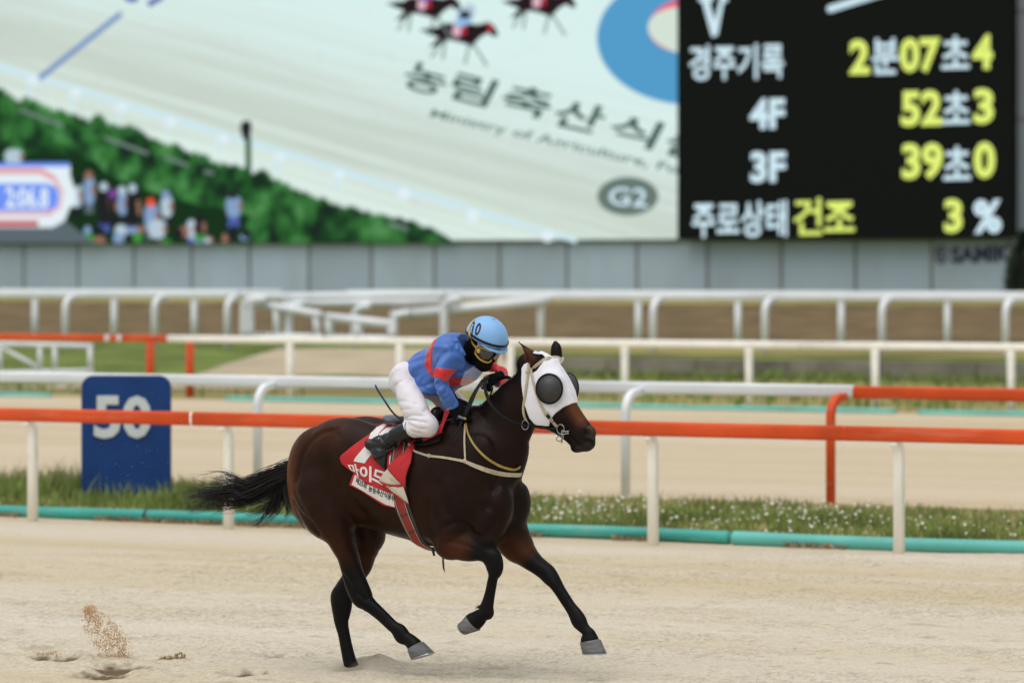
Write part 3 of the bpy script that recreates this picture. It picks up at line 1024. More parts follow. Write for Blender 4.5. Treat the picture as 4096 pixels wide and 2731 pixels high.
# rail along the pictured track and its posts
lit('pictured_rail', thick_line(c3(-690, 207), c3(2195, 1085), 16), S['railblue'])
lit('pictured_rail', thick_line(c2(0, 1095), c2(1420, 1512), 17), S['railblue'])
for x, y in ((205, 508), (470, 588), (760, 678), (1068, 770), (1395, 878), (1750, 990), (2125, 1100)):
    lit('pictured_post', ell(*c3(x, y), 20, 15, 14, -0.5), S['white'])
    lit('pictured_post', thick_line(c3(x - 10, y), c3(x - 18, y + 80), 5), S['railblue'])
for x, y in ((340, 1215), (770, 1350), (1240, 1480)):
    lit('pictured_post', ell(*c2(x, y), 22, 20, 14, -0.5), S['white'])
lit('finish_line', thick_line(c3(245, 495), c3(762, 85), 11), S['blueline'])
lit('pictured_lettering', [c3(770, -20), c3(880, -20), c3(850, 12), c3(800, 6)], S['navy'])
lit('pictured_lettering', thick_line(c3(930, 32), c3(1020, -20), 14), S['navy'])
# hedge
top = [(-700, 250), (-480, 360), (-260, 450), (-60, 540), (0, 570), (60, 610), (110, 650), (170, 628), (250, 655), (330, 705), (400, 702), (480, 745), (560, 770), (625, 735), (680, 790), (750, 805), (830, 805), (900, 850), (950, 892), (1040, 915), (1100, 925), (1180, 965), (1290, 985), (1340, 1030), (1420, 1045), (1500, 1060), (1590, 1100), (1650, 1080), (1720, 1140), (1820, 1180), (1930, 1235), (2050, 1270), (2195, 1312), (2330, 1345), (2480, 1372), (2640, 1420), (2760, 1470), (2890, 1540), (-700, 1540)]
hm, N, L = nodes_of('screen_hedge_picture')
N.remove(N['Principled BSDF'])
e = N.new('ShaderNodeEmission'); e.inputs['Strength'].default_value = E
gm = N.new('ShaderNodeNewGeometry')
n1 = N.new('ShaderNodeTexNoise'); n1.inputs['Scale'].default_value = 1.15; n1.inputs['Detail'].default_value = 3; n1.inputs['Roughness'].default_value = 0.5; n1.inputs['Distortion'].default_value = 0.0
L.new(gm.outputs['Position'], n1.inputs['Vector'])
rp = N.new('ShaderNodeValToRGB'); cr = rp.color_ramp
cr.elements[0].position = 0.33; cr.elements[0].color = srgb(26, 44, 34)
cr.elements[1].position = 0.70; cr.elements[1].color = srgb(84, 140, 86)
for ps, c_ in ((0.43, (32, 66, 38)), (0.51, (44, 94, 48)), (0.60, (60, 120, 60))):
    q_ = cr.elements.new(ps); q_.color = srgb(*c_)
L.new(n1.outputs['Fac'], rp.inputs['Fac']); L.new(rp.outputs[0], e.inputs['Color'])
L.new(e.outputs[0], N['Material Output'].inputs['Surface'])
rt = random.Random(8)
ruf = []
tt_ = top[:-2]
for (x0, y0), (x1, y1) in zip(tt_[:-1], tt_[1:]):
    for k_ in range(5):
        ruf.append(c3(x0 + (x1 - x0) * k_ / 5, y0 + (y1 - y0) * k_ / 5 + rt.uniform(-16, 12)))
feather(hm)
lit('pictured_hedge', ruf + [c3(2890, 1540), c3(-700, 1540)], hm, soft=16)
lit('pictured_shade', [c3(-700, 900), c3(-60, 1000), c3(300, 960), c3(560, 1010), c3(700, 1080), c3(900, 1180), c3(1300, 1290), c3(1700, 1400), c3(2000, 1500), c3(2050, 1540), c3(-700, 1540)], S['g4'], smoothp=3)
lit('pictured_hedge', [c3(1620, 1290), c3(1720, 1240), c3(1850, 1330), c3(1960, 1400), c3(2060, 1500), c3(1560, 1540), c3(1560, 1400)], hm, smoothp=3)
lit('pictured_hedge', [c3(600, 1010), c3(760, 990), c3(900, 1080), c3(1060, 1130), c3(1240, 1160), c3(1380, 1200), c3(1330, 1290), c3(1180, 1260), c3(900, 1180), c3(700, 1100)], hm, smoothp=3)
rr_ = random.Random(3)
for a, b in (((125, 690), (390, 790)), ((660, 865), (930, 965)), ((1030, 985), (1180, 1040)), ((1280, 1075), (1340, 1090)), ((2440, 1400), (2560, 1440))):
    lit('pictured_handrail', thick_line(c3(*a), c3(*b), 6), S['glyph2'], soft=8)
# lamp post
lit('pictured_lamp_post', thick_line(c3(1556, 860), c3(1560, 1260), 14), S['g1'])
lit('pictured_lamp', [c3(1512, 800), c3(1525, 765), c3(1565, 765), c3(1572, 800), c3(1558, 872), c3(1530, 872)], S['dark'])
# spectators
folk = [(85, 990, 62, 60, 'person2', None), (480, 1230, 34, 90, 'person2', 'dark'), (560, 1200, 34, 110, 'person1', 'skin'), (655, 1300, 46, 150, 'dark', 'person2'), (710, 1300, 28, 90, 'dark', 'purple'), (768, 1280, 28, 90, 'person1', 'person2'),
        (835, 1310, 44, 150, 'dark', 'person2'), (950, 1370, 48, 110, 'person1', 'orangecap'), (1045, 1300, 36, 80, 'person2', 'person1'), (985, 1440, 60, 70, 'person2', None), (1465, 1300, 52, 80, 'person1', 'dark'), (1200, 1440, 26, 70, 'person2', None), (1255, 1430, 30, 100, 'dark', None)]
for x, y, w, h, b, hd in folk:
    lg_ = S[rr_.choice(['dark', 'dark', 'slate', 'navy'])]
    for sx in (-.3, .3):
        lit('pictured_spectator', thick_line(c3(x + sx * w, y + h * .4), c3(x + sx * w * 1.2, y + h * .4 + 95), 12), lg_, soft=7)
    lit('pictured_spectator', [c3(x - w * .8, y - h * 0.3), c3(x - w * .5, y - h * .72), c3(x + w * .5, y - h * .72), c3(x + w * .8, y - h * .3), c3(x + w * .55, y + h * .6), c3(x - w * .55, y + h * .6)], S[b], smoothp=3, soft=10)
    lit('pictured_spectator', thick_line(c3(x + w * .7, y - h * .35), c3(x + w * .9, y + h * .25), 8), S['skin'], soft=6)
    if hd: lit('pictured_head', ell(*c3(x - w * .1, y - h * .72 - 20), 12, 14, 14), S[hd], soft=9)
for i in range(26):
    x = rr_.uniform(440, 1560); y = rr_.uniform(1440, 1530)
    lit('pictured_bag', ell(*c3(x, y), rr_.uniform(6, 24), rr_.uniform(8, 20), 10), S[rr_.choice(['person2', 'dark', 'g3', 'person1', 'skin', 'dark'])])
# race clock inset
lit('pictured_pavilion', [c3(-330, 1390), c3(420, 1400), c3(620, 1540), c3(-330, 1540)], S['slate'])
lit('clock_panel', [c3(-330, 1040), c3(438, 1040), c3(432, 1100), c3(470, 1220), c3(468, 1280), c3(430, 1300), c3(400, 1380), c3(330, 1420), c3(-330, 1420)], S['white'])
lit('clock_panel_edge', thick_line(c3(-330, 1038), c3(435, 1034), 9), S['timerblue'])
lit('clock_track', [c3(-330, 1062), c3(260, 1062), c3(340, 1110), c3(392, 1210), c3(372, 1300), c3(310, 1345), c3(-330, 1345)], S['timerred'], smoothp=0)
lit('clock_track_inner', [c3(-330, 1098), c3(250, 1098), c3(330, 1140), c3(378, 1225), c3(352, 1300), c3(280, 1325), c3(-330, 1325)], S['white'])
lit('clock_stripe', thick_line(c3(-330, 1402), c3(240, 1402), 12), S['red'])
lit('clock_face', [c3(-330, 1160), c3(300, 1160), c3(350, 1180), c3(366, 1235), c3(350, 1295), c3(300, 1316), c3(-330, 1316)], S['timerblue'])
lit_text('2:06.8', S['white'], c3(35, 1170), c3(305, 1175), c3(35, 1302), bold=0.03, name='clock_digits', off=0.42)
# pictured horses
def pic_horse(x, y, s, cloth, hood):
    P = lambda pts: [c2(x + a * s, y + b * s) for a, b in pts]
    lit('pictured_horse', P([(-150, -20), (-100, -52), (-20, -48), (60, -50), (110, -42), (180, -60), (215, -30), (235, 20), (205, 20), (180, -5), (130, 20), (90, 60), (80, 85), (20, 60), (-40, 45), (-75, 40), (-120, 70), (-190, 95), (-130, 30), (-250, -20), (-160, -28)]), S['brown'])
    for a, b in (((80, 70), (170, 210)), ((60, 70), (30, 200)), ((-110, 50), (-180, 160)), ((-90, 45), (-110, 170))):
        lit('pictured_leg', thick_line(c2(x + a[0] * s, y + a[1] * s), c2(x + b[0] * s, y + b[1] * s), 3 * s), S['glyph2'], soft=6)
    lit('pictured_saddlecloth', P([(-42, -40), (4, -38), (0, 18), (-20, 26), (-46, 14)]), S['pink'], soft=5)
    lit('pictured_saddlecloth', P([(14, -30), (40, -30), (34, 12), (20, 16)]), S['red'], soft=4)
    lit('pictured_jockey', P([(-30, -50), (10, -140), (60, -150), (80, -110), (50, -60), (0, -40)]), S[cloth], smoothp=3)
    lit('pictured_jockey', ell(*c2(x + 60 * s, y - 138 * s), 20 * s, 22 * s, 14), S[hood])
    lit('pictured_jockey', ell(*c2(x + 30 * s, y - 110 * s), 20 * s, 12 * s, 12), S['dark'])
    if s > .95: lit('pictured_hood', P([(172, -45), (190, -48), (208, -20), (198, -6), (180, -20)]), S['red'], soft=4)
pic_horse(690, 205, 1.0, 'skyb', 'person2')
pic_horse(470, 40, 0.95, 'navy', 'person2')
pic_horse(1190, 25, 0.95, 'skyb', 'person2')
# emblem and lettering pictured on the turf
lit('pictured_emblem', ell(*c2(2140, 240), 585 / 1.568, 412 / 1.568, 60), S['logoblue'])
lit('pictured_emblem', ell(*c2(2140, 160), 268 / 1.568, 172 / 1.568, 44, -0.1), S['logored'], soft=3)
lit('pictured_emblem', ell(*c2(2145, 196), 276 / 1.568, 148 / 1.568, 44, 0.12), S['pale'], soft=3)
for i, ch in enumerate('농림축산식품'):
    x0_, y0_ = ((315, 383), (605, 448), (927, 523), (1254, 616), (1600, 712), (1960, 800))[i]
    wx_ = 255 if i < 2 else 300
    tl = (x0_ + 78, y0_ - 4); tr = (x0_ + 78 + wx_, y0_ + 62); bl = (x0_ - 8, y0_ + 165); br = (x0_ - 8 + wx_, y0_ + 232)
    lit_text(ch, S['glyph'], c2(*tl), c2(*tr), c2(*bl), c2(*br), bold=0.022, name='pictured_lettering', off=0.25)
lit_text('Ministry of Agriculture, Food', S['glyph2'], c2(520, 682), c2(2230, 1072), c2(492, 750), c2(2202, 1150), bold=0.02, name='pictured_lettering', off=0.25)['kind'] = 'stuff'
lit('pictured_badge', ell(*c2(1742, 1232), 184 / 1.568, 114 / 1.568, 44), S['g2oval'])
lit_text('G2', S['whitetxt'], c2(1632, 1172), c2(1862, 1184), c2(1618, 1284), c2(1866, 1304), bold=0.012, name='pictured_lettering', off=0.42)

# ---- the scoreboard
NSB = 128.3
board = empty('scoreboard', nu(NSB, 10, 3.6), 0, 'black electronic scoreboard with yellow and white race times', 'scoreboard')
ub0, ub1 = u_at(disp(1556), NSB), u_at(disp(2325), NSB)
m, N, L = nodes_of('scoreboard_black')
p = N['Principled BSDF']; p.inputs['Roughness'].default_value = 0.9; p.inputs['Specular IOR Level'].default_value = 0.05
wv = N.new('ShaderNodeTexWave'); wv.bands_direction = 'Z'; wv.inputs['Scale'].default_value = 8
rp = N.new('ShaderNodeValToRGB'); rp.color_ramp.elements[0].color = (0.008, 0.0095, 0.0085, 1); rp.color_ramp.elements[1].color = (0.011, 0.013, 0.0115, 1)
tc = N.new('ShaderNodeTexCoord'); L.new(tc.outputs['Object'], wv.inputs['Vector']); L.new(wv.outputs['Fac'], rp.inputs['Fac']); L.new(rp.outputs[0], p.inputs['Base Color'])
M['board'] = m
zb = on_plane(disp(1900), disp(548), NSB).z
mb = MB(); mb.box_nu(NSB, NSB + 0.42, ub0, ub1, zb, 15.0); adopt(mb.build('housing', M['board'], None), board)


def bt(s, col, x0, y0, x1, y1, dy=0.0, bold=0.035):
    """board text: box in crop pixels, dy = rise over its width"""
    lit_text(s, S[col], c1(x0, y0 + dy), c1(x1, y0), c1(x0, y1), c1(x1, y1 - dy), bold=bold, name='digits' if s[0].isdigit() else 'lettering', parent=board, n=NSB, off=0.03)


Y_, W_ = 'yellowtxt', 'whitetxt'
bt('경주기록', W_, 245, 272, 840, 508, 14, 0.023)
bt('2', Y_, 1250, 248, 1378, 470, 2, 0.040); bt('분', W_, 1390, 240, 1560, 470, 4, 0.023); bt('07', Y_, 1566, 234, 1822, 460, 6, 0.040); bt('초', W_, 1828, 225, 2004, 437, 5, 0.023); bt('4', Y_, 2020, 216, 2150, 438, 3, 0.040)
bt('4F', W_, 625, 615, 846, 812, 4, 0.040); bt('52', Y_, 1574, 564, 1832, 796, 6, 0.040); bt('초', W_, 1834, 568, 2008, 782, 5, 0.023); bt('3', Y_, 2030, 554, 2156, 780, 3, 0.040)
bt('3F', W_, 630, 948, 852, 1148, 4, 0.040); bt('39', Y_, 1580, 894, 1838, 1132, 6, 0.040); bt('초', W_, 1840, 915, 2012, 1132, 5, 0.023); bt('0', Y_, 2030, 888, 2166, 1122, 3, 0.040)
bt('주로상태', W_, 265, 1256, 860, 1494, 10, 0.023); bt('건', Y_, 900, 1240, 1078, 1478, 4, 0.018); bt('조', Y_, 1092, 1262, 1284, 1456, 4, 0.022); bt('3', Y_, 1845, 1246, 1960, 1462, 3, 0.040); bt('%', W_, 2028, 1250, 2206, 1466, 3, 0.04)
# serif V and a slanting stroke, both cut by the top of the picture
for poly in ([(305, -40), (395, -40), (395, 12), (372, 14), (412, 160), (388, 232), (328, 14), (305, 12)], [(440, -40), (486, -40), (486, 14), (462, 16), (424, 222), (396, 234), (386, 226), (400, 150), (436, 14)]):
    lit('lettering', [c1(*q_) for q_ in poly], S[W_], 0.03, board, NSB)
lit('lettering', thick_line(c1(1128, 58), c1(1460, -44), 28), S[W_], 0.03, board, NSB)
lit('lettering', ell(*c1(1132, 57), 15, 15, 18), S[W_], 0.034, board, NSB)

# ------------------------------------------------------------------ conifer at the right edge
def conifer(label, px, py_top, py_bot, n, rad, seed):
    r = random.Random(seed)
    b = on_plane(px, py_bot, n); t = on_plane(px, py_top, n)
    root = empty('shrub', (b.x, b.y, 1.55), 0, label, 'shrub')
    h = t.z - 1.55
    mb = MB(); mb.tube([(b.x, b.y, 1.5), (b.x, b.y, 1.55 + h * 0.85)], [0.12, 0.03], sides=8); adopt(mb.build('trunk', M['bark'], None, True), root)
    lv = MB()
    for i in range(2600):
        tt = r.random()
        rr = rad * (1 - tt ** 2.2) * math.sqrt(r.random()) * r.uniform(0.75, 1.08) + 0.05
        a = r.uniform(0, 6.283)
        c = Vector((b.x + rr * math.cos(a), b.y + rr * math.sin(a), 1.6 + h * tt * 0.98 + r.uniform(-.08, .08)))
        d = Vector((math.cos(a), math.sin(a), r.uniform(0.2, 1.2))).normalized(); s = r.uniform(.08, .2)
        o_ = d.orthogonal().normalized() * s * 0.28
        lv.add([c - o_, c + o_, c + d * s], [(0, 1, 2)])
    adopt(lv.build('crown', M['needles'], None), root)


M['bark'] = mat('bark', (0.06, 0.04, 0.03), 0.9, 0.3, 4)
M['needles'] = mat('conifer_needles', (0.018, 0.032, 0.014), 0.7, 0.5, 1.2)
conifer('dark green clipped conifer at the right edge in front of the grey wall', disp(2352), disp(535), disp(668), 122.0, 0.62, 2)
# ================================================================== SIGNED-DISTANCE MODELLING
# horse frame: f forward, r to the horse's right (towards the camera), z up; the horse runs parallel to the rails
HX, HD, PSI = (1750 - CX) / FPX * 24.4, 24.4, math.radians(30.0)
CP, SP_ = math.cos(PSI), math.sin(PSI)
CROP = {'S': (0, 0, 1.0), 'A': (1400, 1200, 1.96), 'C': (700, 1600, 1.3864), '1': (1200, 2000, 2.145), '2': (1100, 1600, 2.6133), '3': (1700, 1900, 3.136),
        '4': (1800, 2100, 2.851), '5': (2050, 1350, 3.2667), '6': (1480, 1250, 3.1367), '7': (1400, 1650, 5.2267), '8': (700, 1800, 4.2764), 'D': (1500, 1900, 1.887)}


def fz(c, x, y, r):
    """reading point on a crop of the photo -> (f, z) on the plane at lateral offset r"""
    ox, oy, s = CROP[c]
    px, py = ox + x / s, oy + y / s
    a = (px - CX) / FPX
    f = (a * HD - a * r * CP - HX + r * SP_) / (CP + a * SP_)
    Y = HD - f * SP_ - r * CP
    return f, CAMZ - (py - HORIZON) / FPX * Y


def p3(c, x, y, r):
    f, z = fz(c, x, y, r)
    return np.array([f, r, z])


def to_world(P):
    P = np.asarray(P, float)
    return np.stack([HX + P[..., 0] * CP - P[..., 1] * SP_, HD - P[..., 0] * SP_ - P[..., 1] * CP, P[..., 2]], -1)


def to_frame(W):
    W = np.asarray(W, float)
    dx, dy = W[..., 0] - HX, W[..., 1] - HD
    return np.stack([dx * CP - dy * SP_, -dx * SP_ - dy * CP, W[..., 2]], -1)


BIG = 1.0


class Field:
    def __init__(self, lo, hi, h):
        self.lo, self.h = np.array(lo, float), h
        self.dim = np.ceil((np.array(hi) - self.lo) / h).astype(int) + 1
        self.a = np.full(self.dim, BIG, np.float32)

    def box(self, lo, hi):
        i0 = np.clip(np.floor((np.array(lo) - self.lo) / self.h).astype(int), 0, self.dim - 1)
        i1 = np.clip(np.ceil((np.array(hi) - self.lo) / self.h).astype(int) + 1, 1, self.dim)
        sl = tuple(slice(a, b) for a, b in zip(i0, i1))
        ax = [(self.lo[k] + np.arange(i0[k], i1[k]) * self.h).astype(np.float32) for k in range(3)]
        return sl, ax[0][:, None, None], ax[1][None, :, None], ax[2][None, None, :]

    def blend(self, sl, d, k):
        o = self.a[sl]
        if k <= 0:
            self.a[sl] = np.minimum(o, d)
        else:
            h = np.clip(0.5 + 0.5 * (o - d) / k, 0, 1)
            self.a[sl] = o + (d - o) * h - k * h * (1 - h)

    def ellipsoid(self, c, rad, axes=None, k=0.03):
        c, rad = np.array(c, float), np.array(rad, float)
        m = rad.max() + k + 0.03
        sl, X, Y, Z = self.box(c - m, c + m)
        self.blend(sl, sd_ellipsoid(X, Y, Z, c, rad, axes), k)

    def loft(self, st, k=0.03, m=6):
        sl, d = loft_sdf(self, st, k, m)
        self.blend(sl, d, k)

    def groove(self, pts, amp, width):
        """push the surface in (amp > 0) or out along a polyline"""
        P = np.array(crom(pts, 6))
        lo, hi = P.min(0) - 3 * width, P.max(0) + 3 * width
        sl, X, Y, Z = self.box(lo, hi)
        best = np.full(self.a[sl].shape, 9.0, np.float32)
        for a, b in zip(P[:-1], P[1:]):
            ab = b - a
            t = np.clip(((X - a[0]) * ab[0] + (Y - a[1]) * ab[1] + (Z - a[2]) * ab[2]) / max(1e-9, ab @ ab), 0, 1)
            q = (X - a[0] - t * ab[0]) ** 2 + (Y - a[1] - t * ab[1]) ** 2 + (Z - a[2] - t * ab[2]) ** 2
            best = np.minimum(best, q)
        self.a[sl] += amp * np.exp(-best / (width * width))

    def carve(self, c, rad, k=0.01, axes=None):
        c, rad = np.array(c, float), np.array(rad, float)
        m = rad.max() + k + 0.02
        sl, X, Y, Z = self.box(c - m, c + m)
        d = -sd_ellipsoid(X, Y, Z, c, rad, axes)
        o = self.a[sl]
        h = np.clip(0.5 - 0.5 * (o - d) / k, 0, 1)
        self.a[sl] = o + (d - o) * h + k * h * (1 - h)


def sd_ellipsoid(X, Y, Z, c, rad, axes=None):
    dx, dy, dz = X - c[0], Y - c[1], Z - c[2]
    if axes is not None:
        A = np.array(axes, float)
        dx, dy, dz = (dx * A[0, 0] + dy * A[0, 1] + dz * A[0, 2], dx * A[1, 0] + dy * A[1, 1] + dz * A[1, 2], dx * A[2, 0] + dy * A[2, 1] + dz * A[2, 2])
    k0 = np.sqrt((dx / rad[0]) ** 2 + (dy / rad[1]) ** 2 + (dz / rad[2]) ** 2)
    k1 = np.sqrt((dx / rad[0] ** 2) ** 2 + (dy / rad[1] ** 2) ** 2 + (dz / rad[2] ** 2) ** 2) + 1e-6
    return (k0 * (k0 - 1) / k1).astype(np.float32)


def stations(rows):
    """rows: (crop, ax, ay, bx, by, r, lateral half width) -> centre, in-plane half vector, lateral half"""
    out = []
    for row in rows:
        c, ax_, ay_, bx_, by_, r, w = row
        A, B = p3(c, ax_, ay_, r), p3(c, bx_, by_, r)
        Hv = (A - B) / 2
        a2 = float(Hv @ Hv)                     # the seen outline includes the limb's own thickness, turned 30 degrees
        k2 = 1 - (w * math.tan(PSI) * Hv[0] / math.sqrt(a2)) ** 2 / a2
        out.append(np.concatenate([(A + B) / 2, Hv * math.sqrt(max(k2, 0.45)), [w]]))
    return out


def loft_sdf(F, st, k, m):
    S_ = np.array(crom(st, m))
    C, Hv, W = S_[:, :3], S_[:, 3:6], S_[:, 6]
    hl = np.linalg.norm(Hv, axis=1)
    mg = max(hl.max(), W.max()) + k + 0.02
    sl, X, Y, Z = F.box(C.min(0) - mg, C.max(0) + mg)
    off = [s.start for s in sl]
    D = np.full(F.a[sl].shape, BIG, np.float32)
    rh = np.array([0, 1.0, 0])
    n = len(C)
    tg = np.gradient(C, axis=0)
    tg /= np.linalg.norm(tg, axis=1)[:, None] + 1e-9
    for i in range(n - 1):
        a, b = C[i], C[i + 1]
        ab = b - a
        L2 = ab @ ab
        if L2 < 1e-10: continue
        t_ = ab / math.sqrt(L2)
        el = rh - t_ * (rh @ t_)
        if np.linalg.norm(el) < 0.25: el = np.array([0, 0, 1.0]) - t_ * t_[2]
        el /= np.linalg.norm(el)
        nn = np.cross(t_, el)
        A0 = max(0.004, math.sqrt(max(1e-8, (Hv[i] @ nn) ** 2)) if abs(Hv[i] @ nn) > 0.3 * hl[i] else hl[i])
        A1 = max(0.004, abs(Hv[i + 1] @ nn) if abs(Hv[i + 1] @ nn) > 0.3 * hl[i + 1] else hl[i + 1])
        W0, W1 = W[i], W[i + 1]
        mm = max(A0, A1, W0, W1) + k + 0.015
        lo, hi = np.minimum(a, b) - mm, np.maximum(a, b) + mm
        s2, x, y, z = F.box(lo, hi)
        s2 = tuple(slice(max(s.start - o, 0), s.stop - o) for s, o in zip(s2, off))
        s2 = tuple(slice(max(q.start, 0), min(q.stop, D.shape[j])) for j, q in enumerate(s2))
        x, y, z = X[s2[0]], Y[:, s2[1]], Z[:, :, s2[2]]
        dx, dy, dz = x - a[0], y - a[1], z - a[2]
        t = np.clip((dx * ab[0] + dy * ab[1] + dz * ab[2]) / L2, 0, 1)
        qx, qy, qz = dx - t * ab[0], dy - t * ab[1], dz - t * ab[2]
        e = qx * nn[0] + qy * nn[1] + qz * nn[2]
        l = qx * el[0] + qy * el[1] + qz * el[2]
        c = qx * t_[0] + qy * t_[1] + qz * t_[2]
        Aa, Wa = A0 + (A1 - A0) * t, W0 + (W1 - W0) * t
        Ca = np.minimum(Aa, Wa)
        k0 = np.sqrt((e / Aa) ** 2 + (l / Wa) ** 2 + (c / Ca) ** 2)
        k1 = np.sqrt((e / Aa ** 2) ** 2 + (l / Wa ** 2) ** 2 + (c / Ca ** 2) ** 2) + 1e-6
        D[s2] = np.minimum(D[s2], np.where(k0 < 0.05, -Ca, k0 * (k0 - 1) / k1))
    return sl, D


def surface_nets(a, lo, h, relax=1):
    s = a < 0
    nx, ny, nz = a.shape
    cnt = np.zeros((nx - 1, ny - 1, nz - 1), np.uint8)
    for i in (0, 1):
        for j in (0, 1):
            for k in (0, 1):
                cnt += s[i:nx - 1 + i, j:ny - 1 + j, k:nz - 1 + k]
    I = np.argwhere((cnt > 0) & (cnt < 8))
    vid = np.full(cnt.shape, -1, np.int32)
    vid[I[:, 0], I[:, 1], I[:, 2]] = np.arange(len(I))
    acc = np.zeros((len(I), 3)); num = np.zeros(len(I))
    cor = [(i, j, k) for i in (0, 1) for j in (0, 1) for k in (0, 1)]
    val = {c: a[I[:, 0] + c[0], I[:, 1] + c[1], I[:, 2] + c[2]].astype(float) for c in cor}
    for c in cor:
        for ax in range(3):
            if c[ax] == 0:
                d = list(c); d[ax] = 1; d = tuple(d)
                v0, v1 = val[c], val[d]
                ok = (v0 < 0) != (v1 < 0)
                t = np.where(ok, v0 / np.where(ok, v0 - v1, 1), 0)
                p = np.zeros((len(I), 3)); p[:] = c; p[:, ax] += t
                acc += p * ok[:, None]; num += ok
    V = np.array(lo) + (I + acc / num[:, None]) * h
    quads = []
    for ax in range(3):
        b, c = (ax + 1) % 3, (ax + 2) % 3
        sa = np.moveaxis(s, (ax, b, c), (0, 1, 2)); va = np.moveaxis(vid, (ax, b, c), (0, 1, 2))
        e = sa[:-1, 1:-1, 1:-1] != sa[1:, 1:-1, 1:-1]
        E_ = np.argwhere(e)
        i, j, k = E_[:, 0], E_[:, 1] + 1, E_[:, 2] + 1
        q = np.stack([va[i, j - 1, k - 1], va[i, j, k - 1], va[i, j, k], va[i, j - 1, k]], 1)
        flip = ~sa[i, j, k]
        q[flip] = q[flip][:, ::-1]
        quads.append(q)
    Q = np.vstack(quads)
    Q = Q[(Q >= 0).all(1)]
    for _ in range(relax):
        ed = np.vstack([Q[:, [0, 1]], Q[:, [1, 2]], Q[:, [2, 3]], Q[:, [3, 0]]])
        sm = np.zeros_like(V); ct = np.zeros(len(V))
        np.add.at(sm, ed[:, 0], V[ed[:, 1]]); np.add.at(ct, ed[:, 0], 1)
        np.add.at(sm, ed[:, 1], V[ed[:, 0]]); np.add.at(ct, ed[:, 1], 1)
        V = V * 0.5 + 0.5 * sm / np.maximum(ct, 1)[:, None]
    return V, Q


def poly_sd(px, pz, poly):
    """signed distance to a 2-D polygon, negative inside (arrays px, pz)"""
    P = np.array(poly, float)
    d = np.full(np.broadcast(px, pz).shape, 1e9)
    ins = np.zeros(d.shape, bool)
    for i in range(len(P)):
        a, b = P[i], P[(i + 1) % len(P)]
        e = b - a
        wx, wz = px - a[0], pz - a[1]
        t = np.clip((wx * e[0] + wz * e[1]) / (e @ e + 1e-12), 0, 1)
        d = np.minimum(d, (wx - e[0] * t) ** 2 + (wz - e[1] * t) ** 2)
        c = (a[1] > pz) != (b[1] > pz)
        ins ^= c & (px < (b[0] - a[0]) * (pz - a[1]) / (b[1] - a[1] + 1e-12) + a[0])
    return np.where(ins, -np.sqrt(d), np.sqrt(d)).astype(np.float32)


ROOT_M = Matrix.Translation((HX, HD, 0)) @ Matrix.Rotation(-PSI, 4, 'Z')


def frame_obj(name, V, Fc, m, parent=None, smooth=True):
    """V in (f, r, z); local axes of the object are (f, -r, z)"""
    V = np.asarray(V, float).copy()
    V[:, 1] *= -1
    Fa = [tuple(q) for q in (Fc.tolist() if isinstance(Fc, np.ndarray) else Fc)]
    # outward orientation by signed volume
    T3 = np.array([q[:3] for q in Fa])
    ctr = V.mean(0)
    a, b, c = V[T3[:, 0]] - ctr, V[T3[:, 1]] - ctr, V[T3[:, 2]] - ctr
    if (a * np.cross(b, c)).sum() < 0:
        Fa = [q[::-1] for q in Fa]
    o = mesh_obj(name, V, Fa, m, None, smooth)
    if parent is None:
        o.matrix_world = ROOT_M
    else:
        o.parent = parent
        if parent.type == 'EMPTY' and parent.get('framed'):
            pass
    return o


def frame_root(name, label, cat):
    o = empty(name, (HX, HD, 0), -PSI, label, cat)
    return o


def extract(F, name, m, parent=None, relax=2, mask=None):
    a = F.a if mask is None else np.maximum(F.a, mask)
    V, Q = surface_nets(a, F.lo, F.h, relax)
    return frame_obj(name, V, Q, m, parent), V


def grid_of(F):
    return [(F.lo[k] + np.arange(F.dim[k]) * F.h).astype(np.float32) for k in range(3)]


def sub_field(F, lo, hi):
    """copy of part of a field as its own field"""
    sl, X, Y, Z = F.box(lo, hi)
    G = Field.__new__(Field)
    G.h = F.h
    G.lo = F.lo + np.array([s.start for s in sl]) * F.h
    G.a = F.a[sl].copy()
    G.dim = np.array(G.a.shape)
    return G


def upsample(F):
    """field at twice the resolution (linear)"""
    a = F.a
    for ax in range(3):
        b = np.moveaxis(a, ax, 0)
        o = np.empty((2 * b.shape[0] - 1,) + b.shape[1:], np.float32)
        o[::2] = b
        o[1::2] = 0.5 * (b[:-1] + b[1:])
        a = np.moveaxis(o, 0, ax)
    G = Field.__new__(Field)
    G.lo, G.h, G.a, G.dim = F.lo.copy(), F.h / 2, np.ascontiguousarray(a), np.array(a.shape)
    return G


def surf_r(F, f, z, side=1):
    """lateral position of the surface over (f, z)"""
    i = int(round((f - F.lo[0]) / F.h)); k = int(round((z - F.lo[2]) / F.h))
    i, k = min(max(i, 0), F.dim[0] - 1), min(max(k, 0), F.dim[2] - 1)
    c = F.a[i, :, k]
    w = np.nonzero(c < 0)[0]
    if len(w) == 0: return None
    j = w[-1] if side > 0 else w[0]
    return F.lo[1] + j * F.h


def bvh_of(V, Q):
    return BVHTree.FromPolygons([Vector(v) for v in to_world(V)], Q.tolist() if isinstance(Q, np.ndarray) else Q)


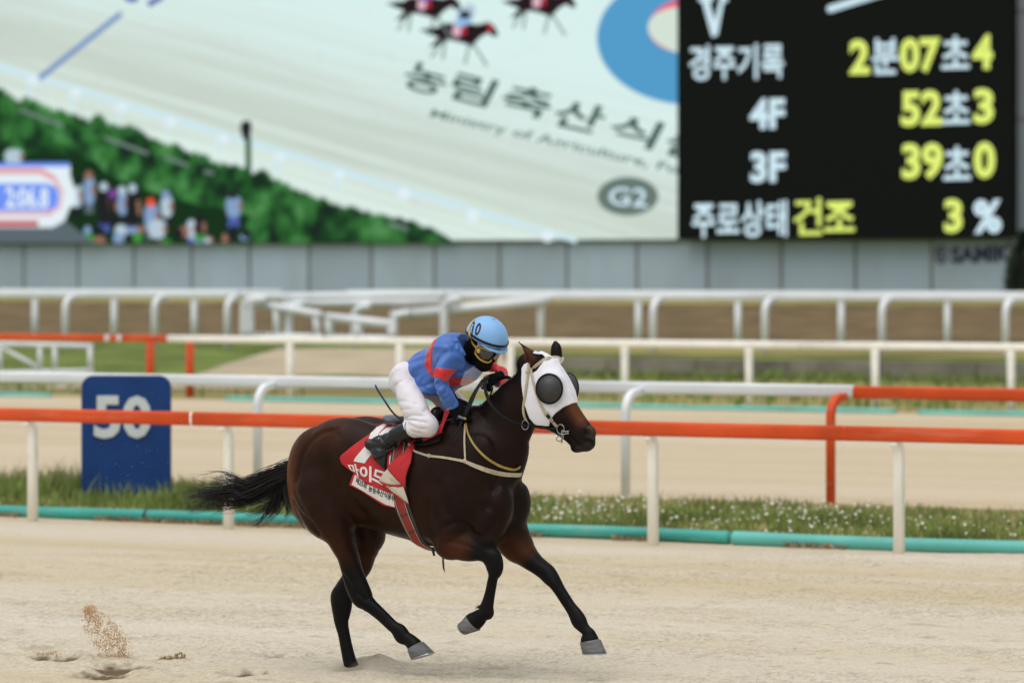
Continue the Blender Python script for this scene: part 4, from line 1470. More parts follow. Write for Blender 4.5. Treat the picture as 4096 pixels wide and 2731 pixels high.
def cast(bvhs, c, x, y):
    """where the sight line through a crop point meets the nearest surface -> frame point, frame normal"""
    ox, oy, s = CROP[c]
    px, py = ox + x / s, oy + y / s
    o = Vector((0, 0, CAMZ))
    d = Vector(((px - CX) / FPX, 1, -(py - HORIZON) / FPX)).normalized()
    best = None
    for b in bvhs:
        h = b.ray_cast(o, d)
        if h[0] is not None and (best is None or h[3] < best[2]):
            best = (h[0], h[1], h[3])
    if best is None: return None
    n = best[1]
    if n.dot(d) > 0: n = -n
    P = to_frame(np.array(best[0]))
    Nn = np.array([n.x * CP - n.y * SP_, -n.x * SP_ - n.y * CP, n.z])
    return P, Nn


def ribbon(name, pts, nrm, width, thick, m, parent=None, off=0.004):
    """flat strap through frame points with the given surface normals"""
    P = np.array(pts, float); Nn = np.array(nrm, float)
    wd = width if hasattr(width, '__len__') else [width] * len(P)
    D = np.array(crom([tuple(np.concatenate([p, n, [w]])) for p, n, w in zip(P, Nn, wd)], 5))
    P, Nn, wd = D[:, :3], D[:, 3:6], D[:, 6]
    Nn /= np.linalg.norm(Nn, axis=1)[:, None] + 1e-9
    tg = np.gradient(P, axis=0); tg /= np.linalg.norm(tg, axis=1)[:, None] + 1e-9
    sd = np.cross(tg, Nn); sd /= np.linalg.norm(sd, axis=1)[:, None] + 1e-9
    V = []
    for p, n, s, w in zip(P, Nn, sd, wd):
        b = p + n * off
        V += [b - s * w / 2, b + s * w / 2, b + s * w / 2 * 0.96 + n * thick, b - s * w / 2 * 0.96 + n * thick]
    Fq = []
    for i in range(len(P) - 1):
        for k in range(4):
            Fq.append((4 * i + k, 4 * i + (k + 1) % 4, 4 * i + 4 + (k + 1) % 4, 4 * i + 4 + k))
    L = 4 * (len(P) - 1)
    Fq += [(3, 2, 1, 0), (L, L + 1, L + 2, L + 3)]
    return frame_obj(name, np.array(V), Fq, m, parent, False)


def strap_on(name, bvhs, c, pts, width, thick, m, parent, off=0.003, extra=()):
    P, Nn = [], []
    for x, y in pts:
        h = cast(bvhs, c, x, y)
        if h is None: continue
        P.append(h[0]); Nn.append(h[1])
    for p, n in extra:
        P.append(np.array(p, float)); Nn.append(np.array(n, float))
    return ribbon(name, P, Nn, width, thick, m, parent, off)


def cord(name, pts, rad, m, parent=None, sides=8, sub=6, squash=1.0):
    mb = MB()
    mb.tube([Vector((q[0], -q[1], q[2])) for q in crom([tuple(p) for p in pts], sub)], rad if not hasattr(rad, '__len__') else list(np.interp(np.linspace(0, 1, (len(pts) - 1) * sub + 1), np.linspace(0, 1, len(rad)), rad)), sides=sides, squash=squash)
    o = mb.build(name, m, None, True)
    if parent is None: o.matrix_world = ROOT_M
    else: o.parent = parent
    return o


def decal(name, poly2d, faces, c, bvh, m, parent, off=0.002, rguess=0.27, sub=2, whole=False):
    """print laid on cloth: crop points -> sight lines -> cloth surface"""
    bm = bmesh.new()
    vs_ = [bm.verts.new((p[0], p[1], 0)) for p in poly2d]
    for f in faces:
        try: bm.faces.new([vs_[i] for i in f])
        except ValueError: pass
    bmesh.ops.triangulate(bm, faces=bm.faces[:])
    for _ in range(sub):
        ed = [e for e in bm.edges if e.calc_length() > 14]
        if ed: bmesh.ops.subdivide_edges(bm, edges=ed, cuts=1)
        bmesh.ops.triangulate(bm, faces=[f for f in bm.faces if len(f.verts) > 3])
    bm.verts.ensure_lookup_table(); bm.verts.index_update()
    P, ok = [], []
    for v in bm.verts:
        h = cast([bvh], c, v.co.x, v.co.y)
        if h is None: P.append(np.zeros(3)); ok.append(False)
        else: P.append(h[0] + h[1] * off); ok.append(True)
    fs_ = [tuple(v.index for v in f.verts) for f in bm.faces if all(ok[v.index] for v in f.verts)]
    bm.free()
    if whole and fs_:           # keep one connected piece
        par = list(range(len(P)))
        def find(i):
            while par[i] != i:
                par[i] = par[par[i]]; i = par[i]
            return i
        for f in fs_:
            for i in f[1:]: par[find(i)] = find(f[0])
        cnt = {}
        for f in fs_: cnt[find(f[0])] = cnt.get(find(f[0]), 0) + 1
        big = max(cnt, key=cnt.get)
        fs_ = [f for f in fs_ if find(f[0]) == big]
    if not fs_: return None
    used = sorted({i for f in fs_ for i in f})
    mp_ = {i: k for k, i in enumerate(used)}
    V = np.array([P[i] for i in used])
    fs_ = [tuple(mp_[i] for i in f) for f in fs_]
    V[:, 1] *= -1
    o = mesh_obj(name, V, fs_, m, None, True)
    o.parent = parent
    return o
# ================================================================== HORSE
HF = Field((-1.16, -0.36, -0.06), (1.24, 0.36, 2.04), 0.0058)


def torso_field(F):
    tab = np.array([  # f, top, bottom, half width
        [-1.00, 1.34, 1.10, 0.08], [-0.92, 1.43, 1.02, 0.15], [-0.80, 1.505, 0.96, 0.225], [-0.62, 1.545, 0.92, 0.265], [-0.42, 1.535, 0.885, 0.27], [-0.22, 1.515, 0.845, 0.285],
        [-0.02, 1.515, 0.805, 0.285], [0.14, 1.555, 0.785, 0.262], [0.28, 1.585, 0.79, 0.232], [0.40, 1.50, 0.84, 0.205], [0.46, 1.42, 0.90, 0.17]])
    g = np.linspace(tab[0, 0], tab[-1, 0], 240)
    cur = np.array(crom([tuple(r) for r in tab], 16))
    sl, X, Y, Z = F.box((-1.1, -0.36, 0.7), (0.68, 0.36, 1.7))
    f = np.clip(X[:, 0, 0], tab[0, 0], tab[-1, 0])
    top, bot, w = (np.interp(f, cur[:, 0], cur[:, k])[:, None, None] for k in (1, 2, 3))
    ex = np.abs(X - f[:, None, None])
    zc, hh = (top + bot) / 2 + 0.03, (top - bot) / 2
    hh = np.where(Z > zc, top - zc, zc - bot)
    # ribs are widest below the middle, back is rounder
    k0 = (np.abs(Y / w) ** 2.25 + np.abs((Z - zc) / hh) ** 2.25) ** (1 / 2.25)
    d = (k0 - 1) * np.minimum(w, hh) * 0.9
    d = np.minimum(d, 0) + np.sqrt(np.maximum(d, 0) ** 2 + ex ** 2)
    d = np.where(ex > 0, np.maximum(d, ex), d)
    F.blend(sl, d.astype(np.float32), 0.0)


torso_field(HF)
HF.ellipsoid((0.325, 0, 1.12), (0.205, 0.185, 0.27), k=0.06)
for sgn in (1, -1):
    # gluteal mass, thigh
    HF.ellipsoid((-0.58, sgn * 0.125, 1.375), (0.27, 0.145, 0.195), k=0.05)
    HF.ellipsoid((-0.80, sgn * 0.125, 1.25), (0.175, 0.125, 0.245), k=0.05)
    HF.ellipsoid((-0.86, sgn * 0.10, 1.13), (0.125, 0.105, 0.22), k=0.05)
    # shoulder blade, triceps, breast
    HF.ellipsoid((0.30, sgn * 0.165, 1.20), (0.14, 0.075, 0.30), axes=[[0.90, 0, -0.43], [0, 1, 0], [0.43, 0, 0.90]], k=0.07)
    HF.ellipsoid((0.14, sgn * 0.175, 1.02), (0.17, 0.085, 0.17), k=0.06)
    HF.ellipsoid((0.46, sgn * 0.10, 1.07), (0.115, 0.105, 0.165), k=0.05)
    HF.ellipsoid((0.42, sgn * 0.12, 0.93), (0.10, 0.09, 0.12), k=0.05)

# near (right) hind leg, swinging forward
HF.loft(stations([
    ('2', 205, 1050, 760, 760, .155, .135), ('2', 300, 1270, 800, 1080, .16, .135), ('2', 430, 1370, 815, 1230, .16, .125), ('1', 215, 322, 470, 270, .155, .115), ('1', 270, 400, 490, 385, .15, .098),
    ('1', 322, 490, 512, 490, .145, .078), ('1', 348, 580, 532, 580, .14, .062), ('1', 372, 680, 565, 670, .135, .050), ('1', 398, 770, 600, 750, .13, .048),
    ('1', 440, 850, 640, 830, .125, .046), ('1', 500, 900, 668, 870, .122, .041), ('1', 585, 962, 705, 912, .12, .033), ('1', 668, 1030, 770, 978, .118, .029),
    ('1', 742, 1100, 838, 1046, .116, .029), ('1', 795, 1158, 900, 1080, .115, .034), ('1', 832, 1212, 935, 1122, .115, .037), ('1', 895, 1240, 985, 1160, .115, .033), ('1', 925, 1280, 1050, 1214, .115, .043)]), 0.035)
# far (left) hind leg, planted
HF.loft(stations([
    ('2', 430, 960, 1000, 800, -.15, .13), ('2', 640, 1200, 1120, 1180, -.155, .13), ('1', 420, 290, 735, 270, -.155, .115), ('1', 405, 400, 690, 385, -.15, .10), ('1', 405, 470, 650, 470, -.15, .085),
    ('1', 415, 560, 615, 575, -.145, .066), ('1', 360, 640, 560, 680, -.14, .054), ('1', 292, 750, 490, 770, -.135, .048), ('1', 262, 820, 452, 830, -.13, .047),
    ('1', 268, 900, 447, 895, -.128, .045), ('1', 278, 965, 434, 960, -.126, .040), ('1', 294, 1045, 416, 1040, -.124, .034), ('1', 325, 1150, 430, 1150, -.122, .029),
    ('1', 345, 1260, 452, 1255, -.12, .029), ('1', 362, 1350, 476, 1345, -.12, .033), ('1', 376, 1420, 500, 1408, -.12, .036), ('1', 388, 1490, 528, 1445, -.12, .043)]), 0.035)
# near (right) fore leg, folded
HF.loft(stations([
    ('3', 180, 560, 560, 560, .165, .10), ('3', 130, 760, 540, 690, .16, .10), ('3', 200, 1020, 420, 655, .155, .095), ('3', 380, 1055, 520, 690, .15, .085), ('3', 500, 1068, 630, 765, .145, .075), ('3', 620, 1062, 745, 845, .14, .062),
    ('3', 700, 1078, 850, 905, .135, .051), ('3', 742, 1110, 945, 970, .13, .047), ('3', 765, 1160, 982, 1105, .125, .047), ('3', 785, 1215, 970, 1200, .122, .042),
    ('3', 790, 1265, 930, 1270, .12, .035), ('4', 426, 620, 546, 622, .118, .030), ('4', 402, 740, 524, 745, .115, .028), ('4', 366, 860, 508, 862, .112, .030),
    ('4', 332, 940, 500, 950, .11, .034), ('4', 318, 985, 500, 1020, .11, .036), ('4', 278, 988, 445, 1065, .11, .033), ('4', 235, 1000, 385, 1145, .11, .036), ('4', 200, 1008, 332, 1193, .11, .045)]), 0.035)
# far (left) fore leg, reaching forward
HF.loft(stations([
    ('4', 330, -150, 800, -300, -.14, .11), ('4', 480, 180, 850, -60, -.15, .105), ('4', 600, 330, 930, 130, -.155, .09), ('4', 720, 400, 990, 255, -.155, .076), ('4', 850, 488, 1040, 340, -.15, .062),
    ('4', 960, 560, 1110, 408, -.145, .052), ('4', 1020, 605, 1180, 468, -.14, .047), ('4', 1070, 650, 1236, 548, -.135, .046), ('4', 1132, 702, 1275, 628, -.13, .042),
    ('4', 1190, 775, 1318, 715, -.127, .034), ('4', 1245, 860, 1375, 806, -.125, .030), ('4', 1300, 945, 1440, 905, -.122, .029), ('4', 1352, 1040, 1508, 985, -.12, .033),
    ('4', 1384, 1115, 1566, 1075, -.12, .037), ('4', 1440, 1175, 1590, 1135, -.12, .034), ('4', 1508, 1250, 1660, 1225, -.12, .034), ('4', 1486, 1335, 1704, 1298, -.12, .046)]), 0.035)
# neck
HF.loft(stations([
    ('S', 1800, 1625, 1940, 2080, 0, .19), ('S', 1850, 1618, 2030, 1985, 0, .165), ('S', 1905, 1603, 2068, 1900, 0, .13), ('S', 1950, 1578, 2076, 1832, 0, .108), ('S', 2000, 1535, 2098, 1772, 0, .092), ('S', 2045, 1492, 2124, 1712, 0, .083), ('S', 2085, 1465, 2150, 1640, 0, .078)]), 0.06)
# head
HEAD = stations([
    ('5', 300, 215, 105, 470, 0, .066), ('5', 455, 215, 130, 640, 0, .080), ('5', 590, 315, 160, 800, 0, .094), ('5', 695, 470, 200, 950, 0, .102), ('5', 765, 620, 265, 1075, 0, .096), ('5', 820, 760, 360, 1140, 0, .084), ('5', 868, 880, 480, 1195, 0, .070),
    ('5', 925, 980, 590, 1270, 0, .058), ('5', 985, 1070, 665, 1325, 0, .052), ('5', 1038, 1150, 735, 1390, 0, .050), ('5', 1066, 1215, 790, 1448, 0, .048), ('5', 1062, 1280, 850, 1474, 0, .044), ('5', 1036, 1345, 905, 1468, 0, .037), ('5', 1010, 1400, 950, 1448, 0, .028)])
HF.loft(HEAD, 0.03)
# chin, upper lip, nostril wings, cheek, brow
HF.ellipsoid(p3('5', 838, 1446, 0), (.036, .032, .026), k=0.014)
HF.ellipsoid(p3('5', 1000, 1392, 0), (.036, .036, .030), k=0.014)
for sgn in (1, -1):
    HF.ellipsoid(p3('5', 1005, 1240, sgn * .034), (.044, .026, .042), k=0.016)
    HF.ellipsoid(p3('5', 330, 950, sgn * .062), (.095, .034, .10), k=0.04)
    HF.ellipsoid(p3('5', 520, 600, sgn * .070), (.06, .026, .06), k=0.04)
    HF.carve(p3('5', 968 if sgn > 0 else 940, 1252, sgn * .060), (.034, .026, .023), 0.008, axes=[[.75, 0, -.66], [0, 1, 0], [.66, 0, .75]])
    HF.groove([np.array([q[0], surf_r(HF, q[0], q[2], sgn) or sgn * .045, q[2]]) for q in (p3('5', x, y, sgn * .05) for x, y in ((690, 1235), (760, 1300), (820, 1370), (862, 1420), (910, 1440), (955, 1442)))], 0.016, 0.008)
    HF.groove([p3('5', x, y, sgn * .075) for x, y in ((520, 1000), (640, 1060), (780, 1120))], -0.005, 0.022)
# ears
for sg, rows in ((1, [('5', 225, 340, 385, 300, .062, .032), ('5', 175, 245, 330, 225, .066, .030), ('5', 132, 170, 240, 160, .07, .026), ('5', 100, 100, 160, 110, .072, .016), ('5', 70, 45, 84, 60, .074, .006)]),
                 (-1, [('5', 500, 270, 655, 280, -.062, .030), ('5', 495, 190, 650, 200, -.066, .030), ('5', 502, 120, 636, 130, -.07, .024), ('5', 530, 60, 590, 65, -.072, .014), ('5', 548, 16, 560, 20, -.073, .006)])):
    HF.loft(stations(rows), 0.018)
    a, b = rows[1], rows[3]
    HF.groove([p3('5', (a[1] + a[3]) / 2 + 8, (a[2] + a[4]) / 2, sg * .10), p3('5', (b[1] + b[3]) / 2 + 4, (b[2] + b[4]) / 2, sg * .088)], 0.016, 0.014)
# muscle lines
for s_ in (1, -1):
    def L_(c, pts, r):
        out = []
        for x, y in pts:
            q = p3(c, x, y, r)
            sr = surf_r(HF, q[0], q[2], s_)
            out.append(np.array([q[0], sr if sr is not None else s_ * r, q[2]]))
        return out
    HF.groove(L_('2', ((640, 310), (520, 330), (430, 390), (340, 480), (290, 590), (262, 720), (240, 850)), .235), 0.016, 0.017)
    HF.groove(L_('2', ((560, 390), (570, 560), (600, 720), (680, 900)), .27), 0.006, 0.05)
    HF.groove(L_('2', ((210, 1060), (300, 1150), (420, 1260), (520, 1380)), .20), 0.013, 0.016)
    HF.groove(L_('2', ((880, 1180), (780, 1050), (700, 900)), .25), 0.012, 0.05)
    HF.groove(L_('3', ((60, 380), (85, 640), (100, 850)), .25), 0.010, 0.026)
    HF.groove(L_('3', ((830, 380), (905, 470), (900, 560), (830, 700), (720, 780)), .17), 0.016, 0.022)
    HF.groove(L_('3', ((890, 0), (880, 180), (835, 380)), .16), 0.010, 0.026)
    HF.groove(L_('3', ((280, 650), (420, 590), (560, 700), (660, 770)), .22), 0.012, 0.02)
    HF.groove(L_('3', ((350, 830), (560, 900), (700, 1000)), .21), 0.008, 0.016)
    HF.groove(L_('2', ((700, 320), (600, 300), (500, 320), (440, 350)), .2), -0.007, 0.016)
    HF.groove(L_('2', ((330, 520), (290, 640), (272, 760)), .2), -0.006, 0.014)
    HF.groove(L_('2', ((640, 440), (660, 560), (720, 700)), .26), -0.006, 0.03)
    HF.groove(L_('2', ((240, 850), (270, 1000), (360, 1150), (470, 1300)), .22), 0.006, 0.02)
    HF.groove(L_('3', ((300, 100), (340, 260), (420, 420), (520, 520)), .24), -0.008, 0.03)
    HF.groove(L_('3', ((200, 120), (230, 300), (300, 480), (420, 590)), .24), 0.007, 0.022)
    HF.groove(L_('3', ((600, 120), (640, 300), (720, 430)), .2), 0.006, 0.025)
    HF.groove(L_('S', ((2125, 1712), (2085, 1800), (2040, 1890), (2000, 1960)), .10), 0.010, 0.02)
    HF.groove(L_('1', ((395, 640), (470, 760), (560, 850)), .16), 0.008, 0.012)
HF.groove([(-0.95, 0, 1.46), (-0.75, 0, 1.56), (-0.5, 0, 1.57), (-0.3, 0, 1.55)], 0.016, 0.05)
HF.groove([p3('3', 1130, y, -.0) for y in (120, 300, 430)], 0.012, 0.03)

horse = frame_root('racehorse', 'dark bay racehorse galloping in a white blinker hood', 'horse')
hV, hQ = surface_nets(HF.a, HF.lo, HF.h, 2)
body = frame_obj('body', hV, hQ, None, horse)
# coat colour: black points and neck, brown quarters, tan muzzle bridge
n_ = len(hV)
f_, r_, z_ = hV[:, 0], hV[:, 1], hV[:, 2]
BLACK, BAY, RED = np.array([0.0048, 0.0034, 0.0030]), np.array([0.0200, 0.0080, 0.0045]), np.array([0.105, 0.034, 0.0110])
ss = lambda x, a, b: np.clip((x - a) / (b - a), 0, 1) ** 2 * (3 - 2 * np.clip((x - a) / (b - a), 0, 1))
col = np.tile(BAY, (n_, 1))
def mixc(c, w):
    global col
    col = col * (1 - w[:, None]) + c * w[:, None]
mixc(BLACK, 0.55 * ss(f_, -0.25, 0.45) * ss(z_, 0.8, 1.0))
mixc(RED * 1.35, 0.85 * ss(-f_, 0.80, 0.97) * ss(z_, 0.75, 1.0) * (1 - ss(z_, 1.42, 1.52)))
mixc(RED, 0.35 * ss(-f_, 0.45, 0.62) * ss(z_, 1.30, 1.50))
mixc(RED, 0.45 * ss(-f_, 0.45, 0.7) * (1 - ss(z_, 0.72, 0.95)))
mixc(RED, 0.5 * ss(f_, 0.05, 0.3) * (1 - ss(z_, 0.80, 0.92)))
def near_line(a, b, rad):
    ab = b - a
    t = np.clip(((hV - a) @ ab) / (ab @ ab), 0, 1)
    return np.clip(1 - np.linalg.norm(hV - a - t[:, None] * ab, axis=1) / rad, 0, 1)
mixc(RED, 0.95 * np.clip(1.9 * near_line(p3('5', 860, 900, 0), p3('5', 1010, 1110, 0), .10), 0, 1) ** 1.5)
mixc(RED, 0.6 * np.clip(2 * near_line(p3('5', 200, 200, .06), p3('5', 270, 300, .06), .05), 0, 1))
mixc(BLACK * 1.7, np.clip(2.2 * near_line(p3('5', 1000, 1270, 0), p3('5', 860, 1430, 0), .10), 0, 1))
mixc(np.array([.07, .05, .042]), .55 * np.clip(3 * near_line(p3('5', 1030, 1195, .04), p3('5', 1075, 1290, .04), .035), 0, 1))
mixc(np.array([.035, .025, .022]), .6 * np.clip(3 * near_line(p3('5', 880, 1460, .03), p3('5', 990, 1425, .03), .035), 0, 1))
mixc(BLACK, np.clip(2.0 * near_line(p3('5', 65, 40, .07), p3('5', 100, 95, .07), .05), 0, 1))
for a, b, rad in ((('1', 455, 700, .13), ('1', 560, 860, .13), .16), (('1', 560, 860, .12), ('1', 990, 1240, .12), .14), (('1', 360, 780, -.13), ('1', 350, 900, -.13), .15), (('1', 350, 900, -.12), ('1', 450, 1460, -.12), .14),
                  (('3', 800, 1000, .13), ('3', 870, 1150, .12), .16), (('3', 870, 1150, .12), ('4', 300, 1080, .11), .14), (('4', 1040, 520, -.14), ('4', 1250, 760, -.13), .15), (('4', 1250, 760, -.13), ('4', 1600, 1300, -.12), .14)):
    mixc(np.array([0.0060, 0.0058, 0.0060]), np.clip(2.4 * near_line(p3(*a), p3(*b), rad), 0, 1))
# crest of the neck is black
mixc(BLACK, 0.9 * np.clip(1.6 * near_line(p3('S', 1900, 1620, 0), p3('S', 2075, 1490, 0), .16), 0, 1))
# dust on the planted foot
mixc(np.array([0.16, 0.14, 0.115]), 0.55 * np.clip(1.6 * near_line(p3('1', 455, 1470, -.12), p3('1', 500, 1440, -.12), .055), 0, 1))
ca = body.data.color_attributes.new('coat', 'FLOAT_COLOR', 'POINT')
ca.data.foreach_set('color', np.concatenate([col, np.ones((n_, 1))], 1).astype(np.float32).ravel())
m, N, L = nodes_of('bay_coat')
p = N['Principled BSDF']
at = N.new('ShaderNodeAttribute'); at.attribute_name = 'coat'
tc = N.new('ShaderNodeTexCoord')
nz = N.new('ShaderNodeTexNoise'); nz.inputs['Scale'].default_value = 7; nz.inputs['Detail'].default_value = 6
L.new(tc.outputs['Object'], nz.inputs['Vector'])
rp = N.new('ShaderNodeValToRGB'); rp.color_ramp.elements[0].position = .3; rp.color_ramp.elements[1].position = .75
rp.color_ramp.elements[0].color = (0.7, 0.7, 0.7, 1); rp.color_ramp.elements[1].color = (1.3, 1.22, 1.16, 1)
L.new(nz.outputs['Fac'], rp.inputs['Fac'])
mx = N.new('ShaderNodeMix'); mx.data_type = 'RGBA'; mx.blend_type = 'MULTIPLY'; mx.inputs[0].default_value = 1
L.new(at.outputs['Color'], mx.inputs[6]); L.new(rp.outputs[0], mx.inputs[7]); L.new(mx.outputs[2], p.inputs['Base Color'])
p.inputs['Roughness'].default_value = 0.36
p.inputs['Specular IOR Level'].default_value = 0.10
p.inputs['Sheen Weight'].default_value = 0.0
p.inputs['Sheen Roughness'].default_value = 0.4
mp = N.new('ShaderNodeMapping'); mp.inputs['Scale'].default_value = (40, 160, 120)
L.new(tc.outputs['Object'], mp.inputs['Vector'])
nb = N.new('ShaderNodeTexNoise'); nb.inputs['Scale'].default_value = 1.0; nb.inputs['Detail'].default_value = 4
L.new(mp.outputs[0], nb.inputs['Vector'])
nb2 = N.new('ShaderNodeTexNoise'); nb2.inputs['Scale'].default_value = 16; nb2.inputs['Detail'].default_value = 3
L.new(tc.outputs['Object'], nb2.inputs['Vector'])
ad = N.new('ShaderNodeMath'); ad.operation = 'MULTIPLY_ADD'; ad.inputs[1].default_value = 0.25
L.new(nb.outputs['Fac'], ad.inputs[0]); L.new(nb2.outputs['Fac'], ad.inputs[2])
bp = N.new('ShaderNodeBump'); bp.inputs['Strength'].default_value = 0.30; bp.inputs['Distance'].default_value = 0.014
L.new(ad.outputs[0], bp.inputs['Height'])
vn = N.new('ShaderNodeTexNoise'); vn.noise_type = 'RIDGED_MULTIFRACTAL'; vn.inputs['Scale'].default_value = 5.5; vn.inputs['Detail'].default_value = 3; vn.inputs['Distortion'].default_value = 0.5
L.new(tc.outputs['Object'], vn.inputs['Vector'])
bv = N.new('ShaderNodeBump'); bv.inputs['Strength'].default_value = 0.22; bv.inputs['Distance'].default_value = 0.03
L.new(vn.outputs['Fac'], bv.inputs['Height']); L.new(bv.outputs[0], bp.inputs['Normal']); L.new(bp.outputs[0], p.inputs['Normal'])
rr2 = N.new('ShaderNodeMapRange'); rr2.inputs[3].default_value = 0.26; rr2.inputs[4].default_value = 0.50
L.new(nb2.outputs['Fac'], rr2.inputs[0]); L.new(rr2.outputs[0], p.inputs['Roughness'])
M['coat'] = m
body.data.materials.append(m)
body_bvh = BVHTree.FromPolygons([Vector(v) for v in to_world(hV)], hQ.tolist())

# hooves with thin racing plates
M['hoof'] = mat('hoof_horn', srgb(98, 98, 98), 0.6, 0.35, 14, 0.2, 60, stretch=(1, 1, 4))
M['plate'] = mat('aluminium_plate', srgb(150, 152, 154), 0.35, 0.1, 8, metal=0.7)


def hoof(c, front, back, toe, heel, r, w0, w1, plate=True, dusty=False):
    """front/back: coronet points, toe/heel: ground points (crop pixels)"""
    A, B, T, Hh = p3(c, *front, r), p3(c, *back, r), p3(c, *toe, r), p3(c, *heel, r)
    rings = []
    K = 20
    for i in range(7):
        t = i / 6
        fr, bk = A + (T - A) * t, B + (Hh - B) * t
        ce, hv = (fr + bk) / 2, (fr - bk) / 2
        w = w0 + (w1 - w0) * t ** 0.8
        ring = []
        for k in range(K):
            a = 2 * math.pi * k / K
            ca_ = math.cos(a)
            ring.append(ce + hv * (ca_ if ca_ > 0 else ca_ * (0.86 if abs(ca_) < 0.9 else 0.92)) * 1.03 + np.array([0, 1, 0]) * math.sin(a) * w)
        rings.append(ring)
    top = [(A + B) / 2 + (q - (A + B) / 2) * 0.7 - (T - A) * 0.08 for q in rings[0]]
    V = top + [q for r_ in rings for q in r_]
    Fq = [tuple(range(K))[::-1], tuple(len(V) - K + k for k in range(K))]
    for i in range(7):
        for k in range(K):
            k2 = (k + 1) % K
            Fq.append((i * K + k, i * K + k2, (i + 1) * K + k2, (i + 1) * K + k))
    o = frame_obj('hoof', np.array(V), Fq, M['hoof'], horse)
    if plate:
        dn = (T - A) / np.linalg.norm(T - A) * 0.009
        ce = (T + Hh) / 2
        ring = [ce + (q - ce) * 1.02 for q in rings[-1]]
        V2 = [q + dn * s for s in (0.05, 1.0) for q in ring]
        F2 = [tuple(range(K))[::-1], tuple(range(K, 2 * K))] + [(k, (k + 1) % K, K + (k + 1) % K, K + k) for k in range(K)]
        pl = frame_obj('horseshoe', np.array(V2), F2, M['plate'], horse, False)
        pl.parent = o
    return o


hoof('1', (1050, 1212), (926, 1290), (1138, 1300), (955, 1362), .115, .048, .060)
hoof('1', (528, 1446), (386, 1484), (580, 1520), (430, 1548), -.12, .048, .060, False)
hoof('4', (332, 1195), (196, 1010), (195, 1238), (128, 1100), .11, .050, .060)
hoof('4', (1706, 1300), (1484, 1338), (1768, 1452), (1512, 1452), -.12, .050, .062)

# ------------------------------------------------------------------ tail, mane, fetlock hair
M['hair'] = mat('black_horsehair', (0.0055, 0.005, 0.005), 0.42, 0.3, 20, spec=0.35)


def strands(name, guides, count, rad, parent, m, seed=1, segs=16, wig=0.02):
    """guides: list of (points (f,r,z), spread0, spread1, weight)"""
    r = random.Random(seed)
    mb = MB()
    tot = sum(g[3] for g in guides)
    for gi, (pts, s0, s1, wt) in enumerate(guides):
        P = np.array(crom(pts, 8))
        dist = np.concatenate([[0], np.cumsum(np.linalg.norm(np.diff(P, axis=0), axis=1))]); dist /= dist[-1]
        for i in range(int(count * wt / tot)):
            o0 = np.array([r.gauss(0, 1), r.gauss(0, 1), r.gauss(0, 1)])
            o1 = o0 * 0.75 + np.array([r.gauss(0, .6), r.gauss(0, .6), r.gauss(0, .6)])
            end = min(1.0, r.uniform(0.66, 1.08))
            ph, fr = r.uniform(0, 6.28), r.uniform(1.0, 2.6)
            pl = []
            for k in range(segs + 1):
                t = k / segs * end
                c = np.array([np.interp(t, dist, P[:, j]) for j in range(3)])
                env = (s0 * (1 - t) + s1 * t)
                c = c + (o0 * (1 - t) + o1 * t) * env
                c = c + np.array([0, math.sin(ph + fr * t * 6) * wig * t, math.cos(ph * 1.7 + fr * t * 6) * wig * t])
                pl.append(Vector(to_world(c)))
            rd = [rad * r.uniform(.7, 1.2) * (1 - 0.85 * (k / segs) ** 1.6) for k in range(segs + 1)]
            mb.tube(pl, rd, sides=3, cap=False)
    o = mb.build(name, m, None, True)
    o.parent = parent
    o.matrix_parent_inverse = ROOT_M.inverted()
    return o


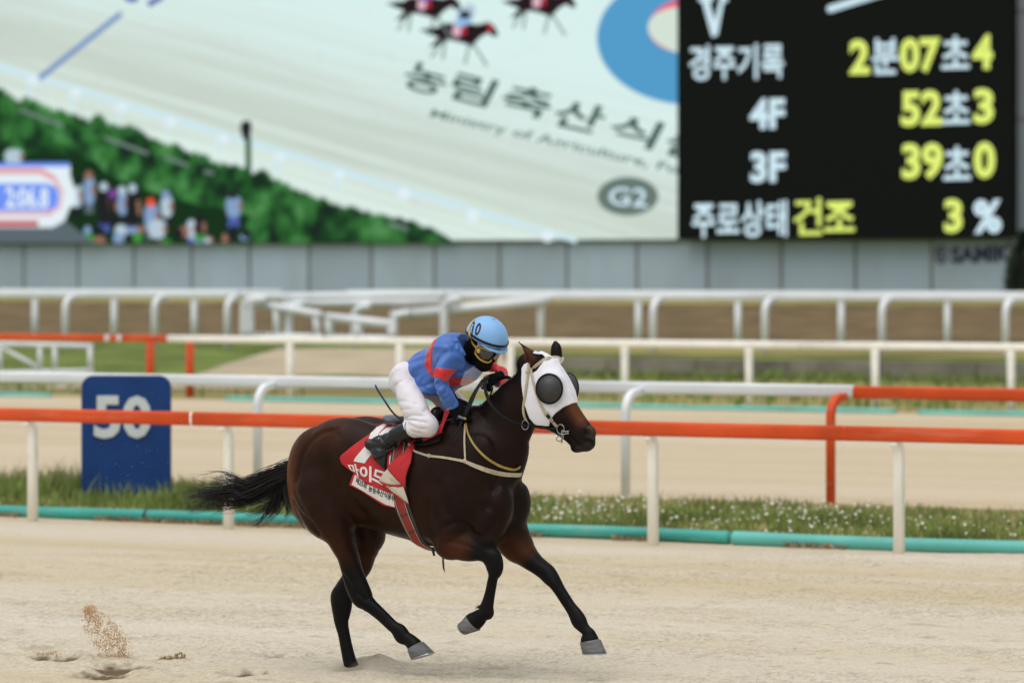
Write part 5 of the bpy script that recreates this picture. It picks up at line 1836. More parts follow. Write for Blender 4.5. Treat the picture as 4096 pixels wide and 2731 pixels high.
T8 = lambda pts, r0=0.0, r1=0.0: [p3('8', x, y, r0 + (r1 - r0) * i / (len(pts) - 1)) for i, (x, y) in enumerate(pts)]
guides = [
    (T8([(2090, 330), (1900, 380), (1650, 500), (1350, 620), (1050, 700), (700, 730), (350, 700), (130, 790)]), .030, .026, 12),
    (T8([(2080, 350), (1880, 430), (1600, 560), (1300, 690), (1000, 760), (650, 770), (400, 800), (190, 870)]), .036, .020, 12),
    (T8([(2090, 300), (1900, 340), (1600, 430), (1300, 540), (1100, 600), (900, 560), (700, 560), (530, 530)]), .022, .022, 8),
    (T8([(2070, 340), (1850, 420), (1500, 540), (1150, 560), (950, 470), (800, 480), (640, 540)]), .018, .016, 5),
    (T8([(2080, 370), (1850, 520), (1500, 700), (1200, 820), (950, 860), (700, 820), (430, 990), (240, 1030)]), .030, .014, 5),
    (T8([(2080, 380), (1850, 560), (1550, 740), (1250, 880), (950, 930), (600, 960), (380, 1000), (230, 1075)]), .026, .012, 4),
    (T8([(2060, 380), (1860, 600), (1750, 760), (1650, 900), (1500, 1010), (1350, 1080), (1220, 1120)]), .030, .010, 5),
    (T8([(2060, 380), (1880, 620), (1800, 780), (1700, 950), (1600, 1050), (1480, 1180), (1330, 1270)]), .030, .016, 6),
    (T8([(2060, 380), (1890, 640), (1790, 820), (1740, 980), (1660, 1110), (1560, 1180)]), .026, .012, 5),
    (T8([(2060, 400), (1910, 640), (1890, 800), (1930, 950), (1940, 1080), (1870, 1170)]), .020, .006, 5),
    (T8([(2060, 420), (1930, 660), (1960, 860), (2080, 1050), (2200, 1200), (2260, 1290), (2340, 1400)], .06, .12), .014, .010, 4),
    (T8([(2070, 330), (1700, 450), (1250, 560), (1000, 440), (850, 370), (700, 350), (500, 390), (260, 450)]), .006, .004, 1.2),
    (T8([(2060, 420), (1700, 720), (1350, 860), (1050, 980), (800, 1060), (660, 1130), (590, 1215)]), .012, .006, 0.8),
    (T8([(2090, 250), (1960, 210), (1880, 185)]), .016, .014, 1.2), (T8([(2090, 320), (1950, 290), (1800, 320)]), .018, .02, 1.5),
    (T8([(2060, 360), (1600, 640), (1300, 760), (1100, 640), (900, 640), (600, 690), (420, 620)]), .03, .03, 5),
]
tail = strands('tail', guides, 820, 0.0027, horse, M['hair'], 11, 15, 0.012)
# solid dock and core of the tail so that it reads as one mass
TF = Field((-1.9, -0.2, 0.85), (-0.85, 0.25, 1.5), 0.009)
TF.loft([np.array([*a, 0, 0, h, w]) for a, h, w in zip(T8([(2120, 330), (1950, 370), (1750, 480), (1500, 590), (1250, 670), (1050, 705), (900, 725)]), (.035, .052, .060, .058, .046, .026, .008), (.03, .045, .05, .05, .04, .025, .008))], 0.02)
TF.loft([np.array([*a, .02, 0, .02, w]) for a, w in zip(T8([(2020, 400), (1880, 560), (1800, 700), (1730, 830)]), (.04, .04, .035, .015))], 0.03)
extract(TF, 'tail_core', M['hair'], tail, 1)[0]
mane = []
for i in range(24):
    t = i / 23
    x, y = 1915 + 158 * t, 1603 - 128 * t
    f0, z0 = fz('S', x, y, 0.0)
    col_ = HF.a[int((f0 - HF.lo[0]) / HF.h), int((0 - HF.lo[1]) / HF.h), :]
    zt = HF.lo[2] + np.nonzero(col_ < 0)[0][-1] * HF.h
    b = np.array([f0, 0.0, zt])
    mane.append(([b + np.array([.004, .010, -.012]), b + np.array([0, -.008, .001]), b + np.array([-.004, -.035, -.02]), b + np.array([-.008, -.06, -.07])], .004, .006, 1))
strands('mane', mane, 420, 0.0026, horse, M['hair'], 5, 6, 0.001)
fet = []
for c, x, y, rr_, dx, dz in (('4', 330, 935, .11, -.02, .0),):
    b = p3(c, x, y, rr_)
    fet.append(([b + np.array([.02, 0, .01]), b, b + np.array([dx, 0, dz])], .005, .008, 1))
strands('fetlock_hair', fet, 40, 0.0016, horse, M['hair'], 6, 5, 0.003)
# ================================================================== TACK
M['hood'] = mat('white_hood_fabric', srgb(220, 220, 226), 0.8, 0.04, 30, 0.12, 120, sheen=0.1, fold=0.22, fscale=6.0)
M['cup'] = mat('dark_blinker_cup', (0.028, 0.030, 0.030), 0.42, 0.35, 22, 0.25, 120)
M['rubber'] = mat('black_rubber', (0.006, 0.006, 0.0065), 0.6, 0.2, 10, spec=0.2)
M['leather'] = mat('black_leather', (0.006, 0.006, 0.0065), 0.36, 0.25, 14, 0.15, 40, spec=0.3)
M['webbing'] = mat('cream_webbing', srgb(176, 164, 138), 0.75, 0.14, 40, 0.2, 200)
M['yellowstrap'] = mat('yellow_strap', srgb(150, 128, 58), 0.6, 0.15, 30)
M['steel'] = mat('bit_steel', srgb(150, 150, 150), 0.25, 0.1, 10, metal=0.9)
M['clothred'] = mat('red_saddle_cloth', (0.46, 0.008, 0.012), 0.75, 0.12, 8, 0.15, 60, sheen=0.1, fold=0.3, fscale=4.0)
M['clothwhite'] = mat('white_cloth_print', srgb(214, 212, 208), 0.75, 0.04, 12, 0.1, 60)
M['clothcream'] = mat('cream_cloth_panel', srgb(196, 186, 168), 0.8, 0.08, 10, 0.1, 60)
M['ink'] = mat('black_print', (0.012, 0.012, 0.014), 0.7, 0.1, 10)
M['girthred'] = mat('red_girth_webbing', (0.26, 0.022, 0.016), 0.6, 0.12, 20, 0.2, 150)
M['girthgrey'] = mat('grey_girth_edge', (0.035, 0.037, 0.037), 0.6, 0.15, 20)
M['seat'] = mat('grey_saddle_leather', srgb(92, 96, 102), 0.3, 0.12, 12)

# ---- blinker hood
hl, hh = p3('5', 20, 1250, -.2), p3('5', 1000, 100, .2)
G = upsample(sub_field(HF, (hl[0] - .06, -.2, hl[2] - .04), (hh[0] + .04, .2, hh[2] + .04)))
gx, gy, gz = grid_of(G)
rs_ = .088
H5 = lambda pts, r=rs_: [fz('5', x, y, r) for x, y in pts]
outline = H5([(905, 815), (820, 838), (740, 852), (640, 912), (560, 985), (520, 1035), (478, 1100), (452, 1158), (380, 1150), (292, 1142), (264, 1098), (228, 1052), (175, 890), (140, 760), (118, 620), (106, 500), (105, 400), (140, 345), (205, 318), (300, 120), (460, 60), (640, 150), (800, 320), (900, 480), (960, 640)])
holes = [H5([(205, 330), (250, 400), (275, 470), (330, 430), (385, 330), (395, 270), (350, 225), (280, 205), (120, 60), (40, 30)], .075)]
pr = poly_sd(gx[:, None], gz[None, :], outline)[:, None, :]
reg = np.broadcast_to(pr, G.a.shape).copy()
reg = np.maximum(reg, -poly_sd(gx[:, None], gz[None, :], holes[0])[:, None, :])
far_hole = H5([(500, 262), (655, 268), (680, 180), (640, 20), (500, -20), (480, 150)], -.066)
reg = np.maximum(reg, np.where(gy[None, :, None] < -.015, -poly_sd(gx[:, None], gz[None, :], far_hole)[:, None, :], -1))
wr = 0.0022 * np.sin(gx[:, None, None] * 55 + gz[None, None, :] * 42)
GH = Field.__new__(Field); GH.lo, GH.h, GH.dim = G.lo, G.h, G.dim
GH.a = np.maximum(G.a - 0.008, reg).astype(np.float32)
hood = frame_root('blinker_hood', 'white fabric blinker hood with dark eye cups on the horse head', 'hood')
VH, QH = surface_nets(GH.a, GH.lo, GH.h, 3)
frame_obj('hood_fabric', VH, QH, M['hood'], hood)
hood_bvh = bvh_of(VH, QH)
for sg in (1, -1):
    cen = p3('5', 485, 668, .11)
    if sg < 0: cen = np.array([cen[0], -cen[1], cen[2]])
    sr = surf_r(G, cen[0], cen[2], sg)
    cen[1] = sr
    CF = Field(cen - .13, cen + .13, 0.004)
    ax_ = np.array([[.985, -sg * .17, 0], [sg * .17, .985, 0], [0, 0, 1]])
    cen = cen + np.array([0, sg * .012, 0])
    CF.ellipsoid(cen + np.array([0, sg * .004, 0]), (.067, .046, .073), axes=ax_, k=0.0)
    CF.groove([cen + np.array([-.05, sg * .03, -.032]), cen + np.array([0, sg * .042, -.052]), cen + np.array([.05, sg * .03, -.03])], 0.004, 0.005)
    CF.ellipsoid(cen, (.083, .020, .088), axes=ax_, k=0.008)
    extract(CF, 'eye_cup', M['cup'], hood, 2)
    rim = [cen + ax_.T @ np.array([.0815 * math.cos(a), sg * .006, .0865 * math.sin(a)]) for a in np.linspace(0, 2 * math.pi, 25)]
    cord('cup_rim', rim, 0.0055, M['rubber'], hood, 8, 2)
rimP = []
for k in range(33):
    a = 2 * math.pi * k / 32
    h = cast([hood_bvh], '5', 487 + 182 * math.cos(a) - 14 * math.sin(a), 668 + 202 * math.sin(a))
    if h: rimP.append(h)
ribbon('piping', [h[0] for h in rimP], [h[1] for h in rimP], .010, .003, M['hood'], hood, .0)
# centre seam of the hood
seam = [cast([hood_bvh], '5', x, y) for x, y in ((560, 300), (620, 380), (690, 480), (730, 560), (765, 650), (790, 730), (812, 790))]
ribbon('seam', [s[0] for s in seam if s], [s[1] for s in seam if s], 0.010, 0.0015, M['hood'], hood, 0.001)

# ---- bridle and bit
bridle = frame_root('bridle', 'cream webbing race bridle over the white hood', 'bridle')
hb = [hood_bvh, body_bvh]
strap_on('browband', hb, '5', [(185, 455), (245, 420), (310, 360), (390, 305), (470, 268), (540, 258), (600, 265), (640, 285)], 0.019, 0.004, M['webbing'], bridle)
strap_on('cheekpiece', hb, '5', [(232, 400), (262, 520), (300, 680), (350, 830), (405, 940), (470, 1030), (540, 1110), (592, 1168)], [0.015, .015, .015, .015, .017, .018, .018, .018], 0.004, M['webbing'], bridle)
strap_on('throat_latch', hb, '5', [(225, 345), (208, 470), (185, 640), (165, 780), (148, 920), (160, 1020), (186, 1078)], 0.017, 0.004, M['webbing'], bridle)
strap_on('crown_piece', hb, '5', [(222, 340), (215, 400), (205, 455)], 0.017, 0.005, M['webbing'], bridle, 0.006)
for (x, y) in ((205, 448), (440, 985), (500, 1075)):
    h = cast(hb, '5', x, y)
    FB = Field(h[0] - .04, h[0] + .04, 0.003)
    FB.ellipsoid(h[0] + h[1] * .006, (.015, .008, .014), k=0)
    extract(FB, 'buckle', M['webbing'] if y < 1000 else M['steel'], bridle, 1)
h = cast(hb, '5', 462, 1015)
strap_on('keeper', hb, '5', [(455, 1005), (470, 1025), (488, 1048)], 0.021, 0.006, M['leather'], bridle, 0.004)
strap_on('chin_strap', [body_bvh, hood_bvh], '5', [(600, 1178), (520, 1172), (420, 1165), (330, 1150), (250, 1120), (190, 1105)], [.014, .014, .016, .018, .02, .02], 0.005, M['leather'], bridle, 0.008)


def ring(name, c, x, y, r, rad, tube, m, parent, tilt=0.0, sq=1.0, ang=0.0):
    ce = p3(c, x, y, r)
    pts = []
    for k in range(21):
        a = 2 * math.pi * k / 20
        u_, v_ = rad * math.cos(a), rad * sq * math.sin(a)
        u2, v2 = u_ * math.cos(ang) - v_ * math.sin(ang), u_ * math.sin(ang) + v_ * math.cos(ang)
        pts.append(ce + np.array([u2, u2 * tilt, v2]))
    return cord(name, pts, tube, m, parent, 6, 2)


bit = frame_root('snaffle_bit', 'steel ring bit at the corner of the horse mouth', 'bit')
ring('bit_ring', '5', 628, 1195, .082, .024, .0032, M['steel'], bit, 0, 1.15)
ring('lower_ring', '5', 620, 1312, .08, .030, .0028, M['steel'], bit, .3, .5, .35)
cord('mouthpiece', [p3('5', 640, 1215, .084), p3('5', 690, 1228, .075), p3('5', 740, 1222, .06), p3('5', 742, 1222, -.06)], .0050, M['steel'], bit)
cord('shank', [p3('5', 640, 1235, .084), p3('5', 648, 1290, .084), p3('5', 642, 1375, .082)], [.004, .004, .0055], M['steel'], bit)
cord('cross_bar', [p3('5', 590, 1240, .084), p3('5', 650, 1262, .086), p3('5', 738, 1248, .072)], .0032, M['steel'], bit)
ring('rein_ring', '5', 165, 1140, .10, .023, .003, M['steel'], bit, 0, 1.2)

# ---- saddle cloth
cl0, cl1 = p3('2', 600, 1250, .28), p3('2', 1600, 100, .28)
SFd = upsample(sub_field(HF, (cl0[0] - .1, -.34, cl0[2] - .04), (cl1[0] + .05, .34, 1.68)))
gx, gy, gz = grid_of(SFd)
C2 = lambda pts, r=.275: [fz('2', x, y, r) for x, y in pts]
cl_top = [fz('2', 1130, 215, .05), (fz('2', 1130, 215, .05)[0] + .01, 1.66), (fz('2', 1560, 230, .05)[0], 1.66)]
cloth_poly = C2([(1420, 520), (1330, 800), (1262, 1128), (1150, 1100), (1050, 1042), (900, 948), (783, 886), (815, 790), (832, 765), (770, 712), (722, 660), (706, 605), (716, 575), (760, 530), (850, 440), (930, 345)], .275) + [fz('2', 1010, 262, .20), fz('2', 1080, 226, .12)] + cl_top
ripple = 0.004 * np.sin(gx[:, None, None] * 34 + gz[None, None, :] * 20)
thick = 0.014 + ripple + 0.02 * np.exp(-(((gx[:, None, None] - C2([(715, 590)])[0][0]) / .10) ** 2 + ((gz[None, None, :] - C2([(715, 590)])[0][1]) / .09) ** 2))
CL = Field.__new__(Field); CL.lo, CL.h, CL.dim = SFd.lo, SFd.h, SFd.dim
CL.a = np.maximum(SFd.a - thick, poly_sd(gx[:, None], gz[None, :], cloth_poly)[:, None, :]).astype(np.float32)
cloth = frame_root('saddle_cloth', 'red number cloth with white numeral and horse name under the saddle', 'cloth')
VC, QC = surface_nets(CL.a, CL.lo, CL.h, 3)
frame_obj('cloth', VC, QC, M['clothred'], cloth)
cloth_bvh = bvh_of(VC, QC)


def print_poly(name, pts, m_, off=0.0025, c='2'):
    tri = tessellate_polygon([[Vector((p[0], p[1], 0)) for p in pts]])
    return decal(name, pts, [tuple(t) for t in tri], c, cloth_bvh, m_, cloth, off, sub=4, whole=True)


def print_text(s, tl, tr, bl, br, m_, bold, off=0.004, c='2'):
    q, fs_ = text_mesh(s, bold)
    return decal('lettering', quad_map(q, tl, tr, bl, br), fs_, c, cloth_bvh, m_, cloth, off, sub=1)


print_poly('numeral', [(940, 340), (985, 296), (1075, 282), (1132, 252), (1168, 256), (1160, 272), (1100, 330), (1068, 385), (1040, 470), (1010, 565), (965, 620), (938, 660), (822, 638), (840, 600), (935, 490), (968, 430), (1003, 343)], M['clothwhite'])
print_poly('numeral', [(1085, 362), (1120, 325), (1165, 290), (1215, 282), (1232, 262), (1262, 262), (1240, 310), (1180, 350), (1112, 392)], M['clothwhite'])
print_poly('numeral', [(1199, 591), (1271, 491), (1268, 540), (1259, 600), (1229, 671), (1192, 718)], M['clothwhite'])
print_poly('white_strip', [(838, 778), (803, 882), (905, 938), (1060, 1032), (1155, 1088), (1252, 1116), (1236, 976), (1180, 966), (1080, 925), (960, 876), (890, 822)], M['clothwhite'], 0.002)
print_text('마', (756, 664), (868, 664), (800, 742), (896, 812), M['clothwhite'], 0.035)
print_text('이', (888, 680), (1012, 692), (888, 812), (1012, 860), M['clothwhite'], 0.035)
print_text('드', (1036, 714), (1165, 752), (1012, 828), (1130, 890), M['clothwhite'], 0.035)
print_poly('numeral', [(1148, 893), (1176, 903), (1180, 918), (1150, 912)], M['clothwhite'])
print_text('제25회', (850, 797), (972, 866), (843, 862), (948, 928), M['ink'], 0.02)
print_text('농림축산식품부', (990, 884), (1262, 1000), (978, 946), (1250, 1062), M['ink'], 0.02)

# ---- girth over the cloth, round the belly
girth = frame_root('girth', 'red webbing girth with grey edges buckled round the horse chest', 'girth')
gb = [cloth_bvh, body_bvh]
gpts = [(1322, 420), (1300, 560), (1288, 700), (1285, 850), (1298, 980), (1325, 1090), (1365, 1200), (1412, 1310), (1462, 1410), (1510, 1480)]
low = [((-.02, .02, .79), (0, 0, -1)), ((-.03, -.12, .80), (0, -.5, -1)), ((-.07, -.25, .98), (0, -1, -.3)), ((-.12, -.29, 1.2), (0, -1, 0))]
def gl(off):
    P, Nn = [], []
    for x, y in gpts:
        h = cast(gb, '2', x, y)
        P.append(h[0]); Nn.append(h[1])
    for p_, n_2 in low:
        P.append(np.array(p_)); Nn.append(np.array(n_2, float))
    return P, Nn
P_, N__ = gl(0)
N__ = [n / np.linalg.norm(n) for n in N__]
Ns = [(N__[max(i - 1, 0)] + N__[i] + N__[min(i + 1, len(N__) - 1)]) for i in range(len(N__))]
ribbon('girth_pad', P_, Ns, 0.108, 0.006, M['girthgrey'], girth, 0.002)
ribbon('girth_strap', P_, Ns, 0.066, 0.004, M['girthred'], girth, 0.009)
for d in (-1, 1):
    tg = np.gradient(np.array(P_), axis=0)
    sd = np.cross(tg, np.array(Ns)); sd /= np.linalg.norm(sd, axis=1)[:, None]
    ribbon('stitching', list(np.array(P_) + sd * .033 * d), Ns, 0.0025, 0.002, M['clothcream'], girth, 0.0125)
for (x, y) in ((1368, 1190), (1440, 1362)):
    h = cast(gb, '2', x, y)
    tgv = np.array([.35, 0, -.94]); sdv = np.cross(tgv, h[1])
    ribbon('strap_keeper', [h[0] - sdv * .036, h[0], h[0] + sdv * .036], [h[1]] * 3, .012, .003, M['girthgrey'], girth, .012)
cord('strap_end', [p3('3', 225, 1000, .10), p3('3', 228, 1090, .10), p3('3', 234, 1160, .10), p3('3', 250, 1220, .10)], [.008, .010, .009, .002], M['girthgrey'], girth, 6, 4, 0.4)
cord('strap_end', [p3('3', 95, 900, .12), p3('3', 105, 960, .12), p3('3', 115, 1010, .12)], [.012, .013, .010], M['girthgrey'], girth, 6, 4, 0.4)

# ---- turned-up front corner of the cloth, flapping over the girth
def patch(name, pts, m_, parent, bulge=0.02, tri=None):
    """pts: (crop, x, y, lift) outline and inner points; filled as a fan grid with a soft bulge"""
    P = []
    for c, x, y, lift in pts:
        h = cast([cloth_bvh, body_bvh], c, x, y)
        P.append(h[0] + np.array([0, 1, 0]) * lift)
    P = np.array(P)
    ce = P.mean(0) + np.array([0, bulge, 0])
    K = len(P)
    V, Fq = [], []
    R_ = 6
    for i in range(1, R_ + 1):
        t = i / R_
        for k in range(K):
            V.append(ce + (P[k] - ce) * t + np.array([0, 1, 0]) * bulge * (0.35 * math.sin(3.14 * t) + 0.12 * math.sin(5 * t + k)))
    V = [ce + np.array([0, bulge * .1, 0])] + V
    for k in range(K):
        Fq.append((0, 1 + k, 1 + (k + 1) % K))
    for i in range(R_ - 1):
        for k in range(K):
            a, b = 1 + i * K + k, 1 + i * K + (k + 1) % K
            Fq.append((a, a + K, b + K, b))
    V = np.array(V)
    n0 = len(V)
    V2 = np.vstack([V, V - np.array([0, .003, 0])])
    F2 = Fq + [tuple(q + n0 for q in f[::-1]) for f in Fq]
    for k in range(K):
        a, b = 1 + (R_ - 1) * K + k, 1 + (R_ - 1) * K + (k + 1) % K
        F2.append((a, a + n0, b + n0, b))
    V2[:, 1] *= -1
    o = mesh_obj(name, V2, F2, m_, None, True)
    o.parent = parent
    return o


patch('flap_lining', [('2', 1200, 716, .03), ('2', 1225, 745, .03), ('2', 1290, 820, .032), ('2', 1355, 878, .032), ('2', 1300, 888, .03), ('2', 1230, 880, .03), ('2', 1160, 862, .028), ('2', 1105, 838, .024), ('2', 1150, 775, .028)], M['clothcream'], cloth, 0.006)
patch('flap', [('2', 1412, 470, .02), ('2', 1440, 520, .022), ('2', 1456, 562, .024), ('2', 1448, 640, .03), ('2', 1420, 720, .034), ('2', 1398, 800, .036), ('2', 1390, 920, .036), ('2', 1362, 884, .038), ('2', 1300, 822, .036), ('2', 1230, 745, .034), ('2', 1204, 712, .034), ('2', 1240, 640, .03), ('2', 1310, 585, .026), ('2', 1370, 545, .022)], M['clothred'], cloth, 0.012)
patch('flap_hem', [('2', 1102, 840, .030), ('2', 1160, 866, .032), ('2', 1230, 886, .034), ('2', 1300, 893, .036), ('2', 1362, 882, .036), ('2', 1360, 894, .036), ('2', 1300, 905, .034), ('2', 1225, 898, .034), ('2', 1150, 876, .032)], M['clothred'], cloth, 0.002)
patch('flap_panel', [('2', 1162, 884, .022), ('2', 1240, 900, .028), ('2', 1310, 904, .030), ('2', 1368, 894, .030), ('2', 1385, 960, .028), ('2', 1408, 1040, .026), ('2', 1416, 1078, .024), ('2', 1370, 1046, .024), ('2', 1310, 1000, .024), ('2', 1240, 952, .022)], M['clothcream'], cloth, 0.006)
patch('flap_edge', [('2', 1150, 876, .024), ('2', 1170, 896, .026), ('2', 1245, 958, .026), ('2', 1312, 1006, .027), ('2', 1372, 1052, .027), ('2', 1418, 1084, .026), ('2', 1420, 1096, .024), ('2', 1370, 1064, .024), ('2', 1308, 1016, .024), ('2', 1240, 970, .023), ('2', 1165, 905, .022)], M['clothred'], cloth, 0.001)

# ---- saddle
saddle = frame_root('racing_saddle', 'small black and grey racing saddle under the jockey', 'saddle')
SD = Field((-0.5, -0.3, 1.2), (0.45, 0.34, 1.8), 0.006)
SD.loft([np.array([*p3('6', x, y, 0), 0, 0, h_, w]) for x, y, h_, w in ((420, 1355, .03, .10), (560, 1390, .022, .085), (750, 1370, .022, .07), (900, 1330, .03, .06))], 0.02)
extract(SD, 'seat', M['leather'], saddle, 1)
SD2 = Field((-0.5, -0.25, 1.3), (0.1, 0.3, 1.8), 0.005)
c_ = p3('6', 318, 1340, .06)
SD2.ellipsoid(c_, (.075, .10, .022), axes=[[.97, 0, -.24], [0, 1, 0], [.24, 0, .97]], k=0)
extract(SD2, 'cantle', M['seat'], saddle, 1)
SD3 = Field((0, -0.2, 1.3), (0.5, 0.3, 1.85), 0.005)
SD3.ellipsoid(p3('6', 845, 1285, .09), (.042, .06, .052), k=0)
extract(SD3, 'pommel', M['leather'], saddle, 1)
fl_poly = [fz('7', x, y, .26) for x, y in ((1180, 620), (1300, 592), (1640, 482), (1880, 345), (2010, 200))] + [fz('7', 2120, 20, .16), fz('7', 2190, -90, .1), fz('7', 2230, 40, .14), fz('7', 2110, 310, .22)] + [fz('7', x, y, .26) for x, y in ((1960, 480), (1760, 620), (1500, 690), (1250, 680))]
FLP = Field.__new__(Field); FLP.lo, FLP.h, FLP.dim = SFd.lo, SFd.h, SFd.dim
FLP.a = np.maximum(np.maximum(SFd.a - 0.016, poly_sd(gx[:, None], gz[None, :], fl_poly)[:, None, :]), -gy[None, :, None] + .02).astype(np.float32)
extract(FLP, 'saddle_flap', M['leather'], saddle, 2)
pad = frame_root('saddle_pad', 'red felt pad strip between saddle and withers beside the jockey knee', 'pad')
pd_poly = [fz('7', x, y, .24) for x, y in ((1500, 530), (1690, 380), (1800, 240))] + [fz('7', 1880, 80, .18), fz('7', 1900, -60, .13), fz('7', 1920, -170, .08), fz('7', 2180, -170, .06), fz('7', 2170, -70, .08), fz('7', 2140, 40, .13), fz('7', 2020, 230, .20)] + [fz('7', x, y, .24) for x, y in ((1880, 370), (1700, 490), (1520, 570))]
PDF = Field.__new__(Field); PDF.lo, PDF.h, PDF.dim = SFd.lo, SFd.h, SFd.dim
PDF.a = np.maximum(np.maximum(SFd.a - 0.023, poly_sd(gx[:, None], gz[None, :], pd_poly)[:, None, :] - .006), -gy[None, :, None] - .1).astype(np.float32)
extract(PDF, 'pad', M['clothred'], pad, 2)

# ---- breast girth and neck strap
bc = frame_root('breast_girth', 'cream webbing breast girth round the horse chest', 'strap')
bb = [cloth_bvh, body_bvh]
bpts = [(462, 1130), (500, 1180), (560, 1205), (625, 1222), (720, 1232), (820, 1248), (900, 1265), (980, 1298), (1080, 1335), (1180, 1360), (1270, 1368), (1335, 1365)]
P_, N__ = [], []
for x, y in bpts:
    h = cast(bb, 'A', x, y)
    if h: P_.append(h[0]); N__.append(h[1])
last = P_[-1]
for ff in (.50, .40, .28, .12):
    zz = last[2] + (.56 - ff) * .22
    sr = surf_r(HF, ff, zz, -1)
    if sr is not None:
        P_.append(np.array([ff, sr, zz])); N__.append(np.array([.8 if ff > .45 else .2, -1., 0]))
ribbon('chest_strap', P_, N__, ([.012, .013, .013, .014, .014, .015, .018, .024, .027, .027, .026, .025] + [.025] * 8)[:len(P_)], .005, M['webbing'], bc, .004)
for x, y in ((622, 1222), (902, 1262)):
    h = cast(bb, 'A', x, y)
    FB = Field(h[0] - .04, h[0] + .04, .003); FB.ellipsoid(h[0] + h[1] * .006, (.014, .009, .014), k=0); extract(FB, 'buckle', M['webbing'], bc, 1)
strap_on('hanger_strap', bb, 'A', [(905, 935), (903, 1000), (900, 1080), (902, 1160), (906, 1250)], .011, .003, M['webbing'], bc, .004)
ns = frame_root('neck_strap', 'yellow neck strap hanging round the base of the horse neck', 'strap')
P_, N__ = [], []
for x, y in ((912, 960), (925, 1040), (965, 1120), (1020, 1190), (1080, 1245), (1150, 1290), (1220, 1315), (1285, 1325), (1330, 1305)):
    h = cast([body_bvh], 'A', x, y)
    if h: P_.append(h[0]); N__.append(h[1])
last = P_[-1]
for ff, dz in ((.50, .03), (.42, .08), (.34, .16)):
    sr = surf_r(HF, ff, last[2] + dz, -1)
    if sr is not None:
        P_.append(np.array([ff, sr, last[2] + dz])); N__.append(np.array([.6 if ff > .45 else .2, -1., 0]))
ribbon('strap', P_, N__, ([.008, .010, .012, .014, .015, .015, .015, .014, .012] + [.012] * 6)[:len(P_)], .005, M['yellowstrap'], ns, .005)
# ================================================================== JOCKEY
M['silkblue'] = mat('blue_silks', (0.040, 0.130, 0.44), 0.45, 0.10, 7, 0.2, 18, sheen=0.15, fold=0.8, fscale=5.5, fstretch=(1.0, .8, 1.6))
M['silkred'] = mat('red_silks', (0.60, 0.014, 0.018), 0.5, 0.10, 7, 0.2, 18, sheen=0.15, fold=0.8, fscale=5.5, fstretch=(1.0, .8, 1.6))
M['breeches'] = mat('white_breeches', srgb(212, 209, 214), 0.6, 0.04, 9, 0.2, 22, sheen=0.1, fold=0.6, fscale=5.0, fstretch=(1.5, .8, 1.0))
M['boot'] = mat('polished_black_boot', (0.0075, 0.008, 0.009), 0.24, 0.2, 14, 0.12, 30, spec=0.4, fold=0.35, fscale=7.0)
M['glove'] = mat('black_glove_knit', (0.004, 0.004, 0.0045), 0.8, 0.3, 40, 0.3, 150, spec=0.12)
M['maskblk'] = mat('black_balaclava', (0.004, 0.004, 0.0045), 0.8, 0.2, 20, 0.25, 60, spec=0.15)
M['helmet'] = mat('pale_blue_helmet_cover', (0.205, 0.42, 0.74), 0.5, 0.05, 9, 0.12, 20, sheen=0.1)
M['yellow'] = mat('yellow_goggle_frame', (0.62, 0.36, 0.035), 0.4, 0.08, 20)
M['lens'] = mat('smoked_lens', (0.012, 0.011, 0.010), 0.06, 0.05, 5, coat=1.0)
M['skin'] = mat('skin', (0.42, 0.22, 0.15), 0.5, 0.08, 30, 0.1, 80)
M['whip'] = mat('navy_whip_braid', (0.012, 0.014, 0.060), 0.45, 0.2, 60)

jockey = frame_root('person', 'jockey in blue and red silks, white breeches and pale blue helmet crouched on the horse', 'person')


def wrinkle(F, amp, freq, dirv, seed=0, warp=6.0):
    gx_, gy_, gz_ = grid_of(F)
    X, Y, Z = gx_[:, None, None], gy_[None, :, None], gz_[None, None, :]
    w = np.sin(warp * (X * 1.3 + Y * 1.7 - Z) + seed) * 1.6 + np.sin(warp * 2.1 * (Z + X * .6) + seed * 2.1)
    F.a += (amp * np.sin(freq * (X * dirv[0] + Y * dirv[1] + Z * dirv[2]) + w + seed) * np.clip(1.2 - np.abs(F.a) / .05, 0, 1)).astype(np.float32)


def creases(F, amp, freq, dirv, seed=0, warp=5.0, where=0.0, pw=5):
    """narrow sharp folds in clusters"""
    gx_, gy_, gz_ = grid_of(F)
    X, Y, Z = gx_[:, None, None], gy_[None, :, None], gz_[None, None, :]
    near = np.abs(F.a) < 0.03
    ph = freq * (X * dirv[0] + Y * dirv[1] + Z * dirv[2]) + 1.5 * np.sin(warp * (X - Z + .5 * Y) + seed) + 0.9 * np.sin(warp * 2.3 * (Z + .7 * X - Y) + seed * 1.7)
    g = (1 - np.abs(np.sin(ph))) ** pw
    mk = np.clip(.5 + np.sin(warp * 1.9 * (X * .8 + Z * 1.1) + seed * 3.1) * .7 + np.sin(warp * 2.7 * (Z - X + Y) + seed) * .5 + where, 0, 1.2)
    F.a += np.where(near, amp * g * mk - amp * .18, 0).astype(np.float32)


lo6, hi6 = (-0.62, -0.52, 1.28), (0.62, 0.52, 2.16)
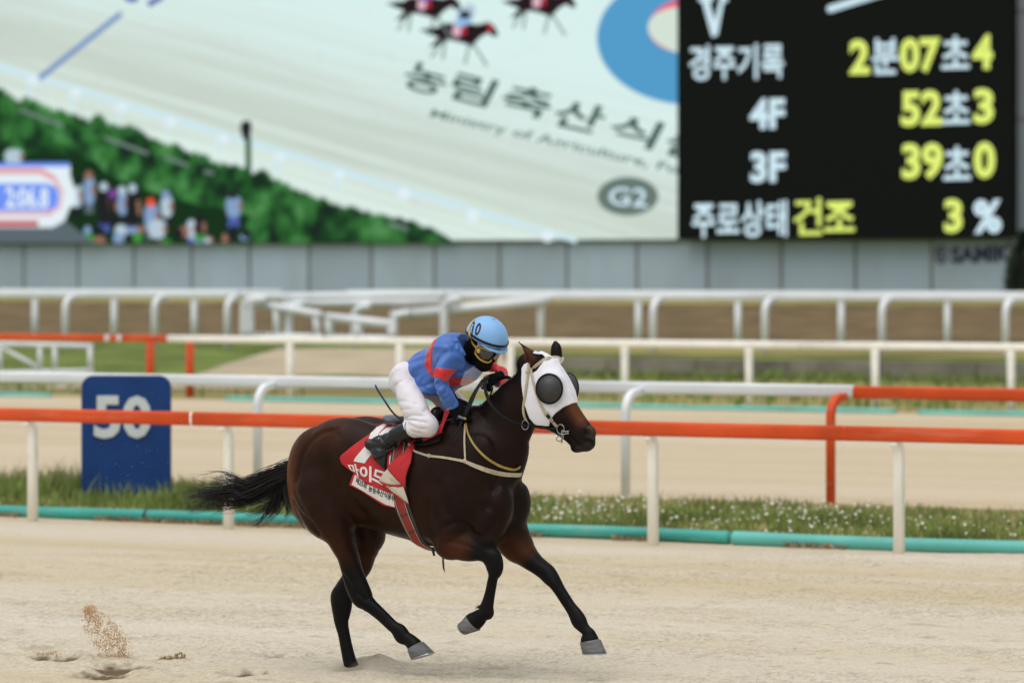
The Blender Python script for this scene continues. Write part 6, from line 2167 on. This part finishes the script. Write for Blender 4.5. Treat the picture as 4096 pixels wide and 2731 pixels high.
# ---- body (skin) inside the clothes, one surface
BD = Field(lo6, hi6, 0.009)
ARM_N = [('6', 900, 470, 1120, 640, .17, .07), ('6', 830, 690, 1030, 760, .235, .062), ('6', 815, 850, 990, 900, .265, .055), ('6', 835, 960, 990, 960, .265, .048), ('6', 875, 1060, 1045, 1040, .235, .042), ('6', 925, 1165, 1095, 1105, .20, .036), ('6', 965, 1230, 1125, 1150, .18, .032)]
ARM_F = [('6', 1230, 480, 1390, 660, -.17, .07), ('6', 1400, 560, 1520, 700, -.235, .062), ('6', 1540, 640, 1600, 740, -.27, .055), ('6', 1610, 690, 1680, 780, -.275, .048), ('6', 1640, 770, 1690, 850, -.25, .042), ('6', 1610, 810, 1640, 905, -.20, .036), ('6', 1575, 810, 1590, 905, -.16, .032)]
TORSO = [('6', 395, 720, 545, 960, 0, .155), ('6', 500, 575, 700, 1020, 0, .165), ('6', 640, 480, 840, 1040, 0, .165), ('6', 790, 420, 970, 1010, 0, .175), ('6', 920, 345, 1110, 950, 0, .185), ('6', 1030, 300, 1240, 880, 0, .18), ('6', 1130, 300, 1330, 780, 0, .14), ('6', 1210, 330, 1370, 690, 0, .09)]
THIGH = [(385, 780, 560, 880, .10, .092), (318, 880, 640, 985, .145, .086), (300, 1000, 690, 1075, .185, .080), (322, 1130, 750, 1165, .215, .074), (375, 1240, 792, 1265, .24, .065), (445, 1330, 826, 1375, .255, .060), (530, 1390, 826, 1450, .26, .055)]
BOOT = [('7', 1235, 165, 1290, 560, .262, .054), ('7', 1100, 210, 1190, 600, .268, .056), ('7', 960, 280, 1085, 645, .272, .054), ('7', 800, 385, 960, 690, .276, .047), ('7', 640, 470, 870, 745, .28, .040), ('7', 440, 570, 830, 830, .28, .038), ('7', 420, 740, 825, 900, .282, .038), ('7', 500, 905, 828, 965, .284, .040), ('7', 580, 1020, 828, 1040, .286, .040), ('7', 660, 1130, 824, 1110, .288, .035), ('7', 740, 1215, 815, 1175, .29, .022)]
mir = lambda rows, c='6': [(c, a, b, d, e, r, w) for a, b, d, e, r, w in rows]


def mirrored(st):
    out = []
    for s in st:
        q = s.copy(); q[1] *= -1; q[4] *= -1
        out.append(q)
    return out


def shrink(st, k):
    out = []
    for s in st:
        q = np.array(s).copy(); q[3:6] *= k; q[6] *= k
        out.append(q)
    return out


thN = stations(mir(THIGH)); btN = stations(BOOT)
SHIN = stations([('6', 560, 1360, 790, 1500, .262, .062), ('6', 500, 1352, 640, 1560, .262, .058), ('6', 440, 1375, 500, 1570, .262, .054)])
for st in (stations(TORSO[:5]), stations(ARM_N), stations(ARM_F), thN, mirrored(thN), SHIN, mirrored(SHIN), btN, mirrored(btN)):
    BD.loft(shrink(st, 0.56), 0.02)
extract(BD, 'body', M['skin'], jockey, 1)

# ---- breeches
BR = Field(lo6, hi6, 0.006)
BR.loft(stations([('6', 400, 710, 545, 950, 0, .135), ('6', 480, 630, 640, 1010, 0, .14)]), 0.04)
for st in (thN, SHIN):
    BR.loft(st, 0.045); BR.loft(mirrored(st), 0.045)
for s_ in (1, -1):
    e = p3('6', 440, 850, .11); e[1] *= s_
    BR.ellipsoid(e, (.095, .085, .11), k=0.05)
    kn = p3('6', 745, 1420, .262); kn[1] *= s_
    BR.ellipsoid(kn, (.055, .050, .060), k=0.04)
    # creases behind the knee and along the thigh
    for pts, am, wd in (([(470, 1330), (600, 1290), (740, 1300)], .006, .010), ([(480, 1340), (620, 1350), (780, 1380)], .007, .010), ([(520, 1360), (640, 1430), (780, 1460)], .006, .010), ([(540, 1400), (600, 1480), (700, 1510)], .006, .010), ([(300, 1120), (450, 1110), (620, 1150)], .004, .010), ([(360, 1230), (520, 1210), (720, 1240)], .004, .010), ([(405, 880), (450, 1000), (540, 1120), (620, 1230)], -.003, .008), ([(280, 930), (360, 870), (480, 880)], .004, .012)):
        g_ = []
        for x, y in pts:
            q = p3('6', x, y, .25)
            sr = surf_r(BR, q[0], q[2], s_)
            g_.append(np.array([q[0], sr if sr is not None else s_ * .25, q[2]]))
        BR.groove(g_, am * 1.5, wd * .75)
wrinkle(BR, 0.0008, 75, (.5, .2, .8), 1)
creases(BR, 0.0055, 34, (.35, .3, .95), 2.0, 5.0, -.1)
creases(BR, 0.004, 26, (.9, .2, -.5), 4.1, 6.0, -.2)
# cut where the boots begin
gx_, gy_, gz_ = grid_of(BR)
bt_top = [fz('6', x, y, .262) for x, y in ((425, 1340), (445, 1420), (470, 1500), (500, 1600), (100, 1700), (100, 1300))]
cut = -poly_sd(gx_[:, None], gz_[None, :], bt_top)[:, None, :]
VB, QB = surface_nets(np.maximum(BR.a, cut), BR.lo, BR.h, 2)
frame_obj('breeches', VB, QB, M['breeches'], jockey)

# ---- boots
for s_ in (1, -1):
    BT = Field((-.62, .17, 1.0) if s_ > 0 else (-.62, -.40, 1.0), (.15, .40, 1.62) if s_ > 0 else (.15, -.17, 1.62), 0.0048)
    st = btN if s_ > 0 else mirrored(btN)
    BT.loft(st, 0.02)
    hp_ = p3('7', 400, 660, .28); hp_[1] *= s_
    BT.ellipsoid(hp_, (.026, .034, .034), k=0.02)
    for pts, am, wd in (([(640, 470), (700, 560), (850, 740)], .007, .009), ([(560, 520), (640, 640), (780, 790)], .006, .009), ([(760, 400), (780, 480), (720, 560)], .006, .010), ([(480, 590), (600, 640), (640, 720)], .006, .010), ([(430, 760), (560, 720), (700, 760)], .005, .010), ([(900, 330), (1000, 420), (1040, 560)], .003, .014)):
        g_ = []
        for x, y in pts:
            q = p3('7', x, y, .30); sr = surf_r(BT, q[0], q[2], s_)
            g_.append(np.array([q[0], sr if sr is not None else q[1] * s_, q[2]]))
        BT.groove(g_, am, wd)
    bo, VBt = extract(BT, 'boot', M['boot'], jockey, 2)
    tp = st[0]
    rim = []
    for k in range(19):
        a = 2 * math.pi * k / 18
        rim.append(tp[:3] + tp[3:6] * math.cos(a) * 1.02 + np.array([0, 1, 0]) * math.sin(a) * tp[6] * 1.02)
    ro = cord('boot_top', rim, .005, M['boot'], jockey, 6, 2); ro.parent = bo
    for t_ in ((610, 545),):
        q = p3('7', *t_, .30); sr = surf_r(BT, q[0], q[2], s_)
        if sr is not None:
            FB = Field(np.array([q[0], sr, q[2]]) - .03, np.array([q[0], sr, q[2]]) + .03, .003); FB.ellipsoid((q[0], sr, q[2]), (.009, .006, .009), k=0)
            so = extract(FB, 'stud', M['steel'], jockey, 1)[0]; so.parent = bo

# ---- silks
JK = Field(lo6, hi6, 0.006)
JK.loft(stations(TORSO), 0.05)
JK.ellipsoid(p3('6', 1000, 480, .10), (.10, .13, .10), k=0.06)
JK.ellipsoid(p3('6', 1180, 520, -.10), (.10, .13, .10), k=0.06)
JK.ellipsoid(p3('6', 760, 960, .04), (.13, .13, .075), k=0.05)
JK.loft(stations(ARM_N), 0.045)
JK.loft(stations(ARM_F), 0.045)
for pts, r0, am, wd in (([(1000, 480), (1060, 560), (1090, 660)], .25, .008, .012), ([(940, 500), (880, 560), (820, 660)], .25, .008, .012), ([(800, 690), (790, 820), (800, 960)], .24, .012, .014), ([(830, 910), (900, 860), (1000, 910)], .30, .008, .010), ([(830, 980), (900, 930), (990, 960)], .30, .007, .010), ([(860, 1040), (930, 1010), (1040, 1020)], .28, .006, .010),
                       ([(890, 1110), (960, 1080), (1070, 1060)], .25, .006, .009), ([(560, 740), (680, 690), (760, 660)], .17, .007, .016), ([(470, 640), (600, 600), (740, 560)], .17, .006, .018), ([(500, 860), (640, 760), (780, 700)], .17, .007, .016), ([(600, 960), (720, 900), (800, 860)], .17, .006, .014), ([(1190, 420), (1120, 380), (1040, 380)], .15, .006, .012), ([(1080, 420), (1150, 520), (1180, 640)], .2, .009, .016), ([(1200, 640), (1120, 760), (1050, 900)], .15, .012, .02)):
    g_ = []
    for x, y in pts:
        q = p3('6', x, y, r0); sr = surf_r(JK, q[0], q[2], 1)
        g_.append(np.array([q[0], sr if sr is not None else r0, q[2]]))
    JK.groove(g_, am * 1.5, wd * .85)
wrinkle(JK, 0.0012, 60, (.7, .3, -.6), 3, 8)
creases(JK, 0.009, 34, (.8, .3, .5), 1.2, 5.0)
creases(JK, 0.008, 30, (-.4, .5, .9), 3.3, 6.0)
# hem and cuffs
gx_, gy_, gz_ = grid_of(JK)
hem = [fz('6', x, y, .16) for x, y in ((395, 660), (420, 790), (500, 890), (560, 960), (680, 1032), (850, 1068), (850, 1400), (100, 1400), (100, 600))]
cut = -poly_sd(gx_[:, None], gz_[None, :], hem)[:, None, :]
collar = [fz('6', x, y, 0) for x, y in ((1195, 230), (1212, 330), (1206, 480), (1225, 640), (1300, 740), (1560, 740), (1560, 200))]
cut2 = np.where(np.abs(gy_)[None, :, None] < .125, -poly_sd(gx_[:, None], gz_[None, :], collar)[:, None, :], -1)
JA = np.maximum(np.maximum(JK.a, cut), cut2).astype(np.float32)
# cuffs
for (row, nxt) in ((ARM_N[-1], ARM_N[-2]), (ARM_F[-1], ARM_F[-2])):
    e, b = stations([row])[0][:3], stations([nxt])[0][:3]
    d = (e - b) / np.linalg.norm(e - b)
    X, Y, Z = gx_[:, None, None] - e[0], gy_[None, :, None] - e[1], gz_[None, None, :] - e[2]
    ax_d = X * d[0] + Y * d[1] + Z * d[2]
    rad = np.sqrt(np.maximum(0, X * X + Y * Y + Z * Z - ax_d ** 2))
    JA = np.where((rad < .075) & (ax_d > -.03) & (ax_d < .1), np.maximum(JA, ax_d + .004), JA).astype(np.float32)
VJ, QJ = surface_nets(JA, JK.lo, JK.h, 2)
silks = frame_obj('silks', VJ, QJ, M['silkblue'], jockey)
silk_bvh = bvh_of(VJ, QJ)
# red band round the chest and round each sleeve, laid 2 mm proud
band = [fz('6', x, y, .10) for x, y in ((870, 380), (815, 560), (790, 690), (775, 760), (1000, 960), (1200, 960), (1420, 850), (1420, 780), (1180, 905), (1040, 800), (850, 660), (960, 300), (900, 300))]
spine = [fz('6', x, y, .12) for x, y in ((905, 330), (885, 480), (870, 600), (850, 690), (830, 800), (745, 680), (730, 580), (745, 480), (775, 400), (785, 330))]
lower = [fz('6', x, y, .14) for x, y in ((780, 700), (1020, 810), (1110, 815), (1200, 850), (1330, 850), (1500, 760), (1500, 860), (1250, 930), (1110, 945), (1000, 930), (850, 900))]
slp = [fz('6', x, y, .26) for x, y in ((760, 660), (890, 684), (980, 702), (1040, 750), (1090, 830), (1040, 960), (1000, 930), (965, 860), (900, 808), (850, 820), (800, 870), (750, 860))]
gxn, gzn = gx_[:, None], gz_[None, :]
Yb = gy_[None, :, None]
m1 = np.where(Yb < .225, poly_sd(gxn, gzn, spine)[:, None, :], 1)
sl_m = np.where(Yb > .165, poly_sd(gxn, gzn, slp)[:, None, :], 1)
lw_m = np.where(Yb < .20, poly_sd(gxn, gzn, lower)[:, None, :], 1)
# far sleeve band: slab across the upper arm
e, b = stations([ARM_F[3]])[0][:3], stations([ARM_F[1]])[0][:3]
d = (e - b) / np.linalg.norm(e - b)
mid = (e + b) / 2 + d * .02
fd = np.abs((gx_[:, None, None] - mid[0]) * d[0] + (Yb - mid[1]) * d[1] + (gz_[None, None, :] - mid[2]) * d[2]) - .075
fd = np.where((Yb < -.17), fd, 1)
for nm, mk in (('chest_band', m1), ('sleeve_band', sl_m), ('chest_band', lw_m), ('sleeve_band', fd)):
    V_, Q_ = surface_nets(np.maximum(JA - 0.0028, mk).astype(np.float32), JK.lo, JK.h, 1)
    if len(Q_): ob = frame_obj(nm, V_, Q_, M['silkred'], jockey); ob.parent = silks
# cream wrist bindings
for row in (ARM_N[-1], ARM_F[-1]):
    s = stations([row])[0]
    hd = s[3:6] / np.linalg.norm(s[3:6])
    rim = [s[:3] + hd * math.cos(a) * .040 + np.array([0, 1, 0]) * math.sin(a) * .038 for a in np.linspace(0, 2 * math.pi, 19)]
    c_ = cord('cuff', rim, .004, M['clothcream'], jockey, 6, 2); c_.parent = silks


# ---- gloves: palm, four bent fingers and a thumb in a local frame, then placed
def glove(name, origin, ex, ey, ez, side, size=1.18):
    """ex: wrist to knuckles, ey: back of hand outwards, ez: towards the thumb"""
    GF = Field((-.085, -.075, -.075), (.125, .06, .085), 0.0036)
    def chain(pts, rads, k):
        GF.loft([np.array([*p_, 0, 0, r_, r_]) for p_, r_ in zip(pts, rads)], k, 5)
    GF.loft([np.array([-.075, 0, 0, 0, 0, .028, .024]), np.array([-.04, 0, 0, 0, 0, .031, .023]), np.array([0, 0, 0, 0, 0, .040, .020]), np.array([.035, -.002, 0, 0, 0, .041, .018])], 0.012, 5)
    for i, (zz, ln) in enumerate(((.031, .96), (.011, 1.05), (-.010, 1.0), (-.030, .82))):
        k1 = np.array([.042, .002, zz]); k2 = k1 + np.array([.036 * ln, -.012, 0]); k3 = k2 + np.array([.004, -.030 * ln, 0]); k4 = k3 + np.array([-.024 * ln, -.010, -.001]); k5 = k4 + np.array([-.014, .006, 0])
        chain([k1, k2, k3, k4, k5], [.0112, .0104, .0098, .0090, .0075], 0.005)
    chain([np.array([-.030, -.008, .030]), np.array([.000, -.024, .050]), np.array([.030, -.038, .046]), np.array([.052, -.046, .034])], [.014, .0128, .0112, .0088], 0.008)
    V_, Q_ = surface_nets(GF.a, GF.lo, GF.h, 1)
    B = np.stack([ex, ey, ez], 0)
    return frame_obj(name, np.array(origin) + (V_ * size) @ B, Q_, M['glove'], jockey)


def basis(ex, eyg):
    ex = np.array(ex, float); ex /= np.linalg.norm(ex)
    ey = np.array(eyg, float); ey -= ex * (ey @ ex); ey /= np.linalg.norm(ey)
    return ex, ey, np.cross(ex, ey)


ex, ey, ez = basis((.30, -.10, -.60), (.25, 1, .15))
if ez[0] < 0: ez = -ez
glove('glove', p3('6', 1088, 1205, .175), ex, ey, ez, 1)
wf = stations([ARM_F[-1]])[0][:3]
hf_ = p3('6', 1530, 850, -.10)
ex, ey, ez = basis((-.12, .90, -.30), (.50, .25, .75))
if ez[0] > 0: ez = -ez
glove('glove', p3('6', 1550, 830, -.115), ex, ey, ez, -1, 0.98)

# ---- head: balaclava, goggles, helmet in a local frame (x ahead, y left, z up)
yaw, pit = math.radians(46), math.radians(27)
fw = np.array([math.cos(yaw) * math.cos(pit), -math.sin(yaw) * math.cos(pit), -math.sin(pit)])
upw = np.array([math.cos(yaw) * math.sin(pit), -math.sin(yaw) * math.sin(pit), math.cos(pit)])
lf = np.cross(upw, fw)
w2f = lambda v: np.array([v[0] * CP - v[1] * SP_, -v[0] * SP_ - v[1] * CP, v[2]])
HB = np.stack([w2f(fw), w2f(lf), w2f(upw)], 0)
HC = p3('6', 1462, 318, 0.0)
hp = lambda P: HC + np.asarray(P, float) @ HB
HDF = Field((-.24, -.15, -.33), (.17, .15, .12), 0.005)
HDF.ellipsoid((-.005, 0, -.02), (.100, .078, .105), k=0)
HDF.ellipsoid((.035, 0, -.105), (.072, .060, .078), k=0.04)
HDF.ellipsoid((.050, 0, -.160), (.045, .042, .034), k=0.03)
HDF.ellipsoid((.108, 0, -.085), (.020, .014, .026), k=0.02)
HDF.loft([np.array([-.05, 0, -.07, .055, 0, 0, .06]), np.array([-.085, 0, -.13, .065, 0, 0, .075]), np.array([-.115, 0, -.19, .08, 0, 0, .10]), np.array([-.13, 0, -.24, .08, 0, 0, .10])], 0.03)
for pts in ([(.10, .0, -.125), (.085, .04, -.125), (.05, .06, -.12)], [(.09, .03, -.10), (.05, .062, -.07)]):
    for s_ in (1, -1):
        HDF.groove([np.array([a, b * s_, c]) for a, b, c in pts], 0.004, 0.010)
V_, Q_ = surface_nets(HDF.a, HDF.lo, HDF.h, 2)
bal = frame_obj('balaclava', hp(V_), Q_, M['maskblk'], jockey)
bal_V, bal_Q = hp(V_), Q_
# strip of bare skin at the bridge of the nose
NF = Field((.05, -.05, -.12), (.16, .05, -.02), 0.003)
NF.ellipsoid((.108, 0, -.072), (.022, .012, .022), k=0); NF.ellipsoid((.10, 0, -.05), (.016, .024, .012), k=0.01)
V_, Q_ = surface_nets(NF.a, NF.lo, NF.h, 1)
frame_obj('nose', hp(V_), Q_, M['skin'], jockey)
# goggles
gog = None
def gp(az_, z, rad=.113):
    return np.array([rad * math.cos(az_) * .98 - .002, rad * math.sin(az_) * .80, z])
V_, Fq = [], []
na_, nz_ = 30, 8
def gz_lim(t):          # lens outline: t in -1..1 across the face
    bot = -.108 + .028 * math.exp(-(t / .17) ** 2) + .030 * t * t * t * t
    return bot, -.032
for i in range(na_ + 1):
    t = -1 + 2 * i / na_
    b_, tp_ = gz_lim(t)
    for j in range(nz_ + 1):
        s_ = j / nz_
        bulge = .010 * math.sin(math.pi * s_)
        V_.append(gp(t * 1.22, b_ + (tp_ - b_) * s_, .116 + bulge))
for i in range(na_):
    for j in range(nz_):
        a = i * (nz_ + 1) + j
        Fq.append((a, a + 1, a + nz_ + 2, a + nz_ + 1))
gl_ = frame_obj('goggles', hp(np.array(V_)), Fq, M['lens'], jockey)
rim = [gp(t * 1.24, gz_lim(t)[0] - .003, .117) for t in np.linspace(-1, 1, 25)] + [gp(t * 1.24, -.032, .118) for t in np.linspace(1, -1, 15)]
rim.append(rim[0])
c_ = cord('goggle_frame', hp(np.array(rim)), .0052, M['yellow'], jockey, 6, 2); c_.parent = gl_
for sg in (1, -1):
    vf = Field((0, 0, 0), (.06, .06, .06), .003)
    q = gp(sg * 1.08, -.058, .121); vf.lo = q - .03
    vf.ellipsoid(q, (.014, .012, .016), k=0)
    V_, Q_ = surface_nets(vf.a, vf.lo, vf.h, 1)
    vo = frame_obj('goggle_vent', hp(V_), Q_, M['yellow'], jockey); vo.parent = gl_
# helmet shell
HM = Field((-.18, -.16, -.05), (.24, .16, .19), 0.005)
HM.ellipsoid((0, 0, .0), (.140, .120, .130), k=0)
hx, hy, hz = grid_of(HM)
X, Y, Z = hx[:, None, None], hy[None, :, None], hz[None, None, :]
plane = -(Z + .004 - .10 * np.maximum(-X, 0) * 0 + .18 * np.maximum(-X - .02, 0))
shell = np.maximum(HM.a, plane)
shell = np.maximum(shell, -(np.sqrt(X * X / 1.36 + Y * Y + (Z + .0) ** 2 / 1.17) - .108))
ang = np.arctan2(Y, X)
for a0 in (0, math.pi / 2.0, -math.pi / 2.0, math.pi):
    dd = np.abs(np.angle(np.exp(1j * (ang - a0)))) * np.sqrt(X * X + Y * Y)
    shell = shell + .0022 * np.exp(-(dd / .004) ** 2)
V_, Q_ = surface_nets(shell.astype(np.float32), HM.lo, HM.h, 2)
helm = frame_obj('helmet', hp(V_), Q_, M['helmet'], jockey)
VF = Field((-.16, -.15, -.08), (.26, .15, .19), 0.004)
hx, hy, hz = grid_of(VF)
X, Y, Z = hx[:, None, None], hy[None, :, None], hz[None, None, :]
el_ = np.sqrt((X / 1.2) ** 2 + (Y / 1.02) ** 2)
vis = np.maximum(np.abs(Z - (.002 - .32 * np.maximum(X - .085, 0) + .0 * Y - .25 * np.maximum(np.abs(Y) - .05, 0) ** 1.0)) - .005, np.sqrt(((X - .032) / 1.19) ** 2 + (Y / 1.0) ** 2) - .108)
vis = np.maximum(vis, -(np.sqrt((X / 1.17) ** 2 + Y ** 2) - .112))
vis = np.maximum(vis, -(X - .03))
V_, Q_ = surface_nets(vis.astype(np.float32), VF.lo, VF.h, 2)
vo = frame_obj('visor', hp(V_), Q_, M['helmet'], jockey); vo.parent = helm
bandp = [np.array([.142 * math.cos(a), .122 * math.sin(a), .016 - .030 * max(0, -math.cos(a)) + .0]) for a in np.linspace(0, 2 * math.pi, 37)]
bo = ribbon('helmet_band', list(hp(np.array(bandp))), list((np.array(bandp) * [1, 1, .0]) @ HB), .015, .003, M['leather'], jockey, .0); bo.parent = helm
FB = Field((-.04, -.04, .1), (.04, .04, .16), .003); FB.ellipsoid((0, 0, .131), (.012, .012, .006), k=0)
V_, Q_ = surface_nets(FB.a, FB.lo, FB.h, 1); bo = frame_obj('button', hp(V_), Q_, M['helmet'], jockey); bo.parent = helm
helm_V = hp(V_)
V_, Q_ = surface_nets(shell.astype(np.float32), HM.lo, HM.h, 1)
helm_bvh = bvh_of(hp(V_), Q_)
bal_bvh = bvh_of(bal_V, bal_Q)
rb = strap_on('goggle_strap', [helm_bvh, bal_bvh], '6', [(1372, 470), (1345, 440), (1310, 405), (1285, 355), (1262, 300), (1252, 245), (1258, 190), (1282, 140), (1320, 95)], [.020, .016, .013, .012, .011, .011, .010, .009, .007], .004, M['yellow'], jockey, .003)
rb.parent = gl_
q, fs_ = text_mesh('10', 0.025)
o = decal('number', quad_map(q, (1300, 115), (1412, 140), (1268, 278), (1362, 290)), fs_, '6', helm_bvh, M['ink'], jockey, 0.002, sub=1)
if o: o.parent = helm

# ---- clear spare goggles hanging on the chest
m, N, L = nodes_of('clear_plastic')
p = N['Principled BSDF']; p.inputs['Base Color'].default_value = (.9, .9, .9, 1); p.inputs['Roughness'].default_value = .15; p.inputs['Alpha'].default_value = .22
nz = N.new('ShaderNodeTexNoise'); nz.inputs['Scale'].default_value = 30; L.new(nz.outputs['Fac'], p.inputs['Roughness'])
M['clear'] = m
cg = [(1130, 720, .12), (1240, 650, .10), (1340, 720, .02), (1430, 760, -.05), (1420, 850, -.06), (1300, 970, .0), (1180, 930, .08), (1070, 880, .14)]
P = np.array([p3('6', x, y, r) + np.array([.05, .03, -.01]) for x, y, r in cg])
ce = P.mean(0) + np.array([.02, .02, 0])
o = frame_obj('clear_goggles', np.vstack([[ce], P]), [(0, 1 + k, 1 + (k + 1) % 8) for k in range(8)], M['clear'], None, True)
tag(o, 'clear plastic spare lens hanging at the jockey chest below the mask', 'goggles')

# ---- reins, whip, stirrups
reins = frame_root('reins', 'black leather reins running from the bit to the jockey hands', 'reins')
def rein(pts, width):
    P = [p3(c, x, y, r) for c, x, y, r in pts]
    ribbon('rein', P, [np.array([.15, 1., .1])] * len(P), width, .003, M['rubber'], reins, 0)
rein([('5', 250, 1112, .105), ('A', 1390, 985, .115), ('A', 1330, 968, .125), ('A', 1265, 945, .14), ('A', 1195, 905, .15), ('A', 1130, 850, .155), ('A', 1085, 780, .15), ('A', 1062, 710, .13), ('A', 1058, 650, .09), ('A', 1090, 600, .03)], [.006, .007, .008, .010, .012, .015, .018, .02, .02, .018])
rein([('A', 1085, 605, .02), ('A', 1035, 640, .08), ('A', 985, 715, .13), ('A', 945, 800, .16), ('A', 915, 870, .175), ('A', 890, 925, .18)], [.014, .018, .024, .03, .028, .018])
rein([('A', 1100, 640, -.10), ('A', 1150, 625, -.12), ('A', 1235, 605, -.10), ('A', 1300, 640, -.12)], [.02, .02, .02, .016])
rein([('A', 1120, 680, -.05), ('A', 1105, 735, .0), ('A', 1085, 755, .05), ('A', 1070, 720, .08)], [.012, .013, .014, .014])
cord('rein_end', [p3('A', 880, 940, .19), p3('A', 850, 1010, .21), p3('A', 800, 1080, .23), p3('A', 770, 1125, .235)], [.006, .005, .004, .003], M['leather'], reins)
whip = frame_root('riding_whip', 'navy blue bent riding whip held in the near hand and trailing behind the knee', 'whip')
cord('shaft', [p3('6', 1150, 1318, .20), p3('6', 1000, 1345, .16), p3('6', 760, 1400, .14), p3('6', 560, 1395, .14), p3('6', 420, 1352, .15), p3('6', 330, 1295, .16), p3('6', 260, 1220, .165), p3('6', 200, 1130, .17), p3('6', 140, 1040, .17), p3('6', 90, 960, .17), p3('6', 66, 906, .17)], [.007, .007, .007, .007, .0065, .006, .006, .006, .006, .0065, .005], M['whip'], whip)
cord('grip', [p3('6', 1110, 1300, .205), p3('6', 1150, 1318, .205), p3('6', 1182, 1328, .205)], .0085, M['seat'], whip)
cord('grip_cap', [p3('6', 1182, 1328, .205), p3('6', 1205, 1332, .205)], .0075, M['yellowstrap'], whip)
for s_ in (1, -1):
    st_ = frame_root('stirrup', 'black stirrup iron and leather under the near boot' if s_ > 0 else 'stirrup iron on the far side of the horse', 'stirrup')
    mm = lambda q: np.array([q[0], q[1] * s_, q[2]])
    cord('tread', [mm(p3('7', 520, 950, .335)), mm(p3('7', 640, 905, .345)), mm(p3('7', 760, 830, .345)), mm(p3('7', 860, 770, .335))], .007, M['leather'], st_)
    cord('arch', [mm(p3('7', 860, 770, .335)), mm(p3('7', 940, 710, .31)), mm(p3('7', 1000, 670, .27))], .006, M['leather'], st_)
    cord('inner_tread', [mm(p3('7', 520, 950, .335)), mm(p3('7', 535, 980, .29)), mm(p3('7', 600, 960, .255)), mm(p3('7', 860, 790, .25)), mm(p3('7', 1000, 672, .262))], .006, M['leather'], st_)
    ribbon('stirrup_leather', [mm(p3('7', 1000, 680, .30)), mm(p3('7', 1060, 560, .296)), mm(p3('7', 1140, 420, .28)), mm(p3('7', 1200, 280, .24))], [mm(np.array([0, 1., .1]))] * 4, .02, .004, M['leather'], st_, 0)
# ================================================================== KICKED-UP SAND
def grains(name, spec, m, label):
    mb = MB()
    ico = [(0, 0, 1), (.89, 0, .45), (.28, .85, .45), (-.72, .53, .45), (-.72, -.53, .45), (.28, -.85, .45), (0, 0, -1)]
    fc = [(0, 1, 2), (0, 2, 3), (0, 3, 4), (0, 4, 5), (0, 5, 1), (6, 2, 1), (6, 3, 2), (6, 4, 3), (6, 5, 4), (6, 1, 5)]
    for p_, s in spec:
        k = [random.uniform(.6, 1.3) for _ in range(7)]
        mb.add([Vector(p_) + Vector(v) * s * q for v, q in zip(ico, k)], fc)
    return tag(mb.build(name, m), label, 'sand', kind='stuff')


M['wetgrain'] = mat('thrown_sand_grains', srgb(192, 152, 102), 0.9, 0.35, 300)
M['palegrain'] = mat('fine_thrown_sand', srgb(206, 194, 168), 0.9, 0.15, 100)


def burst_pt(x, y, Y):
    px, py = x / 1.96, 2200 + y / 1.96
    return ((px - CX) / FPX * Y, Y, CAMZ - (py - HORIZON) / FPX * Y)


r = random.Random(12)
spec = []
for i in range(4600):
    t = r.random() ** 0.85                      # 0 at the ground, 1 at the top of the plume
    cx = 895 - 165 * t + 30 * math.sin(t * 5)
    w = (130 + 55 * t) if t < 0.6 else 163 * max(0.12, (1.08 - t) * 2.1)
    x, y = cx + r.uniform(-1, 1) * w * 0.85 + r.gauss(0, 16), 868 - 430 * t + r.gauss(0, 16)
    if y > 872: continue
    dn = float(value_noise(np.array(x * 0.022), np.array(y * 0.022), 91)) + 0.6 * float(value_noise(np.array(x * 0.06), np.array(y * 0.06), 92))
    if r.random() > 0.6 + 1.0 * dn: continue
    Y = 25.5 + r.gauss(0, 0.06)
    spec.append((burst_pt(x, y, Y), r.uniform(.0012, .0050) * (1.15 - 0.35 * t)))
for i in range(60):
    spec.append((burst_pt(r.gauss(700, 70), r.uniform(90, 480), 25.5), r.uniform(.0012, .0028)))
for i in range(50):
    spec.append((burst_pt(r.uniform(250, 520), r.gauss(815, 12), 25.6), r.uniform(.002, .007)))
grains('kicked_sand', spec, M['wetgrain'], 'burst of brown sand grains thrown up behind the horse at lower left')
spec = []
for i in range(260):
    cx, cy, rad = r.choice(((1270, 862, 30), (1330, 850, 26), (1410, 838, 46), (1300, 872, 50), (1420, 872, 50)))
    a, q = r.uniform(0, 6.28), math.sqrt(r.random()) * rad
    x, y = cx + q * math.cos(a), cy + q * math.sin(a) * 0.75
    if y > 886: y = 886
    spec.append((burst_pt(x, y, 25.42 + r.gauss(0, .02)), r.uniform(.004, .013)))
M['clod'] = mat('falling_sand_clod', srgb(168, 148, 114), 0.95, 0.2, 40)
grains('sand_clod', spec, M['clod'], 'crumbling clod of sand landing right of the sand burst')
spec = []
for i in range(230):
    px, py = r.gauss(440, 190), r.uniform(1560, 2150)
    if r.random() < .3: px = r.uniform(60, 1300); py = r.uniform(1250, 2300)
    Y = r.uniform(24.6, 26.4)
    spec.append((((px - CX) / FPX * Y, Y, CAMZ - (py - HORIZON) / FPX * Y), r.uniform(.0009, .0024)))
grains('flying_sand', spec, M['palegrain'], 'fine pale sand specks hanging in the air in front of the blue sign')
